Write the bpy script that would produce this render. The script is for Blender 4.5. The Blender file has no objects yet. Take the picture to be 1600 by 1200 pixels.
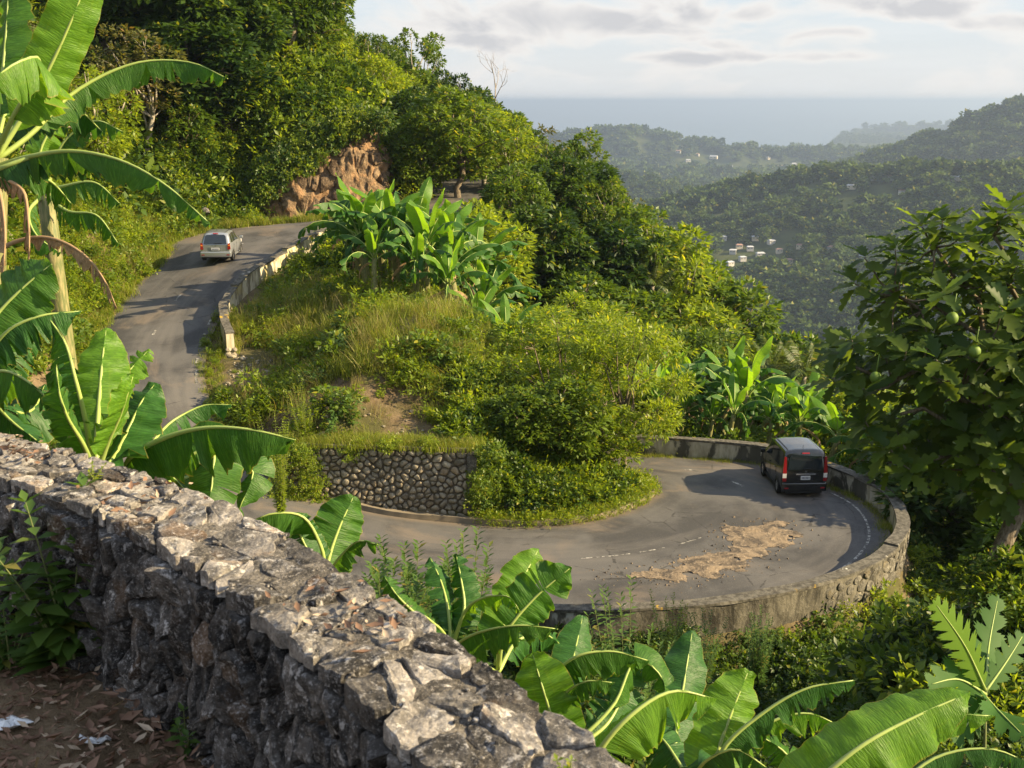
import bpy, bmesh, math, random
import numpy as np
from mathutils import Vector, Matrix, Euler, noise as mnoise
from mathutils.kdtree import KDTree

# ---------------------------------------------------------------- camera, sky, sun, exposure
SC = bpy.context.scene
COL = SC.collection
R = math.radians
FPX = 1716.0                                  # focal length in pixels of the 1600 px wide photograph
PITCH = math.atan(442 / FPX)
SP, CP = math.sin(PITCH), math.cos(PITCH)
cam_d = bpy.data.cameras.new('camera')
cam = bpy.data.objects.new('camera', cam_d); COL.objects.link(cam)
cam_d.sensor_width = 36.0
cam_d.lens = 36.0 * FPX / 1600.0
cam_d.clip_start = 0.05; cam_d.clip_end = 200000.0
cam_d.dof.use_dof = True; cam_d.dof.focus_distance = 38.0; cam_d.dof.aperture_fstop = 9.0
cam.location = (0, 0, 0)
cam.rotation_euler = (R(90) - PITCH, 0, 0)
SC.camera = cam

SUN_AZ, SUN_EL = R(99), R(28)                 # azimuth clockwise from the view direction (+Y)
SUN_DIR = Vector((math.sin(SUN_AZ) * math.cos(SUN_EL), math.cos(SUN_AZ) * math.cos(SUN_EL), math.sin(SUN_EL)))
sun_d = bpy.data.lights.new('sun', 'SUN'); sun_d.energy = 5.0; sun_d.angle = R(0.55); sun_d.color = (1.0, 0.80, 0.47)
sun = bpy.data.objects.new('sun', sun_d); COL.objects.link(sun)
sun.rotation_euler = SUN_DIR.to_track_quat('Z', 'Y').to_euler()

W = bpy.data.worlds.new('World'); SC.world = W; W.use_nodes = True
def build_world():
    nt = W.node_tree; nt.nodes.clear(); N = nt.nodes.new; L = nt.links.new
    out = N('ShaderNodeOutputWorld'); bg = N('ShaderNodeBackground'); bg.inputs[1].default_value = 0.086
    sky = N('ShaderNodeTexSky'); sky.sky_type = 'NISHITA'; sky.sun_disc = False
    sky.sun_elevation = SUN_EL; sky.sun_rotation = SUN_AZ; sky.altitude = 250; sky.air_density = 1.0; sky.dust_density = 1.6; sky.ozone_density = 1.0
    tc = N('ShaderNodeTexCoord')
    sep = N('ShaderNodeSeparateXYZ'); L(tc.outputs['Generated'], sep.inputs[0])
    def math_(op, a, b=None, c=None, clamp=False):
        n = N('ShaderNodeMath'); n.operation = op; n.use_clamp = clamp
        for i, v in enumerate((a, b, c)):
            if v is None: continue
            if isinstance(v, (int, float)): n.inputs[i].default_value = v
            else: L(v, n.inputs[i])
        return n.outputs[0]
    def mix(f, a, b):
        n = N('ShaderNodeMix'); n.data_type = 'RGBA'
        for s, v in ((0, f), (6, a), (7, b)):
            if isinstance(v, (int, float)): n.inputs[s].default_value = v
            elif isinstance(v, tuple): n.inputs[s].default_value = (*v, 1)
            else: L(v, n.inputs[s])
        return n.outputs[2]
    mp = N('ShaderNodeMapping'); mp.inputs['Scale'].default_value = (6.0, 6.0, 15.0); L(tc.outputs['Generated'], mp.inputs[0])
    nz = N('ShaderNodeTexNoise'); nz.inputs['Scale'].default_value = 1.9; nz.inputs['Detail'].default_value = 9; nz.inputs['Roughness'].default_value = 0.52
    nz.inputs['Distortion'].default_value = 0.6; L(mp.outputs[0], nz.inputs['Vector'])
    mp2 = N('ShaderNodeMapping'); mp2.inputs['Scale'].default_value = (3.2, 3.2, 34.0); mp2.inputs['Location'].default_value = (4, 2, 1); L(tc.outputs['Generated'], mp2.inputs[0])
    nz2 = N('ShaderNodeTexNoise'); nz2.inputs['Scale'].default_value = 2.2; nz2.inputs['Detail'].default_value = 7; nz2.inputs['Roughness'].default_value = 0.55; L(mp2.outputs[0], nz2.inputs['Vector'])
    az = math_('ARCTAN2', sep.outputs[0], sep.outputs[1])
    el = sep.outputs[2]
    def blob(a0, e0, sa, se):
        da = math_('DIVIDE', math_('SUBTRACT', az, a0), sa); de = math_('DIVIDE', math_('SUBTRACT', el, e0), se)
        q = math_('ADD', math_('MULTIPLY', da, da), math_('MULTIPLY', de, de))
        return math_('POWER', 2.71828, math_('MULTIPLY', q, -1.0))
    b = blob(0.10, 0.068, 0.17, 0.017)
    for args in ((0.335, 0.073, 0.05, 0.010), (0.42, 0.060, 0.05, 0.009), (-0.03, 0.050, 0.06, 0.008), (0.22, 0.036, 0.12, 0.005), (-0.5, 0.12, 0.25, 0.03), (0.95, 0.2, 0.3, 0.05), (-1.6, 0.25, 0.4, 0.08), (0.1, 0.3, 0.5, 0.05), (2.6, 0.3, 0.5, 0.1)):
        b = math_('MAXIMUM', b, blob(*args))
    dens = math_('ADD', math_('MULTIPLY', nz.outputs[0], 1.7), math_('MULTIPLY', b, 0.46))
    cov = math_('MULTIPLY', math_('SUBTRACT', dens, 0.86), 4.0, clamp=True)           # cloud cover
    thick = math_('MULTIPLY', math_('SUBTRACT', dens, 1.06), 3.6, clamp=True)         # grey bellies
    veil = math_('MULTIPLY', math_('SUBTRACT', nz2.outputs[0], 0.40), 2.6, clamp=True)
    low = math_('POWER', 2.71828, math_('MULTIPLY', math_('MAXIMUM', el, 0.0), -15.0))
    base = mix(math_('MULTIPLY', low, 0.80), sky.outputs[0], (4.2, 4.0, 3.8))
    base = mix(0.70, base, (2.75, 3.35, 3.95))
    base = mix(math_('MULTIPLY', low, 0.85), base, (4.0, 3.85, 3.65))
    base = mix(math_('MULTIPLY', veil, 0.55), base, (4.0, 4.05, 4.05))
    c1 = mix(math_('MULTIPLY', cov, 0.85), base, (4.3, 4.1, 3.9))
    c2 = mix(math_('MULTIPLY', thick, 0.85), c1, (2.75, 2.78, 2.88))
    up = math_('MULTIPLY', math_('SUBTRACT', el, 0.35), 2.0, clamp=True)
    c3 = mix(up, c2, mix(0.5, sky.outputs[0], (4.4, 4.9, 5.8)))
    L(c3, bg.inputs[0]); L(bg.outputs[0], out.inputs[0])
build_world()
vs = SC.view_settings
SC.display_settings.display_device = 'sRGB'
vs.view_transform = 'Standard'; vs.look = 'None'; vs.gamma = 1.0; vs.exposure = 1.4; vs.use_curve_mapping = False
SC.render.engine = 'CYCLES'
cy = SC.cycles
cy.max_bounces = 6; cy.diffuse_bounces = 3; cy.glossy_bounces = 2; cy.transmission_bounces = 5; cy.transparent_max_bounces = 8; cy.volume_bounces = 0
cy.use_denoising = True
cy.volume_step_rate = 10.0; cy.sample_clamp_indirect = 6.0
cy.caustics_reflective = False; cy.caustics_refractive = False

rng = np.random.default_rng(7)
rnd = random.Random(11)

def ray(px, py):
    dx = (px - 800) / FPX; dy = (py - 600) / FPX
    return np.array((dx, CP - dy * SP, -SP - dy * CP))
def P(px, py, d):                             # the place seen at that spot of the photograph, d metres deep
    return ray(px, py) * d
def PY(px, py, y):
    r = ray(px, py); return r * (y / r[1])

# ---------------------------------------------------------------- helpers
def tag(o, label=None, cat=None, group=None, kind=None):
    if label: o['label'] = label
    if cat: o['category'] = cat
    if group: o['group'] = group
    if kind: o['kind'] = kind
    return o
def empty(name, loc=(0, 0, 0), rz=0.0):
    o = bpy.data.objects.new(name, None); COL.objects.link(o); o.location = loc; o.rotation_euler = (0, 0, rz); o.empty_display_size = 0.3
    return o
def link(name, me, parent=None, loc=(0, 0, 0), mat=None):
    o = bpy.data.objects.new(name, me); COL.objects.link(o); o.location = loc
    if parent is not None: o.parent = parent
    if mat is not None and not me.materials: me.materials.append(mat)
    return o
def npmesh(name, V, Fc, mat=None, smooth=False, tint=None, uv=None, corner_uv=None):
    """V (n,3), Fc (m,k) array with k = 3 or 4 or list of faces; tint = per-vertex float."""
    me = bpy.data.meshes.new(name)
    V = np.asarray(V, dtype=np.float32)
    if isinstance(Fc, np.ndarray):
        m, k = Fc.shape
        me.vertices.add(len(V)); me.vertices.foreach_set('co', V.ravel())
        me.loops.add(m * k); me.loops.foreach_set('vertex_index', Fc.astype(np.int32).ravel())
        me.polygons.add(m); me.polygons.foreach_set('loop_start', np.arange(0, m * k, k, dtype=np.int32))
        me.polygons.foreach_set('loop_total', np.full(m, k, dtype=np.int32))
        me.update(calc_edges=True)
    else:
        me.from_pydata([tuple(map(float, v)) for v in V], [], [tuple(int(i) for i in f) for f in Fc])
        me.update()
    if smooth: me.polygons.foreach_set('use_smooth', np.ones(len(me.polygons), dtype=bool))
    if tint is not None:
        a = me.attributes.new('tint', 'FLOAT', 'POINT'); a.data.foreach_set('value', np.asarray(tint, dtype=np.float32))
    if uv is not None:
        u = me.uv_layers.new(name='UVMap'); idx = np.zeros(len(me.loops), dtype=np.int32); me.loops.foreach_get('vertex_index', idx)
        u.data.foreach_set('uv', np.asarray(uv, dtype=np.float32)[idx].ravel())
    if mat is not None: me.materials.append(mat)
    return me
class MB:
    """collects shapes for one mesh"""
    def __init__(s): s.v = []; s.f = []; s.n = 0; s.t = []
    def add(s, V, Fc, t=0.5):
        V = np.asarray(V, float).reshape(-1, 3)
        s.f += [tuple(int(i) + s.n for i in f) for f in Fc]; s.v.append(V); s.n += len(V)
        s.t.append(np.full(len(V), t) if np.isscalar(t) else np.asarray(t))
    def box(s, c, d, rot=None, t=0.5):
        x, y, z = np.array(d) / 2.0
        V = np.array([(-x, -y, -z), (x, -y, -z), (x, y, -z), (-x, y, -z), (-x, -y, z), (x, -y, z), (x, y, z), (-x, y, z)])
        if rot is not None: V = V @ np.array(rot).T
        s.add(V + np.array(c), [(0, 3, 2, 1), (4, 5, 6, 7), (0, 1, 5, 4), (1, 2, 6, 5), (2, 3, 7, 6), (3, 0, 4, 7)], t)
    def tube(s, pts, rad, n=6, t=0.5, cap=True):
        pts = np.asarray(pts, float); m = len(pts); rad = np.broadcast_to(np.asarray(rad, float), (m,))
        T = np.gradient(pts, axis=0); T /= np.linalg.norm(T, axis=1)[:, None] + 1e-9
        up = np.array((0.0, 0, 1)) if abs(T[0][2]) < 0.9 else np.array((1.0, 0, 0))
        rings = []
        A = np.cross(T[0], up); A /= np.linalg.norm(A) + 1e-9
        for i in range(m):
            A = A - T[i] * np.dot(A, T[i]); A /= np.linalg.norm(A) + 1e-9
            B = np.cross(T[i], A)
            an = np.arange(n) * 2 * math.pi / n
            rings.append(pts[i] + rad[i] * (np.cos(an)[:, None] * A + np.sin(an)[:, None] * B))
        V = np.concatenate(rings); Fc = []
        for i in range(m - 1):
            for j in range(n):
                Fc.append((i * n + j, i * n + (j + 1) % n, (i + 1) * n + (j + 1) % n, (i + 1) * n + j))
        if cap: Fc.append(tuple(range(n))[::-1]); Fc.append(tuple((m - 1) * n + j for j in range(n)))
        s.add(V, Fc, t)
    def mesh(s, name, mat=None, smooth=False):
        V = np.concatenate(s.v); return npmesh(name, V, s.f, mat, smooth, np.concatenate(s.t))
    def build(s, name, mat=None, parent=None, smooth=False, loc=(0, 0, 0)):
        return link(name, s.mesh(name, mat, smooth), parent, loc)
def catmull(pts, n):
    """n samples along a Catmull-Rom curve through pts (rows), uniform in chord length"""
    p = np.asarray(pts, float); d = np.r_[0, np.cumsum(np.linalg.norm(np.diff(p[:, :3], axis=0), axis=1))]
    t = np.linspace(0, d[-1], n); out = np.zeros((n, p.shape[1]))
    m = np.gradient(p, d, axis=0)
    k = np.clip(np.searchsorted(d, t, side='right') - 1, 0, len(p) - 2)
    h = (d[k + 1] - d[k])[:, None]; u = ((t - d[k])[:, None]) / h
    out = (2 * u**3 - 3 * u**2 + 1) * p[k] + (u**3 - 2 * u**2 + u) * h * m[k] + (-2 * u**3 + 3 * u**2) * p[k + 1] + (u**3 - u**2) * h * m[k + 1]
    return out
def vnoise(x, y, seed=0):
    """smooth value noise, vectorised"""
    x = np.asarray(x, float); y = np.asarray(y, float)
    xi = np.floor(x).astype(np.int64); yi = np.floor(y).astype(np.int64); xf = x - xi; yf = y - yi
    def h(a, b):
        n = (a * 374761393 + b * 668265263 + seed * 1442695041) & 0xffffffff
        n = ((n ^ (n >> 13)) * 1274126177) & 0xffffffff
        return ((n ^ (n >> 16)) & 0xffff) / 65535.0
    u = xf * xf * (3 - 2 * xf); v = yf * yf * (3 - 2 * yf)
    return (h(xi, yi) * (1 - u) + h(xi + 1, yi) * u) * (1 - v) + (h(xi, yi + 1) * (1 - u) + h(xi + 1, yi + 1) * u) * v
def fbm(x, y, seed=0, o=4):
    s = 0; a = 0.5
    for i in range(o): s = s + a * vnoise(x * 2**i, y * 2**i, seed + i); a *= 0.5
    return s
def sstep(a, b, x):
    t = np.clip((x - a) / (b - a), 0, 1); return t * t * (3 - 2 * t)

# ---------------------------------------------------------------- materials
class NT:
    def __init__(s, name):
        s.m = bpy.data.materials.new(name); s.m.use_nodes = True; s.nt = s.m.node_tree; s.nt.nodes.clear()
        s.out = s.N('ShaderNodeOutputMaterial')
    def N(s, t, **k):
        n = s.nt.nodes.new(t)
        for a, v in k.items(): setattr(n, a, v)
        return n
    def put(s, sock, v):
        if v is None: return
        if isinstance(v, (int, float)): sock.default_value = v
        elif isinstance(v, tuple): sock.default_value = (*v, 1) if len(v) == 3 and sock.type == 'RGBA' else v
        else: s.nt.links.new(v, sock)
    def math(s, op, a, b=None, clamp=False):
        n = s.N('ShaderNodeMath', operation=op, use_clamp=clamp); s.put(n.inputs[0], a); s.put(n.inputs[1], b); return n.outputs[0]
    def mix(s, f, a, b, blend='MIX'):
        n = s.N('ShaderNodeMix', data_type='RGBA', blend_type=blend); s.put(n.inputs[0], f); s.put(n.inputs[6], a); s.put(n.inputs[7], b); return n.outputs[2]
    def ramp(s, f, a, b):
        n = s.N('ShaderNodeMapRange', interpolation_type='SMOOTHSTEP'); s.put(n.inputs[0], f); n.inputs[1].default_value = a; n.inputs[2].default_value = b; return n.outputs[0]
    def pos(s): return s.N('ShaderNodeNewGeometry').outputs['Position']
    def scaled(s, v, sc, loc=(0, 0, 0)):
        n = s.N('ShaderNodeMapping'); s.put(n.inputs[0], v); n.inputs['Scale'].default_value = sc; n.inputs['Location'].default_value = loc; return n.outputs[0]
    def noise(s, v, sc, detail=5, rough=0.55, dist=0.0):
        n = s.N('ShaderNodeTexNoise'); s.put(n.inputs['Vector'], v); n.inputs['Scale'].default_value = sc; n.inputs['Detail'].default_value = detail
        n.inputs['Roughness'].default_value = rough; n.inputs['Distortion'].default_value = dist; return n.outputs[0]
    def voro(s, v, sc, feature='F1', out=0):
        n = s.N('ShaderNodeTexVoronoi', feature=feature); s.put(n.inputs['Vector'], v); n.inputs['Scale'].default_value = sc; return n.outputs[out]
    def bump(s, h, strength, dist):
        n = s.N('ShaderNodeBump'); s.put(n.inputs['Height'], h); n.inputs['Strength'].default_value = strength; n.inputs['Distance'].default_value = dist; return n.outputs[0]
    def attr(s, name): return s.N('ShaderNodeAttribute', attribute_name=name).outputs['Fac']
    def rand(s): return s.N('ShaderNodeObjectInfo').outputs['Random']
    def bsdf(s, col, rough=0.7, normal=None, metal=0.0, spec=0.4, **k):
        n = s.N('ShaderNodeBsdfPrincipled'); s.put(n.inputs['Base Color'], col); s.put(n.inputs['Roughness'], rough); s.put(n.inputs['Metallic'], metal)
        s.put(n.inputs['Specular IOR Level'], spec)
        if normal is not None: s.put(n.inputs['Normal'], normal)
        for a, v in k.items(): s.put(n.inputs[a.replace('_', ' ')], v)
        s.nt.links.new(n.outputs[0], s.out.inputs[0]); return n
MATS = {}
def simple(name, col, rough=0.6, metal=0.0, var=0.15, sc=8.0, spec=0.4, **k):
    if name in MATS: return MATS[name]
    t = NT(name); g = t.noise(t.pos(), sc, 4)
    c = t.mix(g, tuple(v * (1 - var) for v in col), tuple(v * (1 + var) for v in col))
    t.bsdf(c, rough, None, metal, spec, **k); MATS[name] = t.m; return t.m
def leaf_mat(name, a, b, c=None, cfrac=0.08, trans=0.38, rough=0.45, spec=0.35, ybright=1.5, objvar=0.35):
    """two leaf greens mixed leaf by leaf, some of a third colour; light shines through"""
    t = NT(name)
    ti = t.attr('tint'); r = t.rand()
    f = t.math('ADD', t.math('MULTIPLY', ti, 1 - objvar), t.math('MULTIPLY', r, objvar))
    col = t.mix(f, a, b)
    if c is not None: col = t.mix(t.ramp(ti, 1 - cfrac - 0.02, 1 - cfrac + 0.02), col, c)
    p = t.N('ShaderNodeBsdfPrincipled'); t.put(p.inputs['Base Color'], col); p.inputs['Roughness'].default_value = rough; p.inputs['Specular IOR Level'].default_value = spec
    tr = t.N('ShaderNodeBsdfTranslucent')
    hs = t.mix(1.0, col, (ybright * 1.25, ybright * 1.15, ybright * 0.45), 'MULTIPLY'); t.put(tr.inputs[0], hs)
    mx = t.N('ShaderNodeMixShader'); mx.inputs[0].default_value = trans
    t.nt.links.new(p.outputs[0], mx.inputs[1]); t.nt.links.new(tr.outputs[0], mx.inputs[2]); t.nt.links.new(mx.outputs[0], t.out.inputs[0])
    MATS[name] = t.m; return t.m
def make_mats():
    M = {}
    M['leaf_dark'] = leaf_mat('leaf_dark', (0.014, 0.042, 0.010), (0.080, 0.138, 0.018), (0.20, 0.22, 0.03), 0.03, 0.38)
    M['leaf_mid'] = leaf_mat('leaf_mid', (0.038, 0.090, 0.012), (0.150, 0.215, 0.020), (0.27, 0.26, 0.03), 0.04, 0.42)
    M['leaf_light'] = leaf_mat('leaf_light', (0.080, 0.145, 0.013), (0.250, 0.310, 0.022), (0.34, 0.33, 0.035), 0.05, 0.50, ybright=1.7)
    M['leaf_olive'] = leaf_mat('leaf_olive', (0.06, 0.075, 0.02), (0.13, 0.13, 0.035), (0.22, 0.15, 0.05), 0.12, 0.35)
    M['leaf_far'] = leaf_mat('leaf_far', (0.018, 0.042, 0.014), (0.105, 0.150, 0.032), (0.20, 0.20, 0.05), 0.08, 0.2, 0.7, 0.1, objvar=0.75)
    M['leaf_bread'] = leaf_mat('leaf_bread', (0.036, 0.072, 0.015), (0.100, 0.145, 0.020), (0.30, 0.28, 0.02), 0.10, 0.46, 0.5, 0.22, 2.2, objvar=0.8)
    M['weed'] = leaf_mat('weed_leaf', (0.05, 0.11, 0.02), (0.10, 0.17, 0.03), (0.22, 0.2, 0.04), 0.04, 0.4, 0.5)
    M['grass'] = leaf_mat('grass_blade', (0.11, 0.16, 0.018), (0.28, 0.31, 0.04), (0.36, 0.32, 0.12), 0.10, 0.4, 0.55, 0.2, 1.3)
    M['drygrass'] = leaf_mat('dry_grass_blade', (0.24, 0.21, 0.08), (0.36, 0.30, 0.14), (0.20, 0.22, 0.05), 0.3, 0.35, 0.6, 0.2, 1.2)
    M['frond'] = leaf_mat('palm_frond', (0.04, 0.075, 0.016), (0.11, 0.14, 0.03), (0.20, 0.17, 0.06), 0.05, 0.35, 0.4, 0.4)
    # bark
    for nm, c1, c2 in (('bark', (0.10, 0.075, 0.05), (0.24, 0.2, 0.15)), ('bark_pale', (0.22, 0.19, 0.15), (0.42, 0.38, 0.31)), ('branch_grey', (0.22, 0.19, 0.17), (0.36, 0.32, 0.29))):
        t = NT(nm); v = t.scaled(t.pos(), (6, 6, 1.4)); g = t.noise(v, 3.0, 6, 0.65)
        t.bsdf(t.mix(t.ramp(g, 0.35, 0.7), c1, c2), 0.85, t.bump(g, 0.6, 0.03), spec=0.2); M[nm] = t.m
    # banana blade: fine cross veins, translucent
    for nm, a, b, tr, sp in (('banana', (0.030, 0.100, 0.015), (0.062, 0.150, 0.020), 0.46, 0.3), ('banana_young', (0.070, 0.185, 0.018), (0.125, 0.245, 0.022), 0.52, 0.35),
                         ('banana_dark', (0.020, 0.075, 0.015), (0.038, 0.115, 0.020), 0.36, 0.3), ('banana_dead', (0.20, 0.125, 0.065), (0.40, 0.28, 0.16), 0.2, 0.2)):
        t = NT(nm); uvn = t.N('ShaderNodeUVMap'); 
        wv = t.scaled(uvn.outputs[0], (1, 0.02, 1)); g = t.noise(wv, 120.0, 2, 0.6); g2 = t.noise(t.scaled(uvn.outputs[0], (1, 0.15, 1)), 9.0, 3, 0.6)
        col = t.mix(g2, a, b); col = t.mix(t.math('MULTIPLY', t.ramp(g, 0.42, 0.72), 0.45), col, tuple(min(1, x * 1.8) for x in b)); col = t.mix(t.math('MULTIPLY', t.ramp(t.noise(uvn.outputs[0], 5, 4, 0.6), 0.5, 0.75), 0.35), col, (b[0] * 1.7, b[1] * 1.25, b[2] * 0.9))
        sx = t.N('ShaderNodeSeparateXYZ'); t.put(sx.inputs[0], uvn.outputs[0])
        edge = t.ramp(t.math('ADD', sx.outputs[1], t.math('MULTIPLY', t.noise(uvn.outputs[0], 14, 4, 0.7), 0.20)), 1.06, 1.13)
        if nm != 'banana_dead': col = t.mix(t.math('MULTIPLY', edge, 0.8), col, (0.34, 0.26, 0.06))
        spots = t.ramp(t.noise(uvn.outputs[0], 20, 6, 0.72), 0.655, 0.71)
        col = t.mix(t.math('MULTIPLY', spots, 0.5), col, (0.24, 0.19, 0.06))
        nrm = t.bump(g, 0.75, 0.010)
        p = t.N('ShaderNodeBsdfPrincipled'); t.put(p.inputs['Base Color'], col); p.inputs['Roughness'].default_value = 0.46 if nm != 'banana_dead' else 0.8
        p.inputs['Specular IOR Level'].default_value = sp; t.put(p.inputs['Normal'], nrm)
        trn = t.N('ShaderNodeBsdfTranslucent'); t.put(trn.inputs[0], t.mix(1.0, col, (2.3, 1.9, 0.65) if nm != 'banana_dead' else (1, 1, 1), 'MULTIPLY')); t.put(trn.inputs[1], nrm)
        mx = t.N('ShaderNodeMixShader'); mx.inputs[0].default_value = tr
        t.nt.links.new(p.outputs[0], mx.inputs[1]); t.nt.links.new(trn.outputs[0], mx.inputs[2]); t.nt.links.new(mx.outputs[0], t.out.inputs[0])
        M[nm] = t.m
    M['midrib'] = simple('banana_midrib', (0.30, 0.38, 0.10), 0.4, var=0.2)
    M['midrib_dead'] = simple('banana_midrib_dead', (0.34, 0.22, 0.12), 0.8, var=0.3)
    t = NT('banana_stem'); g = t.noise(t.scaled(t.pos(), (9, 9, 1.5)), 4, 5, 0.6)
    t.bsdf(t.mix(t.ramp(g, 0.35, 0.7), (0.10, 0.12, 0.035), (0.27, 0.23, 0.10)), 0.6, t.bump(g, 0.4, 0.02)); M['stem'] = t.m
    M['weedstem'] = simple('weed_stem', (0.13, 0.15, 0.05), 0.7)
    # foreground rubble: weathered black-grey limestone with pale lichen and ochre faces
    def stonemat(nm, lo, hi, och, pale, k, lichen=0.63, bumpd=0.012, fr=0.0):
        t = NT(nm); p = t.pos(); r = t.rand()
        rc = t.N('ShaderNodeCombineXYZ'); t.put(rc.inputs[0], t.math('MULTIPLY', r, 37.0)); t.put(rc.inputs[1], t.math('MULTIPLY', r, 91.0))
        va = t.N('ShaderNodeVectorMath', operation='ADD'); t.put(va.inputs[0], p); t.put(va.inputs[1], rc.outputs[0]); q = va.outputs[0]
        g = t.noise(q, 7 * k, 8, 0.68, 0.4); g2 = t.noise(q, 26 * k, 7, 0.7); g3 = t.noise(q, 3.2 * k, 4, 0.6, 0.6); pit = t.voro(q, 34 * k)
        col = t.mix(t.ramp(g, 0.36, 0.66), lo, hi)
        col = t.mix(t.math('MULTIPLY', t.ramp(t.math('ADD', g3, t.math('MULTIPLY', r, 0.26)), 0.70, 0.84), 0.6), col, och)
        col = t.mix(t.math('MULTIPLY', t.ramp(g2, lichen - 0.06, lichen + 0.04), 0.8), col, pale)
        g4 = t.noise(q, 95 * k, 4, 0.7); col = t.mix(t.math('MULTIPLY', t.ramp(g4, 0.54, 0.66), 0.45), col, pale); col = t.mix(t.math('MULTIPLY', t.ramp(g4, 0.45, 0.33), 0.6), col, tuple(v * 0.5 for v in lo))
        col = t.mix(t.math('MULTIPLY', t.ramp(pit, 0.32, 0.05), 0.5), col, tuple(v * 0.4 for v in lo))
        r2 = t.math('FRACT', t.math('MULTIPLY', r, 17.31)); col = t.mix(t.math('MULTIPLY', t.math('SUBTRACT', 1.0, r2), fr), col, (0, 0, 0), 'MIX'); 
        hgt = t.math('ADD', t.math('MULTIPLY', g, 1.4), t.math('ADD', t.math('MULTIPLY', g2, 0.7), t.math('MULTIPLY', pit, 0.35)))
        t.bsdf(col, 0.86, t.bump(hgt, 0.95, bumpd / 1.0), spec=0.25); return t.m
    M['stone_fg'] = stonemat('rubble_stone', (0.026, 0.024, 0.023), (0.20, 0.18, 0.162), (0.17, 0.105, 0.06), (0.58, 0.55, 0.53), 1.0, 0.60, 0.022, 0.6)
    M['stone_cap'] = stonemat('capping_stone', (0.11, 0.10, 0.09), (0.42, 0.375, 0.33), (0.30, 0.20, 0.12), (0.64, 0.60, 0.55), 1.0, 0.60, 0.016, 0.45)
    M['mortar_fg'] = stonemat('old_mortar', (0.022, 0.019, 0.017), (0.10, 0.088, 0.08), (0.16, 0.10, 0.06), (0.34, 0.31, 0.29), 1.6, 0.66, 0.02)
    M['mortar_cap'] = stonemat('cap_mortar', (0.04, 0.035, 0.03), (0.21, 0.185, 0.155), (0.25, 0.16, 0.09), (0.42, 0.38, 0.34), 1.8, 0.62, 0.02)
    M['stone_mid'] = stonemat('field_stone', (0.24, 0.205, 0.15), (0.50, 0.43, 0.32), (0.40, 0.29, 0.17), (0.58, 0.54, 0.46), 0.5, 0.66, 0.02, 0.45)
    M['mortar_mid'] = stonemat('dark_mortar', (0.075, 0.062, 0.045), (0.20, 0.165, 0.12), (0.16, 0.12, 0.05), (0.2, 0.18, 0.15), 0.6, 0.70, 0.03)
    M['stone_par'] = stonemat('parapet_stone', (0.06, 0.055, 0.046), (0.22, 0.20, 0.165), (0.19, 0.15, 0.08), (0.40, 0.38, 0.34), 0.6, 0.62, 0.02, 0.4)
    M['cliff'] = stonemat('cliff_rock', (0.085, 0.052, 0.03), (0.29, 0.20, 0.12), (0.28, 0.17, 0.08), (0.44, 0.34, 0.24), 0.16, 0.66, 0.12, 0.5)
    M['cliffbed'] = stonemat('cliff_earth', (0.07, 0.045, 0.026), (0.26, 0.175, 0.10), (0.34, 0.19, 0.09), (0.42, 0.3, 0.2), 0.3, 0.68, 0.1)
    # stained lime plaster of the parapets
    t = NT('stained_plaster'); p = t.pos(); g = t.noise(t.scaled(p, (1, 1, 0.45)), 1.1, 7, 0.62, 0.5); g2 = t.noise(t.scaled(p, (1, 1, 0.3)), 5, 5, 0.6); g3 = t.noise(p, 0.5, 3)
    col = t.mix(t.ramp(g2, 0.3, 0.7), (0.30, 0.27, 0.20), (0.50, 0.46, 0.37)); col = t.mix(t.math('MULTIPLY', t.ramp(g, 0.49, 0.56), 0.9), col, (0.055, 0.052, 0.042))
    col = t.mix(t.math('MULTIPLY', t.ramp(g3, 0.55, 0.68), 0.45), col, (0.34, 0.27, 0.08))
    t.bsdf(col, 0.9, t.bump(t.math('ADD', g, g2), 0.5, 0.02), spec=0.2); M['plaster'] = t.m
    t = NT('stained_shaded_wall'); p = t.pos(); g = t.noise(t.scaled(p, (1, 1, 0.25)), 2.2, 7, 0.65, 0.5); g2 = t.noise(p, 6, 6, 0.7); g3 = t.noise(t.scaled(p, (1, 1, 0.5), (3, 8, 1)), 0.55, 5, 0.6)
    col = t.mix(t.ramp(g, 0.36, 0.62), (0.035, 0.032, 0.026), (0.16, 0.145, 0.115)); col = t.mix(t.math('MULTIPLY', t.ramp(g2, 0.55, 0.7), 0.5), col, (0.26, 0.24, 0.2)); col = t.mix(t.ramp(g3, 0.66, 0.69), col, (0.42, 0.41, 0.37))  # old stains, with the outer side's shade painted into the colour
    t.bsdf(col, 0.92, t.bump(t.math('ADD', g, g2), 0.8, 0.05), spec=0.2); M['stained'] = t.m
    t = NT('plaster_coping'); p = t.pos(); g = t.noise(p, 1.4, 7, 0.7, 0.6); g2 = t.noise(p, 7, 5, 0.6)
    col = t.mix(t.ramp(g2, 0.3, 0.7), (0.055, 0.05, 0.042), (0.15, 0.138, 0.115)); col = t.mix(t.ramp(g, 0.63, 0.67), col, (0.56, 0.53, 0.47))
    col = t.mix(t.ramp(t.noise(t.scaled(p, (1, 1, 1), (9, 4, 2)), 0.9, 5, 0.6), 0.62, 0.68), col, (0.42, 0.27, 0.03))
    t.bsdf(col, 0.9, t.bump(t.math('ADD', g, g2), 0.6, 0.03), spec=0.2); M['coping'] = t.m
    M['concrete'] = simple('kerb_concrete', (0.20, 0.165, 0.12), 0.9, var=0.45, sc=3.0)
    # asphalt; its warm streaks are washed dirt and painted sun-lit bands
    t = NT('asphalt'); uvn = t.N('ShaderNodeUVMap').outputs[0]; p = t.pos()
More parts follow.
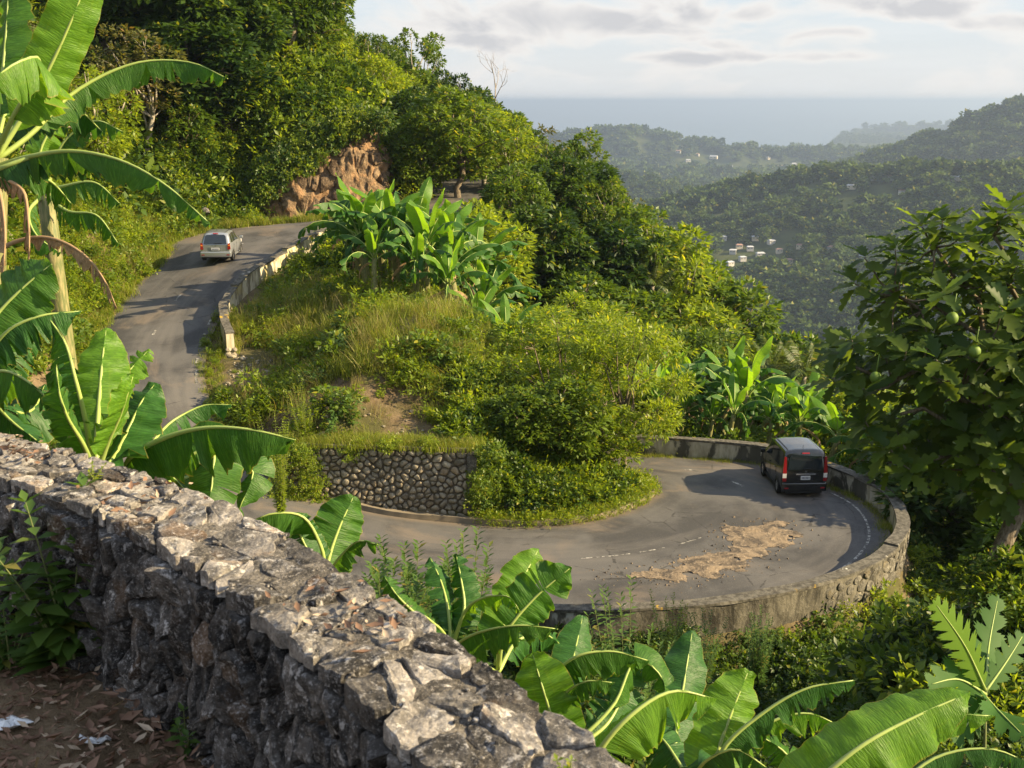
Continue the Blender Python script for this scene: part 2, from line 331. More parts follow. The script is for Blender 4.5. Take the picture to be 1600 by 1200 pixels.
    g = t.noise(p, 0.35, 6, 0.6, 0.3); g2 = t.noise(p, 22, 4, 0.75); st = t.noise(t.scaled(uvn, (5.5, 0.10, 1)), 1.0, 5, 0.6); st2 = t.noise(t.scaled(uvn, (2.2, 0.22, 1), (3, 1, 0)), 1.0, 6, 0.62, 0.6)
    col = t.mix(t.ramp(g, 0.38, 0.62), (0.048, 0.046, 0.046), (0.098, 0.093, 0.090))
    col = t.mix(t.math('MULTIPLY', t.ramp(st, 0.45, 0.68), 0.6), col, (0.14, 0.128, 0.118))
    col = t.mix(t.math('MULTIPLY', t.ramp(st2, 0.50, 0.68), 0.62), col, (0.20, 0.155, 0.115))
    ck = t.voro(t.scaled(p, (1, 1, 1)), 0.55, 'DISTANCE_TO_EDGE'); wob = t.noise(p, 2.5, 5, 0.7)
    crack = t.ramp(t.math('ADD', ck, t.math('MULTIPLY', t.math('SUBTRACT', wob, 0.5), 0.12)), 0.012, 0.002)
    crack = t.math('MULTIPLY', crack, t.ramp(t.noise(p, 0.22, 3), 0.5, 0.6))
    col = t.mix(t.math('MULTIPLY', crack, 0.8), col, (0.03, 0.028, 0.026))
    col = t.mix(t.math('MULTIPLY', t.ramp(g2, 0.56, 0.70), 0.5), col, (0.20, 0.185, 0.165))
    e = t.N('ShaderNodeSeparateXYZ'); t.put(e.inputs[0], uvn)
    ed = t.math('ADD', t.math('ABSOLUTE', t.math('SUBTRACT', e.outputs[0], 0.5)), t.math('MULTIPLY', t.math('SUBTRACT', t.noise(p, 1.3, 6, 0.7), 0.5), 0.10))
    col = t.mix(t.math('MULTIPLY', t.ramp(ed, 0.44, 0.50), 0.75), col, (0.155, 0.12, 0.085))
    t.bsdf(col, 0.80, t.bump(t.math('ADD', g2, t.math('MULTIPLY', st2, 0.5)), 0.35, 0.02), spec=0.35); M['asphalt'] = t.m
    t = NT('exposed_road_base'); p = t.pos(); g = t.noise(p, 1.6, 7, 0.66, 0.8); g2 = t.noise(p, 9, 6, 0.7)
    col = t.mix(t.ramp(g, 0.35, 0.62), (0.075, 0.062, 0.052), (0.25, 0.19, 0.13)); col = t.mix(t.ramp(g2, 0.52, 0.7), col, (0.34, 0.27, 0.195))
    t.bsdf(col, 0.9, t.bump(t.math('ADD', g, g2), 0.9, 0.06), spec=0.2); M['roadbase'] = t.m
    t = NT('worn_paint'); p = t.pos(); g = t.noise(p, 6, 6, 0.7)
    t.bsdf(t.mix(t.ramp(g, 0.44, 0.62), (0.085, 0.08, 0.076), (0.42, 0.40, 0.36)), 0.85); M['paint'] = t.m
    # soil
    t = NT('soil'); p = t.pos(); g = t.noise(p, 0.6, 7, 0.65, 0.4); g2 = t.noise(p, 6, 6, 0.7); g3 = t.noise(p, 0.25, 4)
    col = t.mix(t.ramp(g, 0.35, 0.65), (0.085, 0.058, 0.034), (0.20, 0.145, 0.09)); col = t.mix(t.math('MULTIPLY', t.ramp(g2, 0.5, 0.75), 0.5), col, (0.30, 0.235, 0.16))
    col = t.mix(t.math('MULTIPLY', t.ramp(g3, 0.45, 0.62), 0.7), col, (0.065, 0.075, 0.022))
    t.bsdf(col, 0.95, t.bump(t.math('ADD', g, g2), 0.8, 0.08), spec=0.1); M['soil'] = t.m
    t = NT('forest_floor_far'); p = t.pos(); g = t.noise(p, 0.02, 7, 0.6); col = t.mix(t.ramp(g, 0.35, 0.65), (0.028, 0.042, 0.016), (0.075, 0.085, 0.03))
    t.bsdf(col, 0.95, spec=0.05); M['farsoil'] = t.m
    M['litter'] = leaf_mat('dry_leaf', (0.12, 0.07, 0.045), (0.30, 0.18, 0.12), (0.46, 0.36, 0.26), 0.15, 0.1, 0.7, 0.3, 1.0)
    t = NT('sea_water'); p = t.pos(); g = t.noise(t.scaled(p, (0.0012, 0.0004, 1)), 1.0, 5, 0.6); g2 = t.noise(t.scaled(p, (0.02, 0.02, 1)), 1.0, 4, 0.6)
    t.bsdf(t.mix(g, (0.035, 0.075, 0.11), (0.055, 0.10, 0.14)), 0.22, t.bump(g2, 0.4, 3.0), spec=0.5); M['sea'] = t.m
    M['surf'] = simple('surf_foam', (0.75, 0.76, 0.76), 0.8, var=0.1)
    return M
M = make_mats()
# ---------------------------------------------------------------- road line: hill-side edge, valley-side edge, height
ST = np.array([(-8, 92, -2.5, 91, -6.2), (-6, 84, -0.5, 82, -6.6), (-6.5, 77, -1.5, 73.5, -7.0), (-10, 73.3, -7, 68.8, -7.35), (-14.5, 72, -10, 67, -7.7),
    (-19, 70.5, -11, 64, -8.0), (-20.7, 67, -12, 61, -8.4), (-20.2, 63.5, -13.2, 58, -8.9), (-20.2, 58.5, -14.0, 55, -9.6), (-19.9, 54, -14.1, 52, -10.2),
    (-19.6, 50, -13.8, 49, -10.8), (-18.3, 45, -13.2, 45.8, -11.5), (-16.5, 40, -12, 43, -12.3), (-13.3, 35.5, -10.3, 40.3, -13.2), (-9, 32, -7.3, 37.9, -13.9),
    (-4, 29.6, -4.6, 36.8, -14.3), (-0.5, 28.9, -1.8, 36.5, -14.5), (2.5, 28.7, 0.7, 36.2, -14.5), (5.1, 29.0, 2.3, 36.5, -14.5), (8.7, 30.3, 3.7, 37.3, -14.5),
    (11.6, 32.6, 4.7, 38.3, -14.5), (13.1, 35.5, 5.4, 39.3, -14.5), (13.3, 38.0, 5.5, 39.9, -14.5), (12.2, 40.6, 5.3, 40.5, -14.5), (10.2, 43.0, 4.8, 41.0, -14.5),
    (8.0, 43.7, 4.0, 41.4, -14.5), (5.2, 44.2, 3.0, 41.5, -14.5), (2.5, 44.3, 1.0, 41.3, -14.6)], float)
def stations(n):
    c = np.column_stack(((ST[:, 0] + ST[:, 2]) / 2, (ST[:, 1] + ST[:, 3]) / 2, ST[:, 4])); d = np.r_[0, np.cumsum(np.linalg.norm(np.diff(c, axis=0), axis=1))]
    t = np.linspace(0, d[-1], n); m = np.gradient(ST, d, axis=0); k = np.clip(np.searchsorted(d, t, side='right') - 1, 0, len(ST) - 2)
    h = (d[k + 1] - d[k])[:, None]; u = ((t - d[k])[:, None]) / h
    return (2 * u**3 - 3 * u**2 + 1) * ST[k] + (u**3 - 2 * u**2 + u) * h * m[k] + (-2 * u**3 + 3 * u**2) * ST[k + 1] + (u**3 - u**2) * h * m[k + 1], t
SS, ST_T = stations(420)
# photographer's rubble wall, centre line, on the ledge
WALL_C = catmull([(1.0, -1.5), (0.82, 0.3), (0.5, 1.55), (0.0, 2.44), (-0.6, 3.28), (-1.32, 4.1), (-2.45, 4.95), (-4.15, 5.85), (-7, 6.8), (-12, 7.8), (-20, 9.0)], 260)
WALL_TOP, LEDGE = -1.6, -2.42
def wall_side(x, y):
    """signed distance to the ledge wall's centre line, positive on the far (downhill) side"""
    x = np.asarray(x, float); y = np.asarray(y, float); best = np.full(x.shape, 1e9); sg = np.zeros(x.shape)
    for i in range(0, len(WALL_C) - 4, 4):
        a = WALL_C[i]; b = WALL_C[i + 4]; d = b - a; L2 = d @ d
        t = np.clip(((x - a[0]) * d[0] + (y - a[1]) * d[1]) / L2, 0, 1)
        qx = x - a[0] - t * d[0]; qy = y - a[1] - t * d[1]; r = np.hypot(qx, qy)
        s = np.sign(d[1] * qx - d[0] * qy); k = r < best; best = np.where(k, r, best); sg = np.where(k, s, sg)
    return best * sg
CTRL = [(-12, 9, -1.9), (-7.5, 8.6, -2.6), (-5.5, 8.4, -3.1), (-3.3, 7.0, -2.85), (-2.5, 6.2, -2.7), (-1.5, 6.0, -3.3), (0, 5, -4.3), (1, 3.6, -4.7), (1.2, 2.6, -4.4), (2.2, 0.5, -4.5), (2.2, -4, -4),
    (0.2, 7.5, -5.8), (1.8, 8, -6.6), (3.5, 5, -6.4), (6, 3, -7), (10, 5, -10), (5.5, 10.5, -9), (-3, 12, -6.5), (-7, 14, -5.5), (-12, 16, -5), (0, 14, -10.3), (-5, 20, -10.5), (-10, 25, -11), (-16, 25, -9),
    (-20, 32, -9), (-22, 40, -9.8), (5, 18, -13), (3, 24, -15.4), (-3, 25.5, -14.9), (7, 25.5, -16.0), (3, 27.4, -15.6), (7, 28, -15.9), (10.2, 28.9, -16.6), (12.6, 30.6, -17.0), (14.2, 33, -17.3), (15.2, 38, -17), (13.4, 42.6, -15.6), (7, 24.6, -15.6), (12.5, 26.4, -14.8), (10.9, 23.4, -12.4), (18, 36, -18.5), (14, 20, -12.5), (20, 25, -16.5),
    (-8, 28.5, -14.2), (-14, 32, -13), (17, 45, -17.3), (10, 15, -11), (20, 12, -15),
    (25, 40, -24), (30, 60, -33), (20, 60, -23), (12, 55, -17.8), (11, 48, -15.4), (5, 48, -15.2), (0, 50, -15), (4, 56, -16.8), (0, 62, -18), (10, 70, -21.5), (20, 80, -31), (-1, 70, -12.5),
    (-22, 45, -8), (-26, 45, -3), (-32, 45, 3), (-45, 45, 14), (-22, 58, -7), (-27, 58, -1), (-34, 60, 7), (-50, 60, 14), (-24, 70, -6), (-28, 76, 0), (-36, 80, 9), (-50, 85, 14), (-27, 36, -3), (-40, 30, 4), (-60, 40, 14), (-24, 25, -3), (-24, 12, 0.5), (-40, 12, 6), (-30, -8, 4),
    (-20.5, 79, -3.5), (-12, 80.2, -1.6), (-17, 80.2, -1.2), (-9.6, 80, -2.5), (-18.8, 74.6, -8.0), (-17, 74.0, -8.0), (-15.4, 73.5, -7.9), (-13.7, 73.9, -7.8), (-12, 74.3, -7.7), (-10.2, 74.6, -7.5), (-8, 76, -7.4), (-7.0, 79.5, -7.1), (-7.2, 84, -6.8), (-15.4, 76.6, -6.8), (-12.6, 77, -6.2), (-17.4, 77, -7.0), (-10.2, 77.6, -6), (-9.6, 84, -2.6), (-9.5, 86, -1), (-14, 88, 2), (2.5, 75, -9.5), (8, 76, -15), (8, 86, -15), (1.5, 90, -9.5), (0, 100, -11), (-6, 101, -7.5), (-12, 100, -2.5), (-18, 98, 2), (-27, 97, 9),
    (10, 100, -18), (20, 110, -29), (35, 120, -45), (-10, 125, 0), (-30, 130, 13), (0, 130, -15), (20, 150, -48), (60, 100, -60), (60, 50, -48), (45, 20, -32), (40, -8, -28), (20, -8, -14), (60, 160, -80), (100, 60, -85), (100, 160, -95), (100, -10, -65), (-60, 90, 15), (-60, 150, 15), (-20, 160, 5),
    (-9.4, 44.6, -11.55), (-8.5, 41, -11.75), (-2, 38.3, -12.1), (-7, 38.5, -11.95), (-5, 44, -9.3), (-3, 41, -10.9), (-6.5, 42, -10.6), (-8.5, 49, -9.8), (-12, 49, -10.9), (-11.5, 54.5, -10.0), (-7, 54, -8.9), (-2, 48, -9.4), (-9, 60, -9.2), (-12, 57.5, -9.8),
    (0.5, 42, -11.6), (0, 39, -13.0), (2.5, 38.4, -14.0), (3.5, 40, -14.2), (2, 46.5, -14), (-1, 53, -12), (-2, 60, -12.5), (-6, 62, -10.8), (-5, 67, -9.6)]
for i in range(0, 420, 9):
    s = SS[i]; CTRL.append((s[0], s[1], s[4])); CTRL.append((s[2], s[3], s[4]))
CT = np.array(CTRL, float)
def tps_fit():
    n = len(CT); D = np.hypot(CT[:, None, 0] - CT[None, :, 0], CT[:, None, 1] - CT[None, :, 1]); A = np.zeros((n + 3, n + 3)); A[:n, :n] = -np.sqrt(D**2 + 0.3)
    A[:n, n] = 1; A[:n, n + 1:] = CT[:, :2]; A[n, :n] = 1; A[n + 1:, :n] = CT[:, :2].T
    return np.linalg.lstsq(A, np.r_[CT[:, 2], 0, 0, 0], rcond=None)[0]
TW = tps_fit()
def tps(x, y):
    s = x.shape; x = x.ravel(); y = y.ravel(); out = np.empty(len(x)); n = len(CT)
    for i in range(0, len(x), 20000):
        X = x[i:i + 20000, None]; Y = y[i:i + 20000, None]
        out[i:i + 20000] = -np.sqrt((X - CT[:, 0])**2 + (Y - CT[:, 1])**2 + 0.3) @ TW[:n] + TW[n] + X[:, 0] * TW[n + 1] + Y[:, 0] * TW[n + 2]
    return out.reshape(s)
_rp = []
for s in SS:
    w = math.hypot(s[0] - s[2], s[1] - s[3]); k = max(2, int(w / 0.3))
    for u in np.linspace(0, 1, k): _rp.append((s[0] + (s[2] - s[0]) * u, s[1] + (s[3] - s[1]) * u, s[4]))
RP = np.array(_rp); ROADKD = KDTree(len(RP))
for i, p in enumerate(RP): ROADKD.insert((p[0], p[1], 0), i)
ROADKD.balance()
def road_dist(x, y):
    d = np.empty(len(x)); z = np.empty(len(x))
    for i in range(len(x)):
        if -26 < x[i] < 18 and 24 < y[i] < 98:
            c, k, r = ROADKD.find((x[i], y[i], 0)); d[i] = r; z[i] = RP[k, 2]
        else: d[i] = 99; z[i] = 0
    return d, z
def ground(x, y):
    x = np.atleast_1d(np.asarray(x, float)); y = np.atleast_1d(np.asarray(y, float)); shp = x.shape; x = x.ravel(); y = y.ravel()
    h = tps(x, y); d, zr = road_dist(x, y)
    rough = (fbm(x * 0.35, y * 0.35, 3) - 0.47) * 1.6 + (fbm(x * 1.6, y * 1.6, 5, 3) - 0.44) * 0.35
    h = h + rough * sstep(0.3, 4, d) * sstep(0.4, 5, np.abs(wall_side(x, y)))
    w = sstep(0.3, 0.85, d); h = h * w + (zr - 0.14) * (1 - w)
    ws = wall_side(x, y)
    near = (np.hypot(x, y) < 40)
    led = near & (ws < 0.05); h = np.where(led, LEDGE + (fbm(x * 2, y * 2, 9) - 0.45) * 0.05 + 0.10 * sstep(-0.9, -0.2, ws), h)
    return h.reshape(shp)
def G(x, y): return float(ground(x, y)[0])
def axis(segs):
    out = [segs[0][0]]
    for a, b, st in segs: out += list(np.arange(a, b, st)[1:] if abs(out[-1] - a) < 1e-6 else np.arange(a, b, st)) + [b]
    return np.unique(np.round(out, 4))
def make_terrain():
    xs = axis([(-90, -26, 1.6), (-26, -14, 0.5), (-14, 16, 0.3), (16, 30, 0.6), (30, 110, 2.2)]); ys = axis([(-15, 0, 0.8), (0, 9, 0.22), (9, 24, 0.5), (24, 48, 0.3), (48, 80, 0.45), (80, 170, 1.5)])
    X, Y = np.meshgrid(xs, ys); Z = ground(X, Y); n, m = X.shape
    idx = np.arange(n * m).reshape(n, m); Fc = np.stack((idx[:-1, :-1], idx[:-1, 1:], idx[1:, 1:], idx[1:, :-1]), -1).reshape(-1, 4)
    o = link('hillside_ground', npmesh('hillside_ground', np.column_stack((X.ravel(), Y.ravel(), Z.ravel())), Fc, M['soil'], True)); tag(o, kind='structure')
    return o
make_terrain()
# road sheet with a slight crown
def make_road():
    n = len(SS); k = 15; us = np.linspace(0, 1, k); V = []; UV = []
    for i, s in enumerate(SS):
        a = np.array((s[0], s[1])); b = np.array((s[2], s[3])); w = np.linalg.norm(a - b)
        for u in us:
            p = a + (b - a) * u; z = s[4] + 0.05 * (1 - (2 * u - 1)**2) + (vnoise(p[0] * 0.5, p[1] * 0.5, 2) - 0.5) * 0.03
            V.append((p[0], p[1], z)); UV.append((u, ST_T[i]))
    idx = np.arange(n * k).reshape(n, k); Fc = np.stack((idx[:-1, :-1], idx[1:, :-1], idx[1:, 1:], idx[:-1, 1:]), -1).reshape(-1, 4)
    o = link('road', npmesh('road', V, Fc, M['asphalt'], True, uv=UV)); tag(o, kind='structure'); return o
ROAD = make_road()
def road_z(x, y):
    c, k, r = ROADKD.find((x, y, 0)); s = RP[k]
    # crown as in the sheet
    best = np.argmin((0.5 * (SS[:, 0] + SS[:, 2]) - x)**2 + (0.5 * (SS[:, 1] + SS[:, 3]) - y)**2); st = SS[best]
    a = np.array((st[0], st[1])); b = np.array((st[2], st[3])); u = np.clip(((x - a[0]) * (b - a)[0] + (y - a[1]) * (b - a)[1]) / ((b - a) @ (b - a)), 0, 1)
    return s[2] + 0.05 * (1 - (2 * u - 1)**2) + (float(vnoise(x * 0.5, y * 0.5, 2)) - 0.5) * 0.03
def edge_pts(i0, i1, u, n):
    """points along the road between stations i0..i1 (indices in ST) at cross position u"""
    c = np.column_stack(((ST[:, 0] + ST[:, 2]) / 2, (ST[:, 1] + ST[:, 3]) / 2, ST[:, 4])); d = np.r_[0, np.cumsum(np.linalg.norm(np.diff(c, axis=0), axis=1))]
    t = np.linspace(np.interp(i0, range(len(ST)), d), np.interp(i1, range(len(ST)), d), n)
    S = np.column_stack([np.interp(t, ST_T, SS[:, j]) for j in range(5)])
    return np.column_stack((S[:, 0] + (S[:, 2] - S[:, 0]) * u, S[:, 1] + (S[:, 3] - S[:, 1]) * u, S[:, 4]))
def road_strip(name, i0, i1, u, w, n=24, lift=0.006, broken=None, mat=None):
    p = edge_pts(i0, i1, u, n); T = np.gradient(p[:, :2], axis=0); T /= np.linalg.norm(T, axis=1)[:, None]; S = np.column_stack((-T[:, 1], T[:, 0]))
    V = []; 
    for q, s, j in zip(p, S, range(n)):
        for sg in (-1, 1):
            xy = q[:2] + s * sg * w / 2 * (0.8 + 0.4 * vnoise(j * 0.9, sg * 3.3, 8)); V.append((xy[0], xy[1], road_z(*xy) + lift))
    Fc = [(2 * j, 2 * j + 1, 2 * j + 3, 2 * j + 2) for j in range(n - 1) if broken is None or vnoise(j * 0.55, 1.7 + u * 9, broken) > 0.42]
    o = link(name, npmesh(name, V, Fc, mat or M['paint'])); tag(o, kind='structure'); return o
road_strip('edge_line', 19.3, 22.6, 0.085, 0.09, 40, broken=None)
road_strip('edge_line', 17.0, 19.2, 0.055, 0.11, 30, broken=4)
road_strip('edge_line', 9.0, 11.2, 0.93, 0.12, 30, broken=6)
for a, b in ((5.6, 5.95), (6.6, 6.9), (8.2, 8.45), (9.6, 9.75), (22.75, 23.15), (24.0, 24.35)):
    road_strip('centre_line', a, b, 0.5, 0.12, 6)
road_strip('centre_line', 17.4, 19.4, 0.60, 0.065, 40, broken=11)
def sheet(name, pts, mat, lift, rough, kind='structure', dens=0.16):
    """an irregular patch lying on the road, fine grid cut to an outline"""
    pts = np.array(pts, float); c = catmull(np.vstack((pts, pts[:1])), 90)[:, :2]
    x0, y0 = c.min(0); x1, y1 = c.max(0); xs = np.arange(x0, x1, dens); ys = np.arange(y0, y1, dens); V = []; ix = {}; Fc = []
    def inside(x, y):
        n = len(c); r = False; j = n - 1
        for i in range(n):
            if (c[i, 1] > y) != (c[j, 1] > y) and x < (c[j, 0] - c[i, 0]) * (y - c[i, 1]) / (c[j, 1] - c[i, 1]) + c[i, 0]: r = not r
            j = i
        return r
    for a, x in enumerate(xs):
        for b, y in enumerate(ys):
            jx = x + (rnd.random() - 0.5) * dens * 0.8; jy = y + (rnd.random() - 0.5) * dens * 0.8
            if inside(jx, jy): ix[a, b] = len(V); V.append((jx, jy, road_z(jx, jy) + lift + max(0.0, float(fbm(jx * 3, jy * 3, 4)) - 0.3) * rough))
    for (a, b) in ix:
        q = [ix.get((a, b)), ix.get((a + 1, b)), ix.get((a + 1, b + 1)), ix.get((a, b + 1))]
        if None not in q: Fc.append(q)
    o = link(name, npmesh(name, V, Fc, mat, False)); tag(o, kind=kind); return o
PATCH = [(2.9, 31.9), (4.3, 31.5), (5.8, 31.7), (7.2, 32.5), (8.6, 33.8), (10.0, 35.6), (9.6, 36.5), (8.4, 36.3), (7.4, 35.9), (7.2, 34.7), (6.2, 33.5), (5.0, 32.6), (3.8, 32.3)]
def worn_patch():
    """broken crust of the road: lobes of exposed base with ragged, thinning rims, and loose crumbs round them"""
    c = catmull(np.array(PATCH + PATCH[:1], float), 90)[:, :2]; dens = 0.085; x0, y0 = c.min(0) - 0.5; x1, y1 = c.max(0) + 0.5; xs = np.arange(x0, x1, dens); ys = np.arange(y0, y1, dens); X, Y = np.meshgrid(xs, ys, indexing='ij'); X = X + (rng.random(X.shape) - 0.5) * dens * 0.7; Y = Y + (rng.random(X.shape) - 0.5) * dens * 0.7
    ins = np.zeros(X.shape, bool); j = len(c) - 1
    for i in range(len(c)):
        q = ((c[i, 1] > Y) != (c[j, 1] > Y)) & (X < (c[j, 0] - c[i, 0]) * (Y - c[i, 1]) / (c[j, 1] - c[i, 1] + 1e-9) + c[i, 0]); ins ^= q; j = i
    dist = np.min(np.hypot(X[..., None] - c[:, 0], Y[..., None] - c[:, 1]), -1) * np.where(ins, 1, -1)
    rag = fbm(X * 1.5 + Y * 0.8, Y * 2.2, 14, 5) - 0.47; keep = dist + rag * 1.8 > 0.0
    h = fbm(X * 1.1 + 3, Y * 3.2, 16, 4); Z = np.clip(dist + rag * 1.6, 0, 0.5) * 0.05 + np.maximum(0, h - 0.42) * 0.18 * np.clip(dist * 2, 0.1, 1)
    V = []; ix = {}; Fc = []
    for a in range(X.shape[0]):
        for b in range(X.shape[1]):
            if keep[a, b]: ix[a, b] = len(V); V.append((X[a, b], Y[a, b], road_z(X[a, b], Y[a, b]) + 0.004 + Z[a, b]))
    for (a, b) in ix:
        q = [ix.get((a, b)), ix.get((a + 1, b)), ix.get((a + 1, b + 1)), ix.get((a, b + 1))]
        if None not in q: Fc.append(q)
    tag(link('worn_road_patch', npmesh('worn_road_patch', V, Fc, M['roadbase'], False)), kind='structure')
    b = MB(); n = 0
    while n < 700:
        i = rnd.randrange(90); x = c[i, 0] + rnd.gauss(0, 0.35); y = c[i, 1] + rnd.gauss(0, 0.28); r = 0.012 + 0.05 * rnd.random()**3; z = road_z(x, y) + r * 0.3; a = rnd.random() * 6.28; n += 1
        q = [(x + r * math.cos(a + k * 2.1) * rnd.uniform(0.7, 1.3), y + r * math.sin(a + k * 2.1), z - r * 0.3) for k in range(3)]; b.add(q + [(x, y, z + r * 0.7)], [(0, 1, 3), (1, 2, 3), (2, 0, 3)])
    o = b.build('road_crumbs', M['roadbase']); tag(o, kind='stuff')
worn_patch()
# ---------------------------------------------------------------- far hills, sea, haze
SEA_Z = -250.0
def ridge(pts, drop=0.0): return np.array([P(*p) for p in pts]) - np.array((0, 0, drop))
RIDGES = [  # world crest line, slope, exponent
    (ridge([(2100, 150, 2100), (1850, 142, 2050), (1700, 148, 2000), (1600, 160, 2050), (1520, 190, 2150), (1450, 214, 2300), (1390, 236, 2500), (1300, 262, 2700)], 12), 0.50),
    (ridge([(2000, 290, 1050), (1800, 262, 1120), (1600, 268, 1200), (1540, 264, 1230), (1450, 268, 1280), (1300, 271, 1330), (1200, 282, 1360), (1130, 297, 1400), (1060, 318, 1430), (1000, 345, 1450)], 11), 0.36),
    (ridge([(760, 232, 2300), (870, 248, 2250), (940, 266, 2200), (1000, 280, 2200), (1060, 296, 2150), (1120, 316, 2050)], 10), 0.34),
    (ridge([(700, 215, 3900), (840, 209, 3900), (900, 200, 3850), (950, 196, 3800), (1005, 197, 3800), (1050, 209, 3750), (1100, 215, 3750), (1150, 220, 3700), (1200, 227, 3700), (1260, 228, 3700), (1330, 229, 3700), (1420, 224, 3600)], 30), 0.42),
    (ridge([(1335, 210, 7600), (1352, 197, 7500), (1400, 194, 7400), (1480, 190, 7200), (1560, 192, 7000), (1700, 180, 6500)], 12), 0.55)]
def far_ground(x, y):
    x = np.asarray(x, float); y = np.asarray(y, float)
    r = np.hypot(x, y)
    coast = 5600 + 900 * sstep(800, 2600, x) + 2400 * sstep(1500, 2800, x)
    land = -222 + 40 * (fbm(x / 600, y / 600, 21) - 0.45)
    h = np.where(r < 900, -222 + (900 - r) / 900 * 130, land)
    near_left = np.clip((-x + 80) * 0.5, -60, 200) * sstep(1500, 200, r); h = h + near_left * 0 
    for k, (pl, sl) in enumerate(RIDGES):
        best = np.full(x.shape, -1e9)
        for i in range(len(pl) - 1):
            a, b = pl[i], pl[i + 1]; d = b[:2] - a[:2]; L2 = d @ d
            t = np.clip(((x - a[0]) * d[0] + (y - a[1]) * d[1]) / L2, 0, 1); q = np.hypot(x - a[0] - t * d[0], y - a[1] - t * d[1])
            sc = max(1.0, abs(a[1]) / 1200)
            gul = 1 + 0.45 * (fbm(x / (170 * sc), y / (170 * sc), 31 + k, 4) - 0.47)
            zz = a[2] + (b[2] - a[2]) * t - (np.sqrt(q * q + 900 * sc) - 30 * math.sqrt(sc)) * sl * gul
            best = np.maximum(best, zz)
        h = np.maximum(h, best + 0)
    h = h + (fbm(x / 90, y / 90, 41, 4) - 0.47) * 16 * sstep(300, 1200, r)
    sea = sstep(coast - 300, coast + 60, y) * (1 - sstep(-140, -60, h + 0 * y) * (k < 0))
    head = np.full(x.shape, -1e9); pl, sl = RIDGES[-1]
    for i in range(len(pl) - 1):
        a, b = pl[i], pl[i + 1]; d = b[:2] - a[:2]; t = np.clip(((x - a[0]) * d[0] + (y - a[1]) * d[1]) / (d @ d), 0, 1); q = np.hypot(x - a[0] - t * d[0], y - a[1] - t * d[1])
        head = np.maximum(head, a[2] + (b[2] - a[2]) * t - q * sl)
    low = np.where(sea > 0.5, -262.0, h)
    out = h * (1 - sea) + (-265) * sea
    return np.maximum(out, head)
def far_mesh():
    th = np.concatenate((np.linspace(-75, -8, 60), np.linspace(-8, 32, 330)[1:], np.linspace(32, 90, 50)[1:])); rr = np.geomspace(150, 10500, 330)
    A, Rr = np.meshgrid(np.radians(th), rr); X = Rr * np.sin(A); Y = Rr * np.cos(A); Z = far_ground(X, Y)
    Z = np.where(Rr < 240, Z - (240 - Rr) * 0.5, Z)
    Z = Z - (1 - sstep(-20, -6, np.degrees(A))) * 0
    n, m = X.shape; idx = np.arange(n * m).reshape(n, m); Fc = np.stack((idx[:-1, :-1], idx[:-1, 1:], idx[1:, 1:], idx[1:, :-1]), -1).reshape(-1, 4)
    o = link('far_hills', npmesh('far_hills', np.column_stack((X.ravel(), Y.ravel(), Z.ravel())), Fc, M['farsoil'], True)); tag(o, kind='structure')
far_mesh()
def make_sea():
    n = 96; V = [(0, 0, SEA_Z)]; Fc = []
    for j, r in enumerate((1500, 4000, 9000, 25000, 80000)):
        for i in range(n): V.append((r * math.cos(2 * math.pi * i / n), r * math.sin(2 * math.pi * i / n), SEA_Z))
    for i in range(n):
        Fc.append((0, 1 + i, 1 + (i + 1) % n))
        for j in range(4): a = 1 + j * n; Fc.append((a + i, a + n + i, a + n + (i + 1) % n, a + (i + 1) % n))
    tag(link('sea', npmesh('sea', V, Fc, M['sea'])), kind='structure')
make_sea()
def make_haze():
    t = NT('air_haze'); v = t.N('ShaderNodeVolumePrincipled'); v.inputs['Color'].default_value = (0.47, 0.59, 0.80, 1); v.inputs['Density'].default_value = 0.00014; v.inputs['Anisotropy'].default_value = 0.35
    t.nt.links.new(v.outputs[0], t.out.inputs['Volume'])
    b = MB(); b.box((0, 0, -133.5), (170000, 170000, 333)); o = b.build('haze', t.m); tag(o, kind='stuff')   # from below the sea bed to above the trees
make_haze()

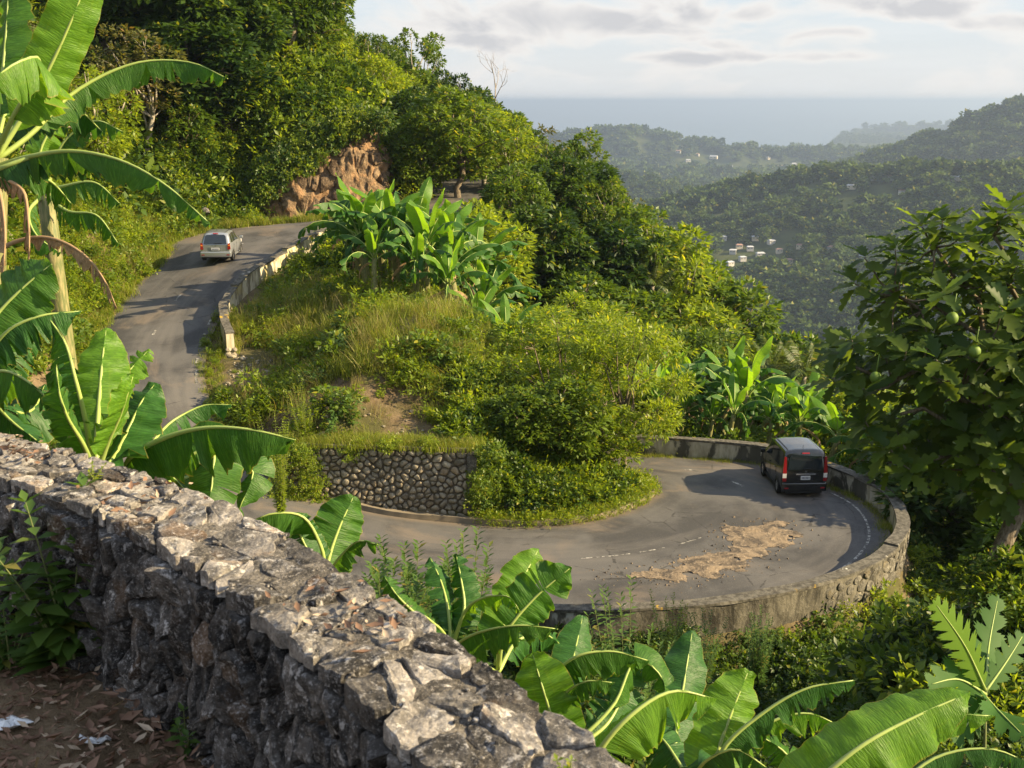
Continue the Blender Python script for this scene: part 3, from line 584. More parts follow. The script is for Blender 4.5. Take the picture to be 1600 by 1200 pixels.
# ---------------------------------------------------------------- scattering of masses nobody could count
PROTO = {}
def scatter(name, pts, rot, scl, protos, idx=None, kind='stuff', parent=None):
    n = len(pts)
    if n == 0: return None
    me = bpy.data.meshes.new(name); me.vertices.add(n); me.vertices.foreach_set('co', np.asarray(pts, np.float32).ravel())
    a = me.attributes.new('rot', 'FLOAT_VECTOR', 'POINT'); a.data.foreach_set('vector', np.asarray(rot, np.float32).ravel())
    a = me.attributes.new('scl', 'FLOAT_VECTOR', 'POINT'); s = np.asarray(scl, np.float32); s = np.repeat(s[:, None], 3, 1) if s.ndim == 1 else s; a.data.foreach_set('vector', s.ravel())
    a = me.attributes.new('pick', 'INT', 'POINT'); a.data.foreach_set('value', np.asarray(idx if idx is not None else rng.integers(0, len(protos), n), np.int32))
    c = bpy.data.collections.new(name + '_source')
    for k, pm in enumerate(protos): c.objects.link(bpy.data.objects.new('%s_source_%02d' % (name, k), pm))
    g = bpy.data.node_groups.new(name, 'GeometryNodeTree')
    g.interface.new_socket('Geometry', in_out='INPUT', socket_type='NodeSocketGeometry'); g.interface.new_socket('Geometry', in_out='OUTPUT', socket_type='NodeSocketGeometry')
    N = g.nodes.new; L = g.links.new; gi = N('NodeGroupInput'); go = N('NodeGroupOutput'); ip = N('GeometryNodeInstanceOnPoints'); ci = N('GeometryNodeCollectionInfo')
    ci.inputs['Collection'].default_value = c; ci.inputs['Separate Children'].default_value = True; ci.inputs['Reset Children'].default_value = True
    def at(nm, ty):
        q = N('GeometryNodeInputNamedAttribute'); q.data_type = ty; q.inputs['Name'].default_value = nm; return q.outputs['Attribute']
    er = N('FunctionNodeEulerToRotation'); L(at('rot', 'FLOAT_VECTOR'), er.inputs[0])
    L(gi.outputs[0], ip.inputs['Points']); L(ci.outputs[0], ip.inputs['Instance']); ip.inputs['Pick Instance'].default_value = True
    L(at('pick', 'INT'), ip.inputs['Instance Index']); L(er.outputs[0], ip.inputs['Rotation']); L(at('scl', 'FLOAT_VECTOR'), ip.inputs['Scale'])
    L(ip.outputs[0], go.inputs[0])
    o = link(name, me, parent); md = o.modifiers.new('scatter', 'NODES'); md.node_group = g; tag(o, kind=kind); return o
def leaves_mesh(name, C, D, Nn, ln, wd, mat, fold=0.15, tint=None, four=False, droop=0.0):
    """leaf blades: C base points, D unit directions, Nn unit normals, lengths, widths"""
    n = len(C); S = np.cross(D, Nn); S /= np.linalg.norm(S, axis=1)[:, None] + 1e-9
    ln = np.broadcast_to(ln, (n,))[:, None]; wd = np.broadcast_to(wd, (n,))[:, None]
    base = C; tip = C + D * ln - np.array((0, 0, 1)) * ln * droop
    mid = C + D * ln * 0.45 - Nn * wd * fold
    l = C + D * ln * 0.42 + S * wd * 0.5; r = C + D * ln * 0.42 - S * wd * 0.5
    if four:
        V = np.stack((base, l, tip, r, mid), 1).reshape(-1, 3); b = np.arange(n) * 5
        Fc = np.concatenate((np.stack((b, b + 4, b + 1), 1), np.stack((b + 1, b + 4, b + 2), 1), np.stack((b, b + 3, b + 4), 1), np.stack((b + 4, b + 3, b + 2), 1)))
        k = 5
    else:
        V = np.stack((base, l, tip, r), 1).reshape(-1, 3); b = np.arange(n) * 4
        Fc = np.concatenate((np.stack((b, b + 2, b + 1), 1), np.stack((b, b + 3, b + 2), 1))); k = 4
    tn = rng.random(n) if tint is None else tint
    return npmesh(name, V, Fc, mat, False, np.repeat(tn, k))
def unit(v): return v / (np.linalg.norm(v, axis=1)[:, None] + 1e-9)
def rand_dirs(n, up=0.0):
    v = rng.normal(size=(n, 3)); v = unit(v); v[:, 2] += up; return unit(v)
def crown_leaves(lobes, per, twig, ln, wd, mat, name='crown', up=0.35, shell=0.55, aspect=1.0, four=False, twl=0.35, flat=0.8, droop=0.1):
    """lobes = rows (x,y,z,r). twigs sit in the outer shell of each lobe, each carrying `twig` leaves"""
    C = []; D = []; T = []
    for (x, y, z, r) in lobes:
        k = max(4, int(per * r * r)); d = rand_dirs(k, 0.25); rad = r * (shell + (1 - shell) * rng.random(k)**0.5)
        p = np.array((x, y, z)) + d * rad[:, None] * np.array((1, 1, flat)); tone = rng.random()
        for i in range(k):
            dd = unit(d[i] + rng.normal(size=(twig, 3)) * 0.75); C.append(p[i] + dd * twl * rng.random((twig, 1)) * 0.6); D.append(dd); T.append(np.clip(rng.normal(0.5 * tone + 0.25, 0.17, twig), 0, 0.93))
    C = np.concatenate(C); D = np.concatenate(D); T = np.concatenate(T)
    q = rng.random(len(T)) < 0.05; T[q] = 0.99
    Nn = rand_dirs(len(C), 0.9 + up); D = unit(D - Nn * np.sum(D * Nn, 1)[:, None] * 0.6)
    L = ln * (0.65 + 0.7 * rng.random(len(C)))
    return leaves_mesh(name, C, D, Nn, L, L * wd / ln, mat, tint=T, four=four, droop=droop)
# far tree blobs: a leafy ball of ~260 big facets
def far_protos():
    out = []
    for k in range(5):
        lobes = [(0, 0, 0.55, 0.42)] + [(math.cos(a) * 0.3, math.sin(a) * 0.3, 0.42 + 0.25 * rnd.random(), 0.30 + 0.08 * rnd.random()) for a in np.linspace(0, 6.28, 5)[:4] + rnd.random()]
        out.append(crown_leaves(lobes, 60, 6, 0.26, 0.2, M['leaf_far'], 'far_tree', shell=0.7, twl=0.15))
    return out
FARP = far_protos()
def far_hit(px, py):
    """first place where the line of sight through that spot meets the far land"""
    r = ray(px, py); t = np.geomspace(500, 6000, 1500); z = far_ground(t * r[0], t * r[1]) + 3; k = np.argmax(t * r[2] <= z)
    return t[k] * r
HOUSES = [(1365, 278, 'on the near crest, leftmost of the white roofs'), (1392, 278, 'long low roof on the near crest'), (1437, 274, 'on the near crest in the middle of the row of roofs'), (1455, 275, 'just right of the middle of the near crest row'), (1490, 278, 'broad pale roof towards the right of the near crest'), (1502, 279, 'beside the broad roof on the near crest'), (1542, 273, 'rightmost white gable of the near crest'),
    (1130, 372, 'above the village in the valley'), (1155, 385, 'upper left of the valley village'), (1188, 398, 'middle of the valley village'), (1205, 378, 'upper right of the valley village'), (1232, 408, 'lower right of the valley village'), (1160, 404, 'low in the valley village'), (1300, 388, 'alone on the slope right of the valley village'), (1180, 372, 'among trees at the top of the valley village'),
    (1075, 252, 'on the hazy slope below the far ridge, leftmost'), (1090, 243, 'on the hazy slope, upper one'), (1115, 247, 'on the hazy slope, right of the upper one'), (1220, 262, 'on the hazy valley side'), (1240, 258, 'on the hazy valley side, right one'), (1100, 295, 'alone below the sunlit spur'), (1275, 240, 'tiny pale house under the distant saddle'),
    (1145, 393, 'at the left end of the valley village'), (1218, 392, 'right of the middle of the valley village'), (1172, 388, 'between the upper houses of the valley village'), (1140, 412, 'lowest on the left of the valley village'), (1250, 385, 'above the right end of the valley village'), (1345, 402, 'partly hidden at the left of the breadfruit crown'), (1410, 300, 'on the dark slope below the near crest'), (1330, 292, 'below the left end of the near crest'), (1140, 262, 'low on the hazy slope'), (1060, 238, 'high on the far ridge flank'), (1200, 248, 'on the hazy ridge flank right of centre')]
HPOS = [far_hit(h[0], h[1]) for h in HOUSES]
def far_forest():
    pts = []; sc = []
    def band(n, a0, a1, r0, r1, s):
        a = np.radians(rng.uniform(a0, a1, n)); r = np.sqrt(rng.uniform(r0**2, r1**2, n)); x = r * np.sin(a); y = r * np.cos(a); z = far_ground(x, y)
        k = z > SEA_Z + 4; x, y, z = x[k], y[k], z[k]; cl = fbm(x / 60, y / 60, 77, 3)
        q = cl > 0.29 + 0.12 * rng.random(len(x)); x, y, z = x[q], y[q], z[q]
        pts.append(np.column_stack((x, y, z - 1.5))); sc.append(s * (0.45 + 1.15 * rng.random(len(x))**2.2) * (0.6 + 0.9 * fbm(x / 140, y / 140, 88, 2)))
    band(7000, 3, 32, 330, 620, 11.0); band(15000, 2, 30, 620, 1250, 12.0); band(13000, 1, 30, 1250, 1750, 13.5); band(14000, -1, 30, 1750, 2900, 17.0); band(12000, -1, 26, 2900, 5200, 25.0); band(3500, 14, 28, 6400, 8200, 22.0)
    pts = np.concatenate(pts); sc = np.concatenate(sc); keep = np.ones(len(pts), bool)
    for h in HPOS:
        v = pts[:, :2] - h[:2]; u = -h[:2] / np.linalg.norm(h[:2]); al = v @ u; pr = np.abs(v @ np.array((-u[1], u[0]))); s = max(1, h[1] / 1300); keep &= ~((al > -8 * s) & (al < 60 * s) & (pr < 9 * s))
    pts = pts[keep]; sc = sc[keep]; n = len(pts); rot = np.zeros((n, 3)); rot[:, 2] = rng.random(n) * 6.28
    o = scatter('far_forest', pts, rot, np.column_stack((sc, sc, sc * (0.7 + 0.5 * rng.random(n)))), FARP)
    # lone taller trees along the crests
    pts = []; sc = []
    for (pl, sl), s, n in zip(RIDGES[:4], (14, 15, 15, 24), (70, 110, 50, 90)):
        c = catmull(pl, 400); i = rng.integers(0, 400, n); x = c[i, 0] + rng.normal(0, 8, n); y = c[i, 1] + rng.normal(0, 8, n); pts.append(np.column_stack((x, y, far_ground(x, y) - 1))); sc.append(s * (0.6 + 0.7 * rng.random(n)))
    pts = np.concatenate(pts); sc = np.concatenate(sc); keep = np.ones(len(pts), bool)
    for h in HPOS:
        v = pts[:, :2] - h[:2]; u = -h[:2] / np.linalg.norm(h[:2]); al = v @ u; pr = np.abs(v @ np.array((-u[1], u[0]))); keep &= ~((al > -8) & (al < 60) & (pr < 10))
    pts = pts[keep]; sc = sc[keep]; n = len(pts); rot = np.zeros((n, 3)); rot[:, 2] = rng.random(n) * 6.28
    scatter('crest_forest', pts, rot, np.column_stack((sc * 0.8, sc * 0.8, sc * 1.15)), FARP)
far_forest()
# small houses scattered over the far slopes
M['hwall'] = simple('house_wall_far', (0.45, 0.43, 0.40), 0.9, var=0.1, sc=0.2); M['hwall2'] = simple('house_wall_cream_far', (0.55, 0.48, 0.36), 0.9, var=0.1, sc=0.2)
M['hroof'] = simple('house_roof_pale', (0.46, 0.46, 0.47), 0.6, var=0.1, sc=0.2); M['hroof2'] = simple('house_roof_rust', (0.34, 0.20, 0.15), 0.8, var=0.2, sc=0.2)
def make_house(px, py, where, i):
    p = HPOS[i]; s = np.linalg.norm(p) / 1716.0; w = max(7, s * (4.5 + 2.4 * ((i * 7) % 4))); d = max(6, s * 5); hgt = max(2.8, s * 2.8)
    e = empty('house', (p[0], p[1], p[2] - 1.0), rnd.uniform(-0.6, 0.6))
    tag(e, 'small far pale house %s' % where, 'house', 'small houses on the far hills')
    b = MB(); b.box((0, 0, hgt / 2 - 1), (w, d, hgt + 2)); b.build('wall', (M['hwall'], M['hwall2'])[i % 3 == 2], e)
    b = MB(); o = 0.6; z0 = hgt + 0.02; z1 = hgt + w * 0.16
    b.add([(-w / 2 - o, -d / 2 - o, z0), (w / 2 + o, -d / 2 - o, z0), (w / 2 + o, d / 2 + o, z0), (-w / 2 - o, d / 2 + o, z0), (-w / 2 + 1, 0, z1), (w / 2 - 1, 0, z1)], [(0, 3, 2, 1), (0, 1, 5, 4), (2, 3, 4, 5), (1, 2, 5), (3, 0, 4)])
    b.build('roof', (M['hroof'], M['hroof2'])[i % 5 in (1, 3)], e)
    for sx in (-0.28, 0.22):
        b = MB(); b.box((w * sx, -d / 2 - 0.04, hgt * 0.5), (w * 0.14, 0.08, hgt * 0.4)); b.build('window', simple('far_window', (0.05, 0.06, 0.07), 0.3), e)
for i, h in enumerate(HOUSES): make_house(*h, i)
# ---------------------------------------------------------------- fitted rubble: every stone a cell of an irregular net, rounded and bulged
def cells(pts, x0, x1, y0, y1, sx=1.0):
    """convex cells around pts inside a rectangle; sx squeezes the metric along x"""
    pts = np.asarray(pts, float); q = pts * np.array((sx, 1.0)); out = []
    for i in range(len(pts)):
        poly = [(x0 * sx, y0), (x1 * sx, y0), (x1 * sx, y1), (x0 * sx, y1)]
        d = np.sum((q - q[i])**2, 1); near = np.argsort(d)[1:16]
        for j in near:
            mx, my = (q[i] + q[j]) / 2; nx, ny = q[j] - q[i]; new = []
            for a in range(len(poly)):
                p, r = poly[a], poly[(a + 1) % len(poly)]; dp = (p[0] - mx) * nx + (p[1] - my) * ny; dr = (r[0] - mx) * nx + (r[1] - my) * ny
                if dp <= 0: new.append(p)
                if dp * dr < 0: t = dp / (dp - dr); new.append((p[0] + (r[0] - p[0]) * t, p[1] + (r[1] - p[1]) * t))
            poly = new
            if len(poly) < 3: break
        out.append(np.array([(p[0] / sx, p[1]) for p in poly]) if len(poly) >= 3 else None)
    return out
def jitter_grid(x0, x1, y0, y1, w, h, j=0.36):
    nx = max(1, round((x1 - x0) / w)); ny = max(1, round((y1 - y0) / h)); out = []
    for b in range(ny):
        for a in range(nx):
            out.append((x0 + (a + 0.5 + (0.5 * (b % 2) - 0.25) + (rnd.random() - 0.5) * 2 * j) * (x1 - x0) / nx, y0 + (b + 0.5 + (rnd.random() - 0.5) * 2 * j) * (y1 - y0) / ny))
    return out
def stone_mesh(poly, surf, joint, thick, n=16, rings=(1.0, 0.97, 0.82, 0.5), heights=(-0.6, 0.35, 0.85, 1.0), rough=0.2, sink=0.0, tilt=0.12, sharp=False):
    """poly in wall coordinates (u, v); surf(u, v, d) gives the place, d = outward. Returns (origin, local verts, faces)."""
    c = poly.mean(0); r = np.linalg.norm(poly - c, axis=1).mean(); sc = max(0.35, 1 - joint / max(r, 1e-4)); p = c + (poly - c) * sc
    for q_ in ((0.14, 0.2) if sharp else (0.2, 0.22)):                    # round the corners
        nx = np.roll(p, -1, 0); p = np.stack((p * (1 - q_) + nx * q_, p * q_ + nx * (1 - q_)), 1).reshape(-1, 2)
    d = np.r_[0, np.cumsum(np.linalg.norm(np.diff(np.vstack((p, p[:1])), axis=0), axis=1))]; t = np.linspace(0, d[-1], n, endpoint=False); pp = np.vstack((p, p[:1]))
    b = np.column_stack((np.interp(t, d, pp[:, 0]), np.interp(t, d, pp[:, 1])))
    b = c + (b - c) * (1 + (np.array([rnd.random() for _ in range(n)]) - 0.6)[:, None] * (0.22 if sharp else 0.12))
    D = thick * (0.7 + 0.6 * rnd.random()) ; tx, ty = (rnd.random() - 0.5) * tilt, (rnd.random() - 0.5) * tilt; V = []; k0 = rnd.random() * 50
    for s, hgt in zip(rings, heights):
        for q in b:
            w = c + (q - c) * s; nzv = mnoise.noise(Vector((w[0] / r * 1.3 + k0, w[1] / r * 1.3, hgt))) + 0.5 * mnoise.noise(Vector((w[0] / r * 3.1, w[1] / r * 3.1 + k0, 1)))
            e = hgt * D + nzv * rough * thick + ((w[0] - c[0]) * tx + (w[1] - c[1]) * ty) * (1 if hgt > 0 else 0) - sink
            V.append(surf(w[0], w[1], e))
    V.append(surf(c[0], c[1], D * 1.02 + rough * thick * mnoise.noise(Vector((k0, 0, 0))) - sink)); Fc = []; m = len(rings)
    for a in range(m - 1):
        for q in range(n): Fc.append((a * n + q, a * n + (q + 1) % n, (a + 1) * n + (q + 1) % n, (a + 1) * n + q))
    for q in range(n): Fc.append(((m - 1) * n + q, (m - 1) * n + (q + 1) % n, m * n))
    V = np.array(V); o = V.mean(0); return o, V - o, Fc
def add_stone(name, data, mat, parent, smooth=True):
    o, V, Fc = data; me = npmesh(name, V, Fc, mat, smooth); ob = link(name, me, parent, o); return ob

# ---------------------------------------------------------------- the rubble wall the photographer stands behind
def fg_wall():
    e = empty('rubble_wall', (0, 0, 0)); tag(e, 'low old rubble stone wall running across the lower left corner, grey capstones and dark mossy face', 'wall')
    c = WALL_C; L = np.r_[0, np.cumsum(np.linalg.norm(np.diff(c, axis=0), axis=1))]; T = np.gradient(c, axis=0); T /= np.linalg.norm(T, axis=1)[:, None]
    nrm = np.column_stack((-T[:, 1], T[:, 0]))                            # points to the ledge
    if wall_side([c[60][0] + nrm[60][0] * 0.3], [c[60][1] + nrm[60][1] * 0.3])[0] > 0: nrm = -nrm
    HW = 0.195
    def at(s): return np.array((np.interp(s, L, c[:, 0]), np.interp(s, L, c[:, 1]))), np.array((np.interp(s, L, nrm[:, 0]), np.interp(s, L, nrm[:, 1])))
    def topz(s, w): return WALL_TOP + 0.035 * (float(fbm(s * 1.1, w * 2 + 5, 61)) - 0.45) * 2
    def bend(s): return 0.03 * (float(vnoise(s * 1.4, 3.0, 63)) - 0.5) * 2
    def face(s, h, d, sg=1):                                            # h = depth below the top
        q, n = at(s); bat = 0.05 * h; m = HW + bend(s) + bat + d; return (q[0] + sg * n[0] * m, q[1] + sg * n[1] * m, WALL_TOP - h)
    def top(s, w, d):
        q, n = at(s); return (q[0] + n[0] * w, q[1] + n[1] * w, topz(s, w) + d)
    s0 = float(np.interp(0, range(2), (0, 0))); sA = 1.9; sB = 9.6         # the part the picture shows, by length from the near end
    # core: mortar seen between stones, finely uneven
    V = []; ns = 420; prof = [(1.06, 1.0, 0)]
    ss = np.linspace(0.0, L[-1], 520); rows = []
    for s in ss:
        q, n = at(s); row = []
        for h in np.linspace(1.0, 0.02, 15):
            d = -0.018 + 0.05 * (float(fbm(s * 8, h * 8, 71)) - 0.45); row.append(face(s, h, d))
        for w in np.linspace(HW - 0.04, -HW + 0.03, 10):
            x = top(s, w, -0.004 + 0.05 * (float(fbm(s * 8, w * 8 + 3, 73)) - 0.45)); row.append(x)
        for h in np.linspace(0.03, 2.6, 8): row.append(face(s, h, -0.02, -1))
        rows.append(row)
    m = len(rows[0]); V = np.array(rows).reshape(-1, 3); idx = np.arange(len(rows) * m).reshape(len(rows), m)
    Fc = np.stack((idx[:-1, :-1], idx[:-1, 1:], idx[1:, 1:], idx[1:, :-1]), -1); k = 14
    top_f = Fc[:, 14:24].reshape(-1, 4); side = np.concatenate((Fc[:, :14].reshape(-1, 4), Fc[:, 24:].reshape(-1, 4)))
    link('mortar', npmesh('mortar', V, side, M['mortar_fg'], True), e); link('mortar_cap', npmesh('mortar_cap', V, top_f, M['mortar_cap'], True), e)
    # face stones: tall ones, in rough courses
    count = 0
    pts = jitter_grid(sA, sB, 0.07, 0.98, 0.108, 0.165, 0.42)
    pts = [p for p in pts if rnd.random() < 0.86] + [(rnd.uniform(sA, sB), rnd.uniform(0.1, 0.95)) for _ in range(45)]
    for poly, p in zip(cells(pts, sA, sB, 0.05, 1.0, 1.5), pts):
        if poly is None: continue
        far = p[0] > 6.5
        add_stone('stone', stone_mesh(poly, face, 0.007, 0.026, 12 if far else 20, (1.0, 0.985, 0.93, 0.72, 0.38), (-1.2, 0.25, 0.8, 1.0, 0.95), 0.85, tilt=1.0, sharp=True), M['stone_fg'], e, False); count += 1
    # top stones: flat, larger, with mortar between; every one bedded a little differently
    pts = jitter_grid(sA, sB, -HW, HW, 0.16, 0.125, 0.48); pts = [p for p in pts if rnd.random() < 0.80] + [(rnd.uniform(sA, sB), rnd.uniform(-HW, HW)) for _ in range(40)]
    for poly, p in zip(cells(pts, sA, sB, -HW - 0.01, HW + 0.015, 0.7), pts):
        if poly is None: continue
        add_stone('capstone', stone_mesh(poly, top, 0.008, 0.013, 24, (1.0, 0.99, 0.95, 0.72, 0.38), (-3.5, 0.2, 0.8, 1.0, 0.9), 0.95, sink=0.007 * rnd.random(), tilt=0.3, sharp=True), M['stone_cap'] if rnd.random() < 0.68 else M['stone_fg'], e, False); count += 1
    # small chips packed in the joints
    def chips(name, k, surf, u, v, mat, size):
        b = MB()
        for _ in range(k):
            uu, vv = rnd.uniform(*u), rnd.uniform(*v); r = size * (0.5 + rnd.random()); n = 7; a = np.arange(n) * 2 * math.pi / n + rnd.random()
            ring = [surf(uu + r * 1.1 * math.cos(x) * (0.7 + 0.5 * rnd.random()), vv + r * math.sin(x) * (0.7 + 0.5 * rnd.random()), -0.005) for x in a]
            ring2 = [surf(uu + r * 0.7 * math.cos(x), vv + r * 0.7 * math.sin(x), r * (0.3 + 0.35 * rnd.random())) for x in a]
            b.add(ring + ring2 + [surf(uu, vv, r * 0.6)], [(i, (i + 1) % n, n + (i + 1) % n, n + i) for i in range(n)] + [(n + i, n + (i + 1) % n, 2 * n) for i in range(n)])
        o = b.build(name, mat, e, False); tag(o, kind='stuff')
    chips('stone_chips', 500, face, (sA, sB), (0.02, 0.95), M['stone_fg'], 0.013)
    chips('top_chips', 260, lambda s, w, d: top(s, w, d * 0.6 + 0.008), (sA, sB), (-HW, HW), M['stone_fg'], 0.010)
    return e, top, face
FGW, FG_TOP, FG_FACE = fg_wall()

# ---------------------------------------------------------------- generic low wall along a line
def path_fn(pts):
    c = np.asarray(pts, float); L = np.r_[0, np.cumsum(np.linalg.norm(np.diff(c[:, :2], axis=0), axis=1))]; T = np.gradient(c[:, :2], axis=0); T /= np.linalg.norm(T, axis=1)[:, None]
    n = np.column_stack((T[:, 1], -T[:, 0]))                              # right-hand side of travel
    def f(s, d, z):
        return (np.interp(s, L, c[:, 0]) + np.interp(s, L, n[:, 0]) * d, np.interp(s, L, c[:, 1]) + np.interp(s, L, n[:, 1]) * d, np.interp(s, L, c[:, 2]) + z)
    return f, L[-1]
def extrude(f, s0, s1, ns, prof, mat, name, parent, wob=0.0, seed=1, smooth=False, caps=True):
    """prof = closed loop of (d, z)"""
    k = len(prof); V = []
    for i, s in enumerate(np.linspace(s0, s1, ns)):
        for j, (d, z) in enumerate(prof): V.append(f(s, d + wob * (float(vnoise(s * 1.7, j * 3.1, seed)) - 0.5), z + wob * (float(vnoise(s * 1.3, j * 2.3 + 9, seed)) - 0.5)))
    Fc = [(i * k + j, (i + 1) * k + j, (i + 1) * k + (j + 1) % k, i * k + (j + 1) % k) for i in range(ns - 1) for j in range(k)]
    if caps: Fc += [tuple(range(k)), tuple((ns - 1) * k + j for j in range(k))[::-1]]
    return link(name, npmesh(name, V, Fc, mat, smooth), parent)
# hairpin parapet: plastered inside, rough stone and patches of old plaster outside, in three runs
def hairpin_wall():
    # centre line from the near left end round the outside of the bend, z = road level
    raw = []
    for i in range(len(SS)):
        s = SS[i]
        if ST_T[i] >= np.interp(14.6, range(len(ST)), np.r_[0, np.cumsum(np.linalg.norm(np.diff(np.column_stack(((ST[:, 0] + ST[:, 2]) / 2, (ST[:, 1] + ST[:, 3]) / 2, ST[:, 4])), axis=0), axis=1))]):
            o = s[:2] - s[2:4]; o /= np.linalg.norm(o); raw.append((s[0] + o[0] * 0.33, s[1] + o[1] * 0.33, s[4]))
    f, L = path_fn(raw)                                                    # right-hand side of travel is the outside
    g = f(5, 1, 0); c0 = f(5, 0, 0); inside = math.hypot(g[0] - 4, g[1] - 37) < math.hypot(c0[0] - 4, c0[1] - 37); sg = -1 if inside else 1
    def ff(s, d, z): return f(s, sg * d, z)
    e = empty('hairpin_parapet', tuple(c0)); e.location = (0, 0, 0)
    tag(e, 'long curved stained parapet wall round the outside of the lower hairpin', 'wall')
    H = 0.72; hw = 0.19
    gap = L * 0.735                                                        # the dropped break beside the van
    def run(a, b, h, ns):
        extrude(ff, a, b, ns, [(-hw, -0.25), (-hw, h), (hw - 0.02, h), (hw - 0.02, -2.6)], M['plaster'], 'wall_body', e, 0.02, 5)
        extrude(ff, a + 0.01, b - 0.01, ns, [(hw - 0.10, h - 0.004), (hw + 0.004, h - 0.004), (hw + 0.004, -2.6), (hw - 0.10, -2.6)], M['stained'], 'outer_render', e, 0.03, 6)  # thin skin added to carry the outer side's stains and painted shade
        extrude(ff, a - 0.01, b + 0.01, ns, [(-hw - 0.035, h + 0.002), (-hw - 0.03, h + 0.075), (hw + 0.02, h + 0.07), (hw + 0.03, h + 0.002)], M['coping'], 'coping', e, 0.045, 9)
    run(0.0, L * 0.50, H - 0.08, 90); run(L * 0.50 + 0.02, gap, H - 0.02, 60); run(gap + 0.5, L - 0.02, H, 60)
    n = 0
    sA, sB = L * 0.40, L * 0.60
    def sf(s, v, d): return ff(s, hw + 0.0 + d, H - 0.14 - v)
    pts = jitter_grid(sA, sB, 0.0, 2.0, 0.46, 0.33, 0.42)
    pts = [p for p in pts if not (vnoise(p[0] * 0.55, p[1] * 0.6, 33) > 0.66)]
    for poly in cells(pts, sA, sB, 0.02, 2.1, 0.75):
        if poly is None: continue
        r = np.ptp(poly, axis=0)
        if r.max() > 1.0: continue
        add_stone('stone', stone_mesh(poly, sf, 0.03, 0.035, 10, (1.0, 0.94, 0.6), (-0.6, 0.7, 1.0), 0.5, tilt=0.3), M['stone_par'], e, False); n += 1
    return ff, L
HP_F, HP_L = hairpin_wall()
# upper road parapet, whitewashed in places
def upper_wall():
    pts = [(-6.6, 68.2, -7.4), (-9.6, 66.4, -7.65), (-10.9, 63.8, -7.95), (-11.9, 60.9, -8.4), (-13.0, 58.0, -8.9), (-13.7, 55.6, -9.4), (-13.95, 53.6, -9.85), (-13.75, 51.6, -10.2), (-13.2, 49.6, -10.6), (-12.55, 47.9, -10.9)]
    f, L = path_fn(catmull(pts, 80)); e = empty('roadside_parapet', (0, 0, 0)); tag(e, 'whitewashed broken parapet along the valley side of the upper road', 'wall')
    # left-hand side of travel (down the road) is the valley
    s = 0.0; k = 0
    while s < L - 0.3:
        b = min(L, s + 2.3 + 0.8 * rnd.random()); h = 0.62 + 0.2 * rnd.random() if b < L - 3 else 0.85
        extrude(f, s, b - 0.02, 10, [(-0.17, -0.6), (-0.15, h), (0.16, h), (0.17, -0.6)], M['upplaster'], 'wall_segment', e, 0.05, 20 + k)
        extrude(f, s, b - 0.03, 8, [(-0.19, h + 0.002), (-0.18, h + 0.07), (0.19, h + 0.07), (0.20, h + 0.002)], M['coping'], 'coping', e, 0.06, 40 + k); s = b; k += 1
    # broken end with bared stones
    for i in range(9):
        a = rnd.uniform(-0.2, 0.25); q = f(L + 0.05 + rnd.uniform(0, 0.45), a, -0.15 + rnd.uniform(0, 0.35) * (1 if i < 4 else 0.2)); add_stone('rubble', ball_stone(q, 0.13 + 0.1 * rnd.random()), M['stone_mid'], e, False)
def ball_stone(q, r, flat=0.7, n=2):
    bm = bmesh.new(); bmesh.ops.create_icosphere(bm, subdivisions=n, radius=r); k = rnd.random() * 40
    V = []
    for v in bm.verts:
        d = v.co.normalized(); s = 1 + 0.28 * mnoise.noise(d * 1.4 + Vector((k, 0, 0))) + 0.12 * mnoise.noise(d * 3.5 + Vector((0, k, 0))); V.append((v.co.x * s * 1.15, v.co.y * s * 0.95, v.co.z * s * flat))
    Fc = [[v.index for v in f.verts] for f in bm.faces]; bm.free(); a = rnd.random() * 6.28; V = np.array(V); c, s = math.cos(a), math.sin(a)
    return np.array(q, float), V @ np.array(((c, s, 0), (-s, c, 0), (0, 0, 1))), Fc
t = NT('whitewashed_plaster'); p = t.pos(); g = t.noise(t.scaled(p, (1, 1, 0.3)), 1.6, 7, 0.65, 0.4); g2 = t.noise(t.scaled(p, (1, 1, 0.2)), 5, 5, 0.6)
col = t.mix(t.ramp(g2, 0.3, 0.7), (0.42, 0.36, 0.24), (0.62, 0.56, 0.44)); col = t.mix(t.math('MULTIPLY', t.ramp(g, 0.50, 0.60), 0.8), col, (0.13, 0.10, 0.06)); col = t.mix(t.math('MULTIPLY', t.ramp(t.noise(p, 0.8, 4), 0.52, 0.66), 0.5), col, (0.40, 0.31, 0.08))
t.bsdf(col, 0.9, t.bump(t.math('ADD', g, g2), 0.5, 0.02), spec=0.2); M['upplaster'] = t.m
upper_wall()
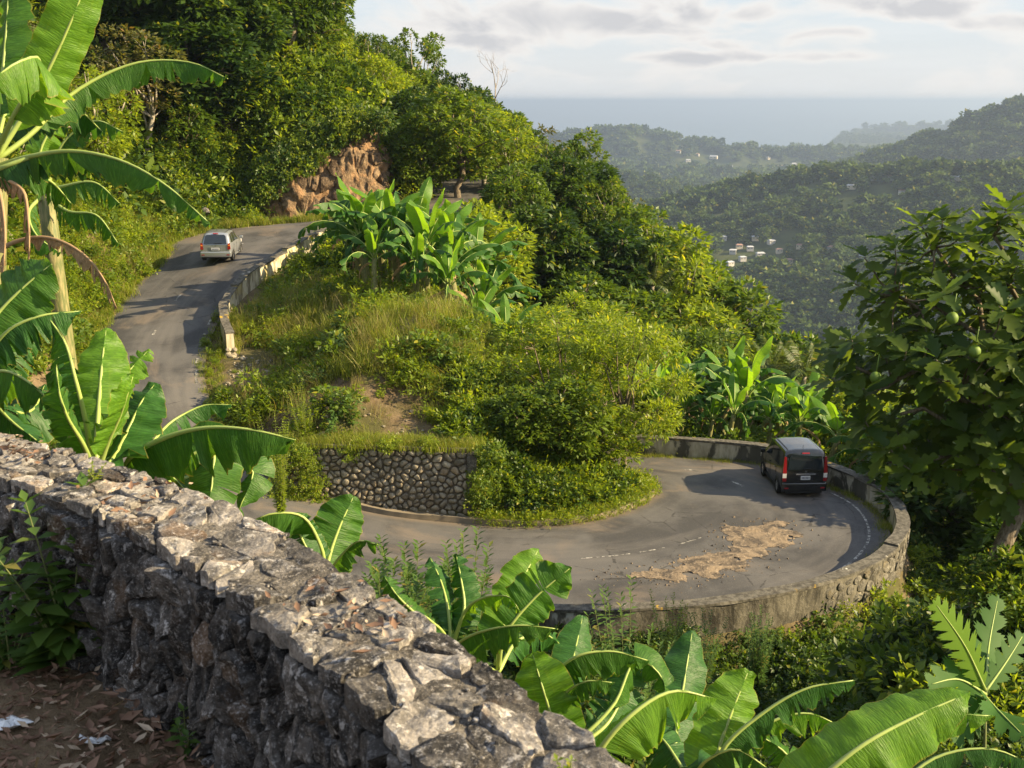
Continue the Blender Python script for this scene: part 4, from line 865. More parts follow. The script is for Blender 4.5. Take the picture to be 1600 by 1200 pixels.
# stone retaining wall below the mound
def retaining_wall():
    e = empty('fieldstone_retaining_wall', (0, 0, 0)); tag(e, 'pale fieldstone retaining wall with dark joints beside the lower road, grass on its top', 'wall')
    a = np.array((-8.1, 37.75)); b = np.array((-1.55, 37.12)); d = (b - a); L = np.linalg.norm(d); d /= L; n = np.array((d[1], -d[0])); Z0 = -14.45; H = 2.5
    def f(s, v, o): return (a[0] + d[0] * s + n[0] * (o + 0.06 * (H - v)), a[1] + d[1] * s + n[1] * (o + 0.06 * (H - v)), Z0 + v)
    V = []; 
    for s in np.linspace(0, L, 40):
        for v in np.linspace(-0.3, H, 14): V.append(f(s, v, -0.03 + 0.05 * (float(fbm(s * 3, v * 3, 91)) - 0.45)))
        V.append(f(s, H + 0.02, -0.6)); V.append(f(s, -0.3, -0.6))
    m = 16; Fc = [(i * m + j, (i + 1) * m + j, (i + 1) * m + (j + 1) % m, i * m + (j + 1) % m) for i in range(39) for j in range(m)] + [tuple(range(m)), tuple(39 * m + j for j in range(m))[::-1]]
    link('mortar', npmesh('mortar', V, Fc, M['mortar_mid'], False), e)
    pts = jitter_grid(0.05, L - 0.1, 0.02, H - 0.13, 0.26, 0.22, 0.5); pts = [p for p in pts if rnd.random() < 0.9] + [(rnd.uniform(0.1, L - 0.1), rnd.uniform(0, H - 0.2)) for _ in range(22)]
    for poly in cells(pts, 0.03, L - 0.03, 0.0, H - 0.1, 0.9):
        if poly is None: continue
        add_stone('stone', stone_mesh(poly, f, 0.022 + 0.016 * rnd.random(), 0.06, 10, (1.0, 0.93, 0.62), (-0.6, 0.62, 1.0), 0.5, tilt=0.45, sharp=rnd.random() < 0.8), M['stone_mid'], e, True)
    V = []; ns = 40
    for s in np.linspace(-0.02, L + 0.02, ns):
        w = 0.03 * (vnoise(s * 2, 1, 3) - 0.5)
        for o, v in ((0.05 + w, H - 0.09), (0.07 + w, H + 0.03), (-0.5, H + 0.06), (-0.5, H - 0.09)): V.append(f(s, v, o))
    link('coping', npmesh('coping', V, [(i * 4 + j, (i + 1) * 4 + j, (i + 1) * 4 + (j + 1) % 4, i * 4 + (j + 1) % 4) for i in range(ns - 1) for j in range(4)] + [(0, 1, 2, 3), tuple(ns * 4 - 4 + j for j in (3, 2, 1, 0))], M['concrete']), e)
    # pilaster at its right end
    bb = MB(); q = f(L + 0.12, 1.0, -0.2); bb.box((q[0], q[1], Z0 + 1.05), (0.32, 0.5, 2.6)); bb.build('end_pillar', M['stone_par'], e)
retaining_wall()
# kerb along the inside of the bend
def kerb():
    p = edge_pts(13.6, 25.2, 1.0, 150); c = edge_pts(13.6, 25.2, 0.9, 150); o = p[:, :2] - c[:, :2]; o /= np.linalg.norm(o, axis=1)[:, None]; q = np.column_stack((p[:, :2] + o * 0.16, p[:, 2])); f, L = path_fn(q)
    t1 = f(5, 0.1, 0); sg = 1 if np.hypot(t1[0] - c[60, 0], t1[1] - c[60, 1]) < 99 else 1
    e = extrude(f, 0, L, 260, [(-0.15, -0.3), (-0.14, 0.16), (0.13, 0.19), (0.17, -0.3)], M['concrete'], 'kerb', None, 0.05, 77); tag(e, kind='structure')
kerb()
# ---------------------------------------------------------------- rock cutting beside the upper road
def cliff():
    e = empty('rock_cutting', (0, 0, 0)); tag(e, 'sunlit orange-brown rock cutting above the bend of the upper road', 'cliff')
    line = catmull([(-21.8, 75.5, -8.2), (-18.8, 75.6, -8.0), (-15.5, 74.4, -7.8), (-12.6, 74.8, -7.7), (-10.2, 75.0, -7.5), (-8.2, 76.8, -7.3), (-7.7, 80, -7.0), (-8.2, 84, -6.8)], 120)
    f0, L = path_fn(line)
    H = lambda s: 2.0 + 3.8 * sstep(2.5, 10.5, s) * (1 - 0.45 * sstep(14, 20, s)) + 0.9 * (vnoise(s * 0.8, 2.0, 57) - 0.5)
    t1 = f0(8, 1, 0); sg = 1 if t1[1] < f0(8, 0, 0)[1] else -1
    def f(s, v, o): 
        h = float(H(s)); lean = 0.33 * v + 0.25 * max(0, v - h * 0.75)**1.5; x = f0(s, sg * (o - lean + 0.9 * (float(fbm(s * 0.5, v * 0.5, 51)) - 0.45)), v - 0.3); return x
    ns, nv = 190, 48; V = []
    for s in np.linspace(0, L, ns):
        for v in np.linspace(0, 1, nv): vv = v * float(H(s)); V.append(f(s, vv, -0.06 + 1.3 * (float(fbm(s * 1.3, vv * 0.9, 53, 5)) - 0.45)))
    idx = np.arange(ns * nv).reshape(ns, nv); Fc = np.stack((idx[:-1, :-1], idx[1:, :-1], idx[1:, 1:], idx[:-1, 1:]), -1).reshape(-1, 4)
    link('rock_bed', npmesh('rock_bed', V, Fc, M['cliffbed'], False), e)
    pts = jitter_grid(4.5, 19, 0.05, 6.4, 0.50, 0.62, 0.45); pts = [p for p in pts if p[1] < float(H(p[0])) - 0.3 and vnoise(p[0] * 0.9, p[1] * 0.9, 35) < 0.45 and p[0] > 4.6]
    for poly in cells(pts, 4.2, 19.3, 0.0, 6.6, 1.15):
        if poly is None or np.ptp(poly, axis=0).max() > 2.2: continue
        add_stone('rock', stone_mesh(poly, f, 0.07, 0.22 * (0.3 + rnd.random()), 7, (1.0, 0.8, 0.35), (-0.7, 0.6, 1.0), 0.7, tilt=0.7), M['cliff'], e, False)
cliff()
# dark outcrop at the bend behind the silver car, rubble along the hill-side verge
def loose_rocks():
    e = empty('rock_outcrop', (0, 0, 0)); tag(e, 'small dark rock outcrop at the road edge just left of the silver car', 'rocks')
    for i in range(22):
        x = -22.2 + rnd.random() * 2.6; y = 71.5 + rnd.random() * 2.2; add_stone('rock', ball_stone((x, y, -8.2 + rnd.random() * 1.5), 0.25 + 0.3 * rnd.random(), 0.9, 1), M['stone_fg'], e, False)
    def rocks(n, place, rmin, rmax, where, group, mats):
        rs = sorted([place() for _ in range(n)], key=lambda q: q[0] / q[1])
        names = ['leftmost', 'second from the left', 'third from the left', 'fourth from the left', 'fifth from the left', 'sixth from the left', 'seventh from the left', 'eighth from the left', 'ninth from the left', 'tenth from the left', 'eleventh from the left', 'twelfth from the left', 'thirteenth from the left', 'rightmost']
        for i, (x, y, z) in enumerate(rs):
            r = rmin + (rmax - rmin) * rnd.random()**2; o = add_stone('rock', ball_stone((x, y, z + r * 0.2), r, 0.65, 1), mats[i % len(mats)], None, False); tag(o, 'loose rock %s, %s' % (where, names[-1] if i == n - 1 else names[i]), 'rock', group)
    p = edge_pts(6.4, 11.5, -0.06, 60)
    def verge_spot(): q = p[rnd.randrange(60)]; return (q[0] - rnd.random() * 0.5, q[1] + (rnd.random() - 0.5) * 0.3, q[2])
    def dirt_spot(): x, y = rnd.uniform(-9.5, -2.2), rnd.uniform(38.4, 40.6); return (x, y, G(x, y))
    def end_spot(): x, y = rnd.uniform(-12.3, -10.4), rnd.uniform(44.5, 48); return (x, y, G(x, y))
    rocks(14, verge_spot, 0.14, 0.34, 'on the earth verge left of the upper road', 'loose rocks along the upper verge', [M['stone_mid'], M['cliff']])
    rocks(12, dirt_spot, 0.12, 0.3, 'on the bare earth above the fieldstone wall', 'loose rocks above the fieldstone wall', [M['stone_mid']])
    rocks(8, end_spot, 0.10, 0.24, 'on the dirt by the broken parapet end', 'loose rocks by the broken parapet end', [M['stone_mid'], M['stone_par']])
    b = MB()
    for i in range(260):
        x, y, z = (verge_spot, dirt_spot, end_spot)[i % 3](); o_, V, F = ball_stone((x, y, z + 0.01), 0.03 + 0.06 * rnd.random(), 0.7, 1); b.add(V + o_, F)
    o = b.build('roadside_rubble', M['stone_mid']); tag(o, kind='stuff')
loose_rocks()
# ---------------------------------------------------------------- vehicles
def car_paint(nm, col, rough, metal, coat=0.6):
    t = NT(nm); p = t.pos(); g = t.noise(p, 3, 5, 0.6); dust = t.math('MULTIPLY', t.ramp(g, 0.4, 0.8), 0.10)
    t.bsdf(t.mix(dust, col, (0.22, 0.19, 0.15)), rough, None, metal, 0.5, Coat_Weight=coat, Coat_Roughness=0.08); return t.m
M['p_silver'] = car_paint('silver_paint', (0.36, 0.38, 0.40), 0.30, 0.6); M['p_black'] = car_paint('black_paint', (0.004, 0.005, 0.005), 0.22, 0.0, 1.0)
M['glass'] = simple('tinted_glass', (0.012, 0.018, 0.024), 0.06, var=0.1, spec=0.8); M['tyre'] = simple('tyre_rubber', (0.018, 0.018, 0.018), 0.85); M['rim'] = simple('alloy_rim', (0.55, 0.55, 0.56), 0.3, 0.8, 0.05)
M['red'] = simple('tail_lamp_red', (0.24, 0.010, 0.012), 0.2, var=0.1, spec=0.6); M['lampw'] = simple('lamp_clear', (0.65, 0.62, 0.60), 0.2, var=0.05); M['amber'] = simple('lamp_amber', (0.75, 0.22, 0.03), 0.2, var=0.05)
M['trim'] = simple('black_trim', (0.015, 0.015, 0.016), 0.5); M['chrome'] = simple('chrome_strip', (0.75, 0.76, 0.78), 0.15, 0.9, 0.03); M['plate'] = simple('plate_white', (0.62, 0.63, 0.64), 0.5, var=0.05); M['ink'] = simple('plate_ink', (0.05, 0.06, 0.10), 0.6)
def make_car(name, label, cat, loc, rz, paint, K, pitch=0.0):
    """x forward from the rear bumper, y left. K: dimension table"""
    e = empty(name, loc); e.rotation_euler = (0, pitch, rz); tag(e, label, cat)
    Ln, Wd, Hh = K['L'], K['W'], K['H']; w = Wd / 2
    prof = np.array(K['prof'], float)                                     # x, belt z, roof z, half width, roof half width
    xs = np.linspace(prof[0, 0], prof[-1, 0], 64); pr = np.column_stack([xs] + [np.interp(xs, prof[:, 0], prof[:, j]) for j in range(1, 5)])
    for _ in range(2): pr[1:-1, 1:] = pr[:-2, 1:] * 0.25 + pr[1:-1, 1:] * 0.5 + pr[2:, 1:] * 0.25
    zb = K['sill']
    def section(x, zbelt, zroof, hw, rw):
        dz = zbelt - zb; f = []
        for y, z in ((hw * 0.80, zb), (hw * 0.93, zb + 0.03), (hw * 0.985, zb + dz * 0.22), (hw, zb + dz * 0.5), (hw * 0.99, zb + dz * 0.78), (hw * 0.965, zbelt)): f.append((y, z))
        dr = zroof - zbelt; b = hw * 0.965
        for u in (0.25, 0.5, 0.75): f.append((b + (rw - b) * (u * 0.9), zbelt + dr * u * 0.93))
        f += [(rw + 0.015, zroof - min(0.10, dr * 0.2)), (rw - 0.05, zroof - min(0.035, dr * 0.1)), (rw - 0.18, zroof - 0.006 * (dr > 0.1)), (rw * 0.45, zroof + 0.018)]
        return f
    V = []; k = 0
    for r in pr:
        f = section(*r); full = [(r[0], y, z) for y, z in f] + [(r[0], -y, z) for y, z in reversed(f)]; k = len(full); V += full
    n = len(pr); Fc = [(i * k + j, (i + 1) * k + j, (i + 1) * k + (j + 1) % k, i * k + (j + 1) % k) for i in range(n - 1) for j in range(k)]
    Fc += [tuple(range(k)), tuple((n - 1) * k + j for j in range(k))[::-1]]
    body = link('body', npmesh('body', V, Fc, paint, True), e)
    md = body.modifiers.new('edge', 'EDGE_SPLIT'); md.split_angle = R(38)
    def side(x, u, sg, off=0.006):
        """point on the side glass: u from belt 0 to roof 1"""
        r = [np.interp(x, pr[:, 0], pr[:, j]) for j in range(1, 5)]; b = r[2] * 0.965
        return (x, sg * (b + (r[3] - b) * u * 0.9 + off), r[0] + (r[1] - r[0]) * u * 0.93)
    def panel(nm, quad, mat, sg, thick=None):
        """quad: ((x, u) x4) corners on the side, subdivided"""
        m = 7; V = []
        for a in np.linspace(0, 1, m):
            for b in np.linspace(0, 1, 5):
                x = (quad[0][0] * (1 - a) + quad[1][0] * a) * (1 - b) + (quad[3][0] * (1 - a) + quad[2][0] * a) * b; u = (quad[0][1] * (1 - a) + quad[1][1] * a) * (1 - b) + (quad[3][1] * (1 - a) + quad[2][1] * a) * b
                V.append(side(x, u, sg))
        Fc = [(i * 5 + j, (i + 1) * 5 + j, (i + 1) * 5 + j + 1, i * 5 + j + 1) for i in range(m - 1) for j in range(4)]
        return link(nm, npmesh(nm, V, Fc, mat, True), e)
    for sg in (1, -1):
        for q in K['glass']: panel('window', q, M['glass'], sg)
        # door seams and handles
        for x in K['seams']:
            b = MB(); b.box((x, sg * (w + 0.001), (zb + K['belt']) / 2 + 0.03), (0.012, 0.006, (K['belt'] - zb) * 0.78)); b.build('door_seam', M['trim'], e)
        for x in K['handles']:
            b = MB(); b.box((x, sg * (w * 0.995 + 0.012), K['belt'] - 0.13), (0.17, 0.03, 0.03)); b.build('door_handle', paint, e)
        # mirror
        b = MB(); x = K['mirror']; b.box((x, sg * (w + 0.10), K['belt'] + 0.07), (0.12, 0.2, 0.15)); o = b.build('wing_mirror', paint if K.get('mpaint') else M['trim'], e)
        bv = o.modifiers.new('b', 'BEVEL'); bv.width = 0.035; bv.segments = 3
        # sill
        b = MB(); b.box((Ln / 2, sg * (w - 0.035), zb + 0.02), (Ln * 0.48, 0.06, 0.07)); b.build('side_sill', M['trim'] if not K.get('mpaint') else paint, e)
        for x in K['axles']:
            rw = K['wr']; b = MB(); n = 22; V = []
            for rr, yy in ((rw * 1.20, w + 0.002), (rw * 0.9, w - 0.01)): V += [(x + rr * math.cos(a), sg * yy, rw + rr * math.sin(a)) for a in np.linspace(-0.25, math.pi + 0.25, n)]
            V.append((x, sg * (w - 0.01), rw * 0.6)); b.add(V, [(i, i + 1, n + i + 1, n + i) for i in range(n - 1)] + [(n + i, n + i + 1, 2 * n) for i in range(n - 1)]); b.build('wheel_arch', M['trim'], e)
            wh = empty('wheel', (x, sg * (w - 0.075), rw)); wh.parent = e
            bm = bmesh.new(); N_ = 28; prf = [(rw * 0.62, -0.09), (rw * 0.9, -0.10), (rw * 0.985, -0.075), (rw, -0.03), (rw, 0.03), (rw * 0.985, 0.075), (rw * 0.9, 0.10), (rw * 0.62, 0.09)]
            V = [(p[0] * math.cos(a), p[1], p[0] * math.sin(a)) for a in np.arange(N_) * 2 * math.pi / N_ for p in prf]; m = len(prf)
            link('tyre', npmesh('tyre', V, [(i * m + j, i * m + (j + 1) % m, ((i + 1) % N_) * m + (j + 1) % m, ((i + 1) % N_) * m + j) for i in range(N_) for j in range(m)], M['tyre'], True), wh)
            b = MB(); a_ = np.arange(24) * 2 * math.pi / 24; y0 = sg * 0.075
            b.add([(rw * 0.66 * math.cos(a), y0, rw * 0.66 * math.sin(a)) for a in a_] + [(rw * 0.56 * math.cos(a), y0, rw * 0.56 * math.sin(a)) for a in a_] + [(rw * 0.56 * math.cos(a), y0 - sg * 0.05, rw * 0.56 * math.sin(a)) for a in a_], [(i, (i + 1) % 24, 24 + (i + 1) % 24, 24 + i) for i in range(24)] + [(24 + i, 24 + (i + 1) % 24, 48 + (i + 1) % 24, 48 + i) for i in range(24)])
            for kk in range(6):
                a = kk * math.pi / 3; c, s = math.cos(a), math.sin(a); b.box((rw * 0.32 * c, y0 - sg * 0.012, rw * 0.32 * s), (rw * 0.58, 0.02, rw * 0.17), ((c, 0, -s), (0, 1, 0), (s, 0, c)))
            b.build('rim', M['rim'], wh); b = MB(); b.add([(rw * 0.6 * math.cos(a), y0 - sg * 0.052, rw * 0.6 * math.sin(a)) for a in a_], [tuple(range(24))]); b.build('hub_well', M['trim'], wh)
    # rear: everything sits just behind the tailgate plane
    def rear_x(z): return np.interp(z, K['rz'], K['rx'])
    def rear_patch(nm, poly, mat, off=0.010, thick=0.03):
        """poly in (y, z); laid on the tailgate surface"""
        V = [(rear_x(z) - off, y, z) for y, z in poly] + [(rear_x(z) - off + thick, y, z) for y, z in poly]; m = len(poly)
        return link(nm, npmesh(nm, V, [tuple(range(m))[::-1] if False else tuple(range(m)), tuple(range(m, 2 * m))[::-1]] + [(i, m + i, m + (i + 1) % m, (i + 1) % m) for i in range(m)], mat), e)
    tg = K['tailgate']; V = []; ny = 13; zz = np.linspace(K['sill'] + 0.12, tg[1], 22)
    rear_patch('rear_window', K['rwin'], M['glass'], 0.014)
    for sg in (1, -1):
        for nm, poly, mt in K['lamps']: rear_patch(nm, [(sg * y, z) for y, z in poly], M[mt], 0.018, 0.06)
    bp = MB(); bp.box((K['bump'][0], 0, K['bump'][1]), K['bump'][2]); o = bp.build('rear_bumper', paint, e, True); bv = o.modifiers.new('b', 'BEVEL'); bv.width = 0.05; bv.segments = 4
    bp = MB(); bp.box((K['bump'][0] + 0.03, 0, K['bump'][1] - K['bump'][2][2] / 2 - 0.02), (0.12, Wd * 0.8, 0.08)); bp.build('lower_valance', M['trim'], e)
    for sg in (1, -1):
        bp = MB(); bp.box((K['bump'][0] - K['bump'][2][0] / 2 - 0.004, sg * w * 0.80, K['bump'][1] - 0.02), (0.012, 0.16, 0.05)); bp.build('reflector', M['red'], e)
    y0, z0, pw, ph = K['plate']; px = rear_x(z0) - 0.03
    rear_patch('plate_recess', [(y0 - pw * 0.75, z0 - ph * 0.8), (y0 + pw * 0.75, z0 - ph * 0.8), (y0 + pw * 0.75, z0 + ph * 0.8), (y0 - pw * 0.75, z0 + ph * 0.8)], M['trim'] if not K.get('mpaint') else paint, 0.012)
    pl = MB(); pl.box((px, y0, z0), (0.012, pw, ph)); pl = pl.build('number_plate', M['plate'], e)
    b = MB()
    for i in range(6): b.box((px - 0.008, y0 + pw * (0.36 - 0.145 * i), z0 - 0.005), (0.004, pw * 0.085, ph * 0.5))
    b.build('plate_characters', M['ink'], pl)
    if 'chrome' in K:
        y1, z1, cw, ch = K['chrome']; b = MB(); b.box((rear_x(z1) - 0.035, y1, z1), (0.03, cw, ch)); b.build('tailgate_garnish', M['chrome'], e)
    y1, z1, bs = K['badge']; b = MB()
    for dy, dz, sy, sz in ((-0.36, 0, 0.18, 1), (0.36, 0, 0.18, 1), (0, 0, 0.6, 0.18)): b.box((rear_x(z1) - 0.03, y1 + dy * bs, z1 + dz * bs), (0.012, sy * bs, sz * bs))
    b.build('badge', M['chrome'] if K.get('badgechrome') else M['trim'], e)
    # wiper, antenna, high stop lamp, roof lines
    zl = K['rwin'][0][1]; b = MB(); b.tube([(rear_x(zl) - 0.03, 0.05, zl + 0.03), (rear_x(zl + 0.05) - 0.04, -0.35, zl + 0.06)], 0.012, 5); b.build('rear_wiper', M['trim'], e)
    b = MB(); b.tube([(K['roofx'][0] + 0.25, 0, Hh), (K['roofx'][0] + 0.15, 0, Hh + 0.12)], 0.008, 5); b.build('antenna', M['trim'], e)
    zt = K['stop']; rear_patch('high_stop_lamp', [(-0.14, zt - 0.02), (0.14, zt - 0.02), (0.14, zt + 0.02), (-0.14, zt + 0.02)], M['red'], 0.02)
    for sg in (1, -1):
        b = MB(); ra = K['roofx']; b.box(((ra[0] + ra[1]) / 2, sg * (K['rw'] - 0.09), Hh + 0.001), (ra[1] - ra[0], 0.02, 0.012)); b.build('roof_seam', M['trim'], e)
    # front: windscreen and lamps, seen from elsewhere
    ws = K['wind']; V = []
    for a in np.linspace(0, 1, 6):
        x = ws[0][0] + (ws[1][0] - ws[0][0]) * a; z = ws[0][1] + (ws[1][1] - ws[0][1]) * a; yw = ws[0][2] + (ws[1][2] - ws[0][2]) * a; V += [(x + 0.04, -yw, z + 0.03), (x + 0.04, yw, z + 0.03)]
    link('windscreen', npmesh('windscreen', V, [(2 * i, 2 * i + 1, 2 * i + 3, 2 * i + 2) for i in range(5)], M['glass']), e)
    for sg in (1, -1):
        b = MB(); b.box((Ln - 0.16, sg * (w - 0.24), 0.72), (0.18, 0.34, 0.16)); b.build('headlight', M['lampw'], e)
    return e
VAN = dict(L=4.6, W=1.72, H=1.84, sill=0.24, belt=1.06, wr=0.32, axles=(0.86, 3.66), mirror=3.35, rw=0.72,
    prof=[(0.0, 0.98, 1.10, 0.78, 0.74), (0.03, 1.02, 1.50, 0.84, 0.75), (0.10, 1.06, 1.70, 0.855, 0.74), (0.28, 1.06, 1.82, 0.86, 0.73), (1.2, 1.06, 1.84, 0.86, 0.73), (2.4, 1.06, 1.835, 0.86, 0.725), (2.95, 1.05, 1.76, 0.86, 0.70), (3.45, 1.03, 1.40, 0.86, 0.68), (3.85, 1.00, 1.06, 0.855, 0.74), (4.35, 0.86, 0.92, 0.83, 0.70), (4.55, 0.62, 0.72, 0.76, 0.62), (4.6, 0.5, 0.6, 0.72, 0.6)],
    glass=[((0.30, 0.08), (1.20, 0.08), (1.18, 0.88), (0.45, 0.88)), ((1.28, 0.08), (2.22, 0.08), (2.18, 0.88), (1.26, 0.88)), ((2.30, 0.08), (3.30, 0.08), (2.78, 0.88), (2.28, 0.88))], seams=(1.24, 2.26, 3.25), handles=(1.45, 2.42),
    rz=(0.2, 0.6, 1.0, 1.3, 1.5, 1.7, 1.8), rx=(0.02, 0.0, -0.01, -0.01, 0.0, 0.06, 0.12), tailgate=(0.3, 1.8), rwin=[(-0.66, 1.12), (0.66, 1.12), (0.61, 1.62), (0.5, 1.70), (-0.5, 1.70), (-0.61, 1.62)],
    lamps=[('tail_lamp', [(0.70, 0.98), (0.845, 0.98), (0.80, 1.62), (0.72, 1.60)], 'red'), ('tail_lamp_lens', [(0.70, 0.80), (0.845, 0.80), (0.845, 0.97), (0.70, 0.97)], 'lampw'), ('tail_lamp', [(0.70, 0.66), (0.84, 0.66), (0.845, 0.79), (0.70, 0.79)], 'red')],
    bump=(0.03, 0.42, (0.16, 1.70, 0.34)), plate=(-0.02, 0.80, 0.36, 0.15), chrome=(-0.02, 0.945, 0.74, 0.05), badge=(-0.02, 1.04, 0.075), badgechrome=True, stop=1.74, roofx=(0.4, 2.7), wind=((3.75, 1.08, 0.66), (2.75, 1.76, 0.60)))
MPV = dict(L=4.2, W=1.70, H=1.60, sill=0.24, belt=0.96, wr=0.31, axles=(0.72, 3.32), mirror=3.0, rw=0.62, mpaint=True,
    prof=[(0.0, 0.86, 0.95, 0.76, 0.70), (0.03, 0.92, 1.0, 0.83, 0.69), (0.34, 0.95, 1.49, 0.85, 0.65), (0.50, 0.96, 1.56, 0.85, 0.64), (1.2, 0.96, 1.60, 0.85, 0.64), (2.0, 0.95, 1.58, 0.85, 0.63), (2.45, 0.94, 1.50, 0.85, 0.61), (3.1, 0.92, 1.10, 0.85, 0.64), (3.4, 0.90, 0.96, 0.845, 0.70), (3.9, 0.76, 0.82, 0.80, 0.66), (4.15, 0.56, 0.64, 0.72, 0.6), (4.2, 0.45, 0.52, 0.68, 0.55)],
    glass=[((0.42, 0.12), (0.98, 0.08), (0.96, 0.86), (0.66, 0.84)), ((1.06, 0.08), (1.86, 0.08), (1.80, 0.88), (1.04, 0.88)), ((1.94, 0.08), (2.86, 0.08), (2.34, 0.88), (1.90, 0.88))], seams=(1.02, 1.90, 2.85), handles=(1.2, 2.08),
    rz=(0.2, 0.55, 0.9, 1.0, 1.49, 1.58), rx=(0.04, 0.0, -0.02, -0.01, 0.28, 0.38), tailgate=(0.3, 1.5), rwin=[(-0.63, 0.99), (0.63, 0.99), (0.56, 1.40), (0.46, 1.47), (-0.46, 1.47), (-0.56, 1.40)],
    lamps=[('tail_lamp', [(0.66, 0.68), (0.82, 0.70), (0.80, 1.04), (0.68, 1.02)], 'red'), ('tail_lamp_lens', [(0.69, 0.88), (0.80, 0.88), (0.79, 0.95), (0.69, 0.95)], 'amber')],
    bump=(0.02, 0.42, (0.18, 1.68, 0.30)), plate=(0.0, 0.72, 0.44, 0.13), badge=(0.0, 0.89, 0.06), stop=1.535, roofx=(0.6, 2.3), wind=((3.12, 1.06, 0.60), (2.35, 1.52, 0.52)))
# the van pulls away round the bend; rear bumper towards the viewer
vx, vy = 10.95, 38.9
make_car('black_minivan', 'black minivan with chrome tailgate strip driving away round the lower hairpin', 'minivan', (vx, vy, road_z(10.5, 40.2) + 0.012), R(93), M['p_black'], VAN).scale = (0.70, 1.0, 1.0)
cx, cy_ = -16.35, 60.5
make_car('silver_people_carrier', 'small silver people carrier driving away on the upper road', 'car', (cx, cy_, road_z(-16.1, 61.8) + 0.015), R(93), M['p_silver'], MPV, pitch=-0.02).scale = (0.86, 1.0, 1.0)
# ---------------------------------------------------------------- plant kit
def vunit(v): v = np.asarray(v, float); return v / (np.linalg.norm(v) + 1e-9)
def banana_leaf_mesh(pts, width, up=(0, 0, 1), fold=(25, 25), tears=6, seed=0, mats=None, pf=0.12, n=30, m=4, hang=0.35, rag=0.3, sway=0.0, gap=1.0):
    """blade and midrib meshes along a curve through pts; fold = degrees each half drops from flat; returns (blade, midrib)"""
    rr = random.Random(seed); c = catmull(np.array(pts, float), n + 1); T = np.gradient(c, axis=0); T /= np.linalg.norm(T, axis=1)[:, None]
    up = vunit(up); L = np.linalg.norm(np.diff(c, axis=0), axis=1).sum(); V = []; UV = []; Fc = []
    S = np.cross(T, up); S /= np.linalg.norm(S, axis=1)[:, None] + 1e-6
    for i in range(1, len(S)):
        if np.dot(S[i], S[i - 1]) < 0: S[i] = -S[i]
    Nn = np.cross(S, T); dn = np.array((0, 0, -1.0)); ts = np.linspace(0, 1, n + 1); i0 = int(round(pf * n))
    def wid(t):
        u = (t - pf) / (1 - pf)
        if u <= 0: return 0.02
        return width * 0.5 * min(1, (u / 0.16)**0.6) * (1 - max(0, (u - 0.55) / 0.45)**2.6 * 0.86)
    for sg in (-1, 1):
        f0 = fold[0] if sg < 0 else fold[1]
        cuts = sorted([i0] + [rr.randint(i0 + 2, n - 1) for _ in range(tears)] + [n]); cuts = sorted(set(cuts))
        for a, b in zip(cuts[:-1], cuts[1:]):
            jit = (rr.random() - 0.5) * 2; extra = jit * 20 * rag; lag = (rr.random() - 0.5) * 0.05 * L * rag; wj = 1 - 0.14 * rr.random() * rag; hg = hang * (0.6 + 0.8 * rr.random()); base = len(V)
            for i in range(a, b + 1):
                w = wid(ts[i]) * wj; ew = (i - a) / max(1, b - a)                       # pinch the strip towards its own middle at the rim
                pin = (0.5 - ew) * gap * (b - a) / n * L * (0.34 if tears > 1 else 0.0) * (0.5 + rag)
                q = c[i].copy()
                for k in range(m + 1):
                    if k > 0:
                        u = k / m; ang = R(f0 + extra * u + 16 * u + 3 * math.sin(i * 1.7 + seed)); d = math.cos(ang) * S[i] * sg - math.sin(ang) * Nn[i]; d = vunit(d * (1 - hg * u) + dn * hg * u * 1.1)
                        q = q + d * w / m + T[i] * ((lag + pin) / m * u * 1.6 + w * 0.16 / m) + Nn[i] * (0.012 * RIP[(i * 7 + seed) % 97] * u / m * 4 * (n > 25) + 0.05 * width * math.sin(i * 0.9 + seed * 2.0) * u / m * 2)
                    V.append(q + Nn[i] * 0.004 * math.sin(k * 1.7 + i)); UV.append((ts[i] * L / 1.5, k / m))
            mm = m + 1
            for i in range(b - a):
                for k in range(m):
                    q = (base + i * mm + k, base + (i + 1) * mm + k, base + (i + 1) * mm + k + 1, base + i * mm + k + 1); Fc.append(q if sg > 0 else q[::-1])
    mats = mats or (M['banana'], M['midrib'])
    bl = npmesh('leaf', V, np.array(Fc), mats[0], True, uv=UV)
    b = MB(); sel = list(range(0, n + 1, 2)); r0 = 0.016 + 0.02 * width; b.tube(c[sel] - Nn[sel] * 0.006, [max(0.003, r0 * (1 - 0.85 * ts[i])) for i in sel], 5); mr = b.mesh('midrib', mats[1], True)
    return bl, mr
RIP = [random.Random(4).uniform(-1, 1) for _ in range(1)] + [random.Random(50 + q).uniform(-1, 1) for q in range(96)]
def add_leaf(parent, pts, width, **k):
    o0 = np.array(parent.location) if parent is not None else np.zeros(3); pts = [np.asarray(p, float) - o0 for p in pts]
    bl, mr = banana_leaf_mesh(pts, width, **k); o = link('leaf', bl, parent); link('midrib', mr, o); return o
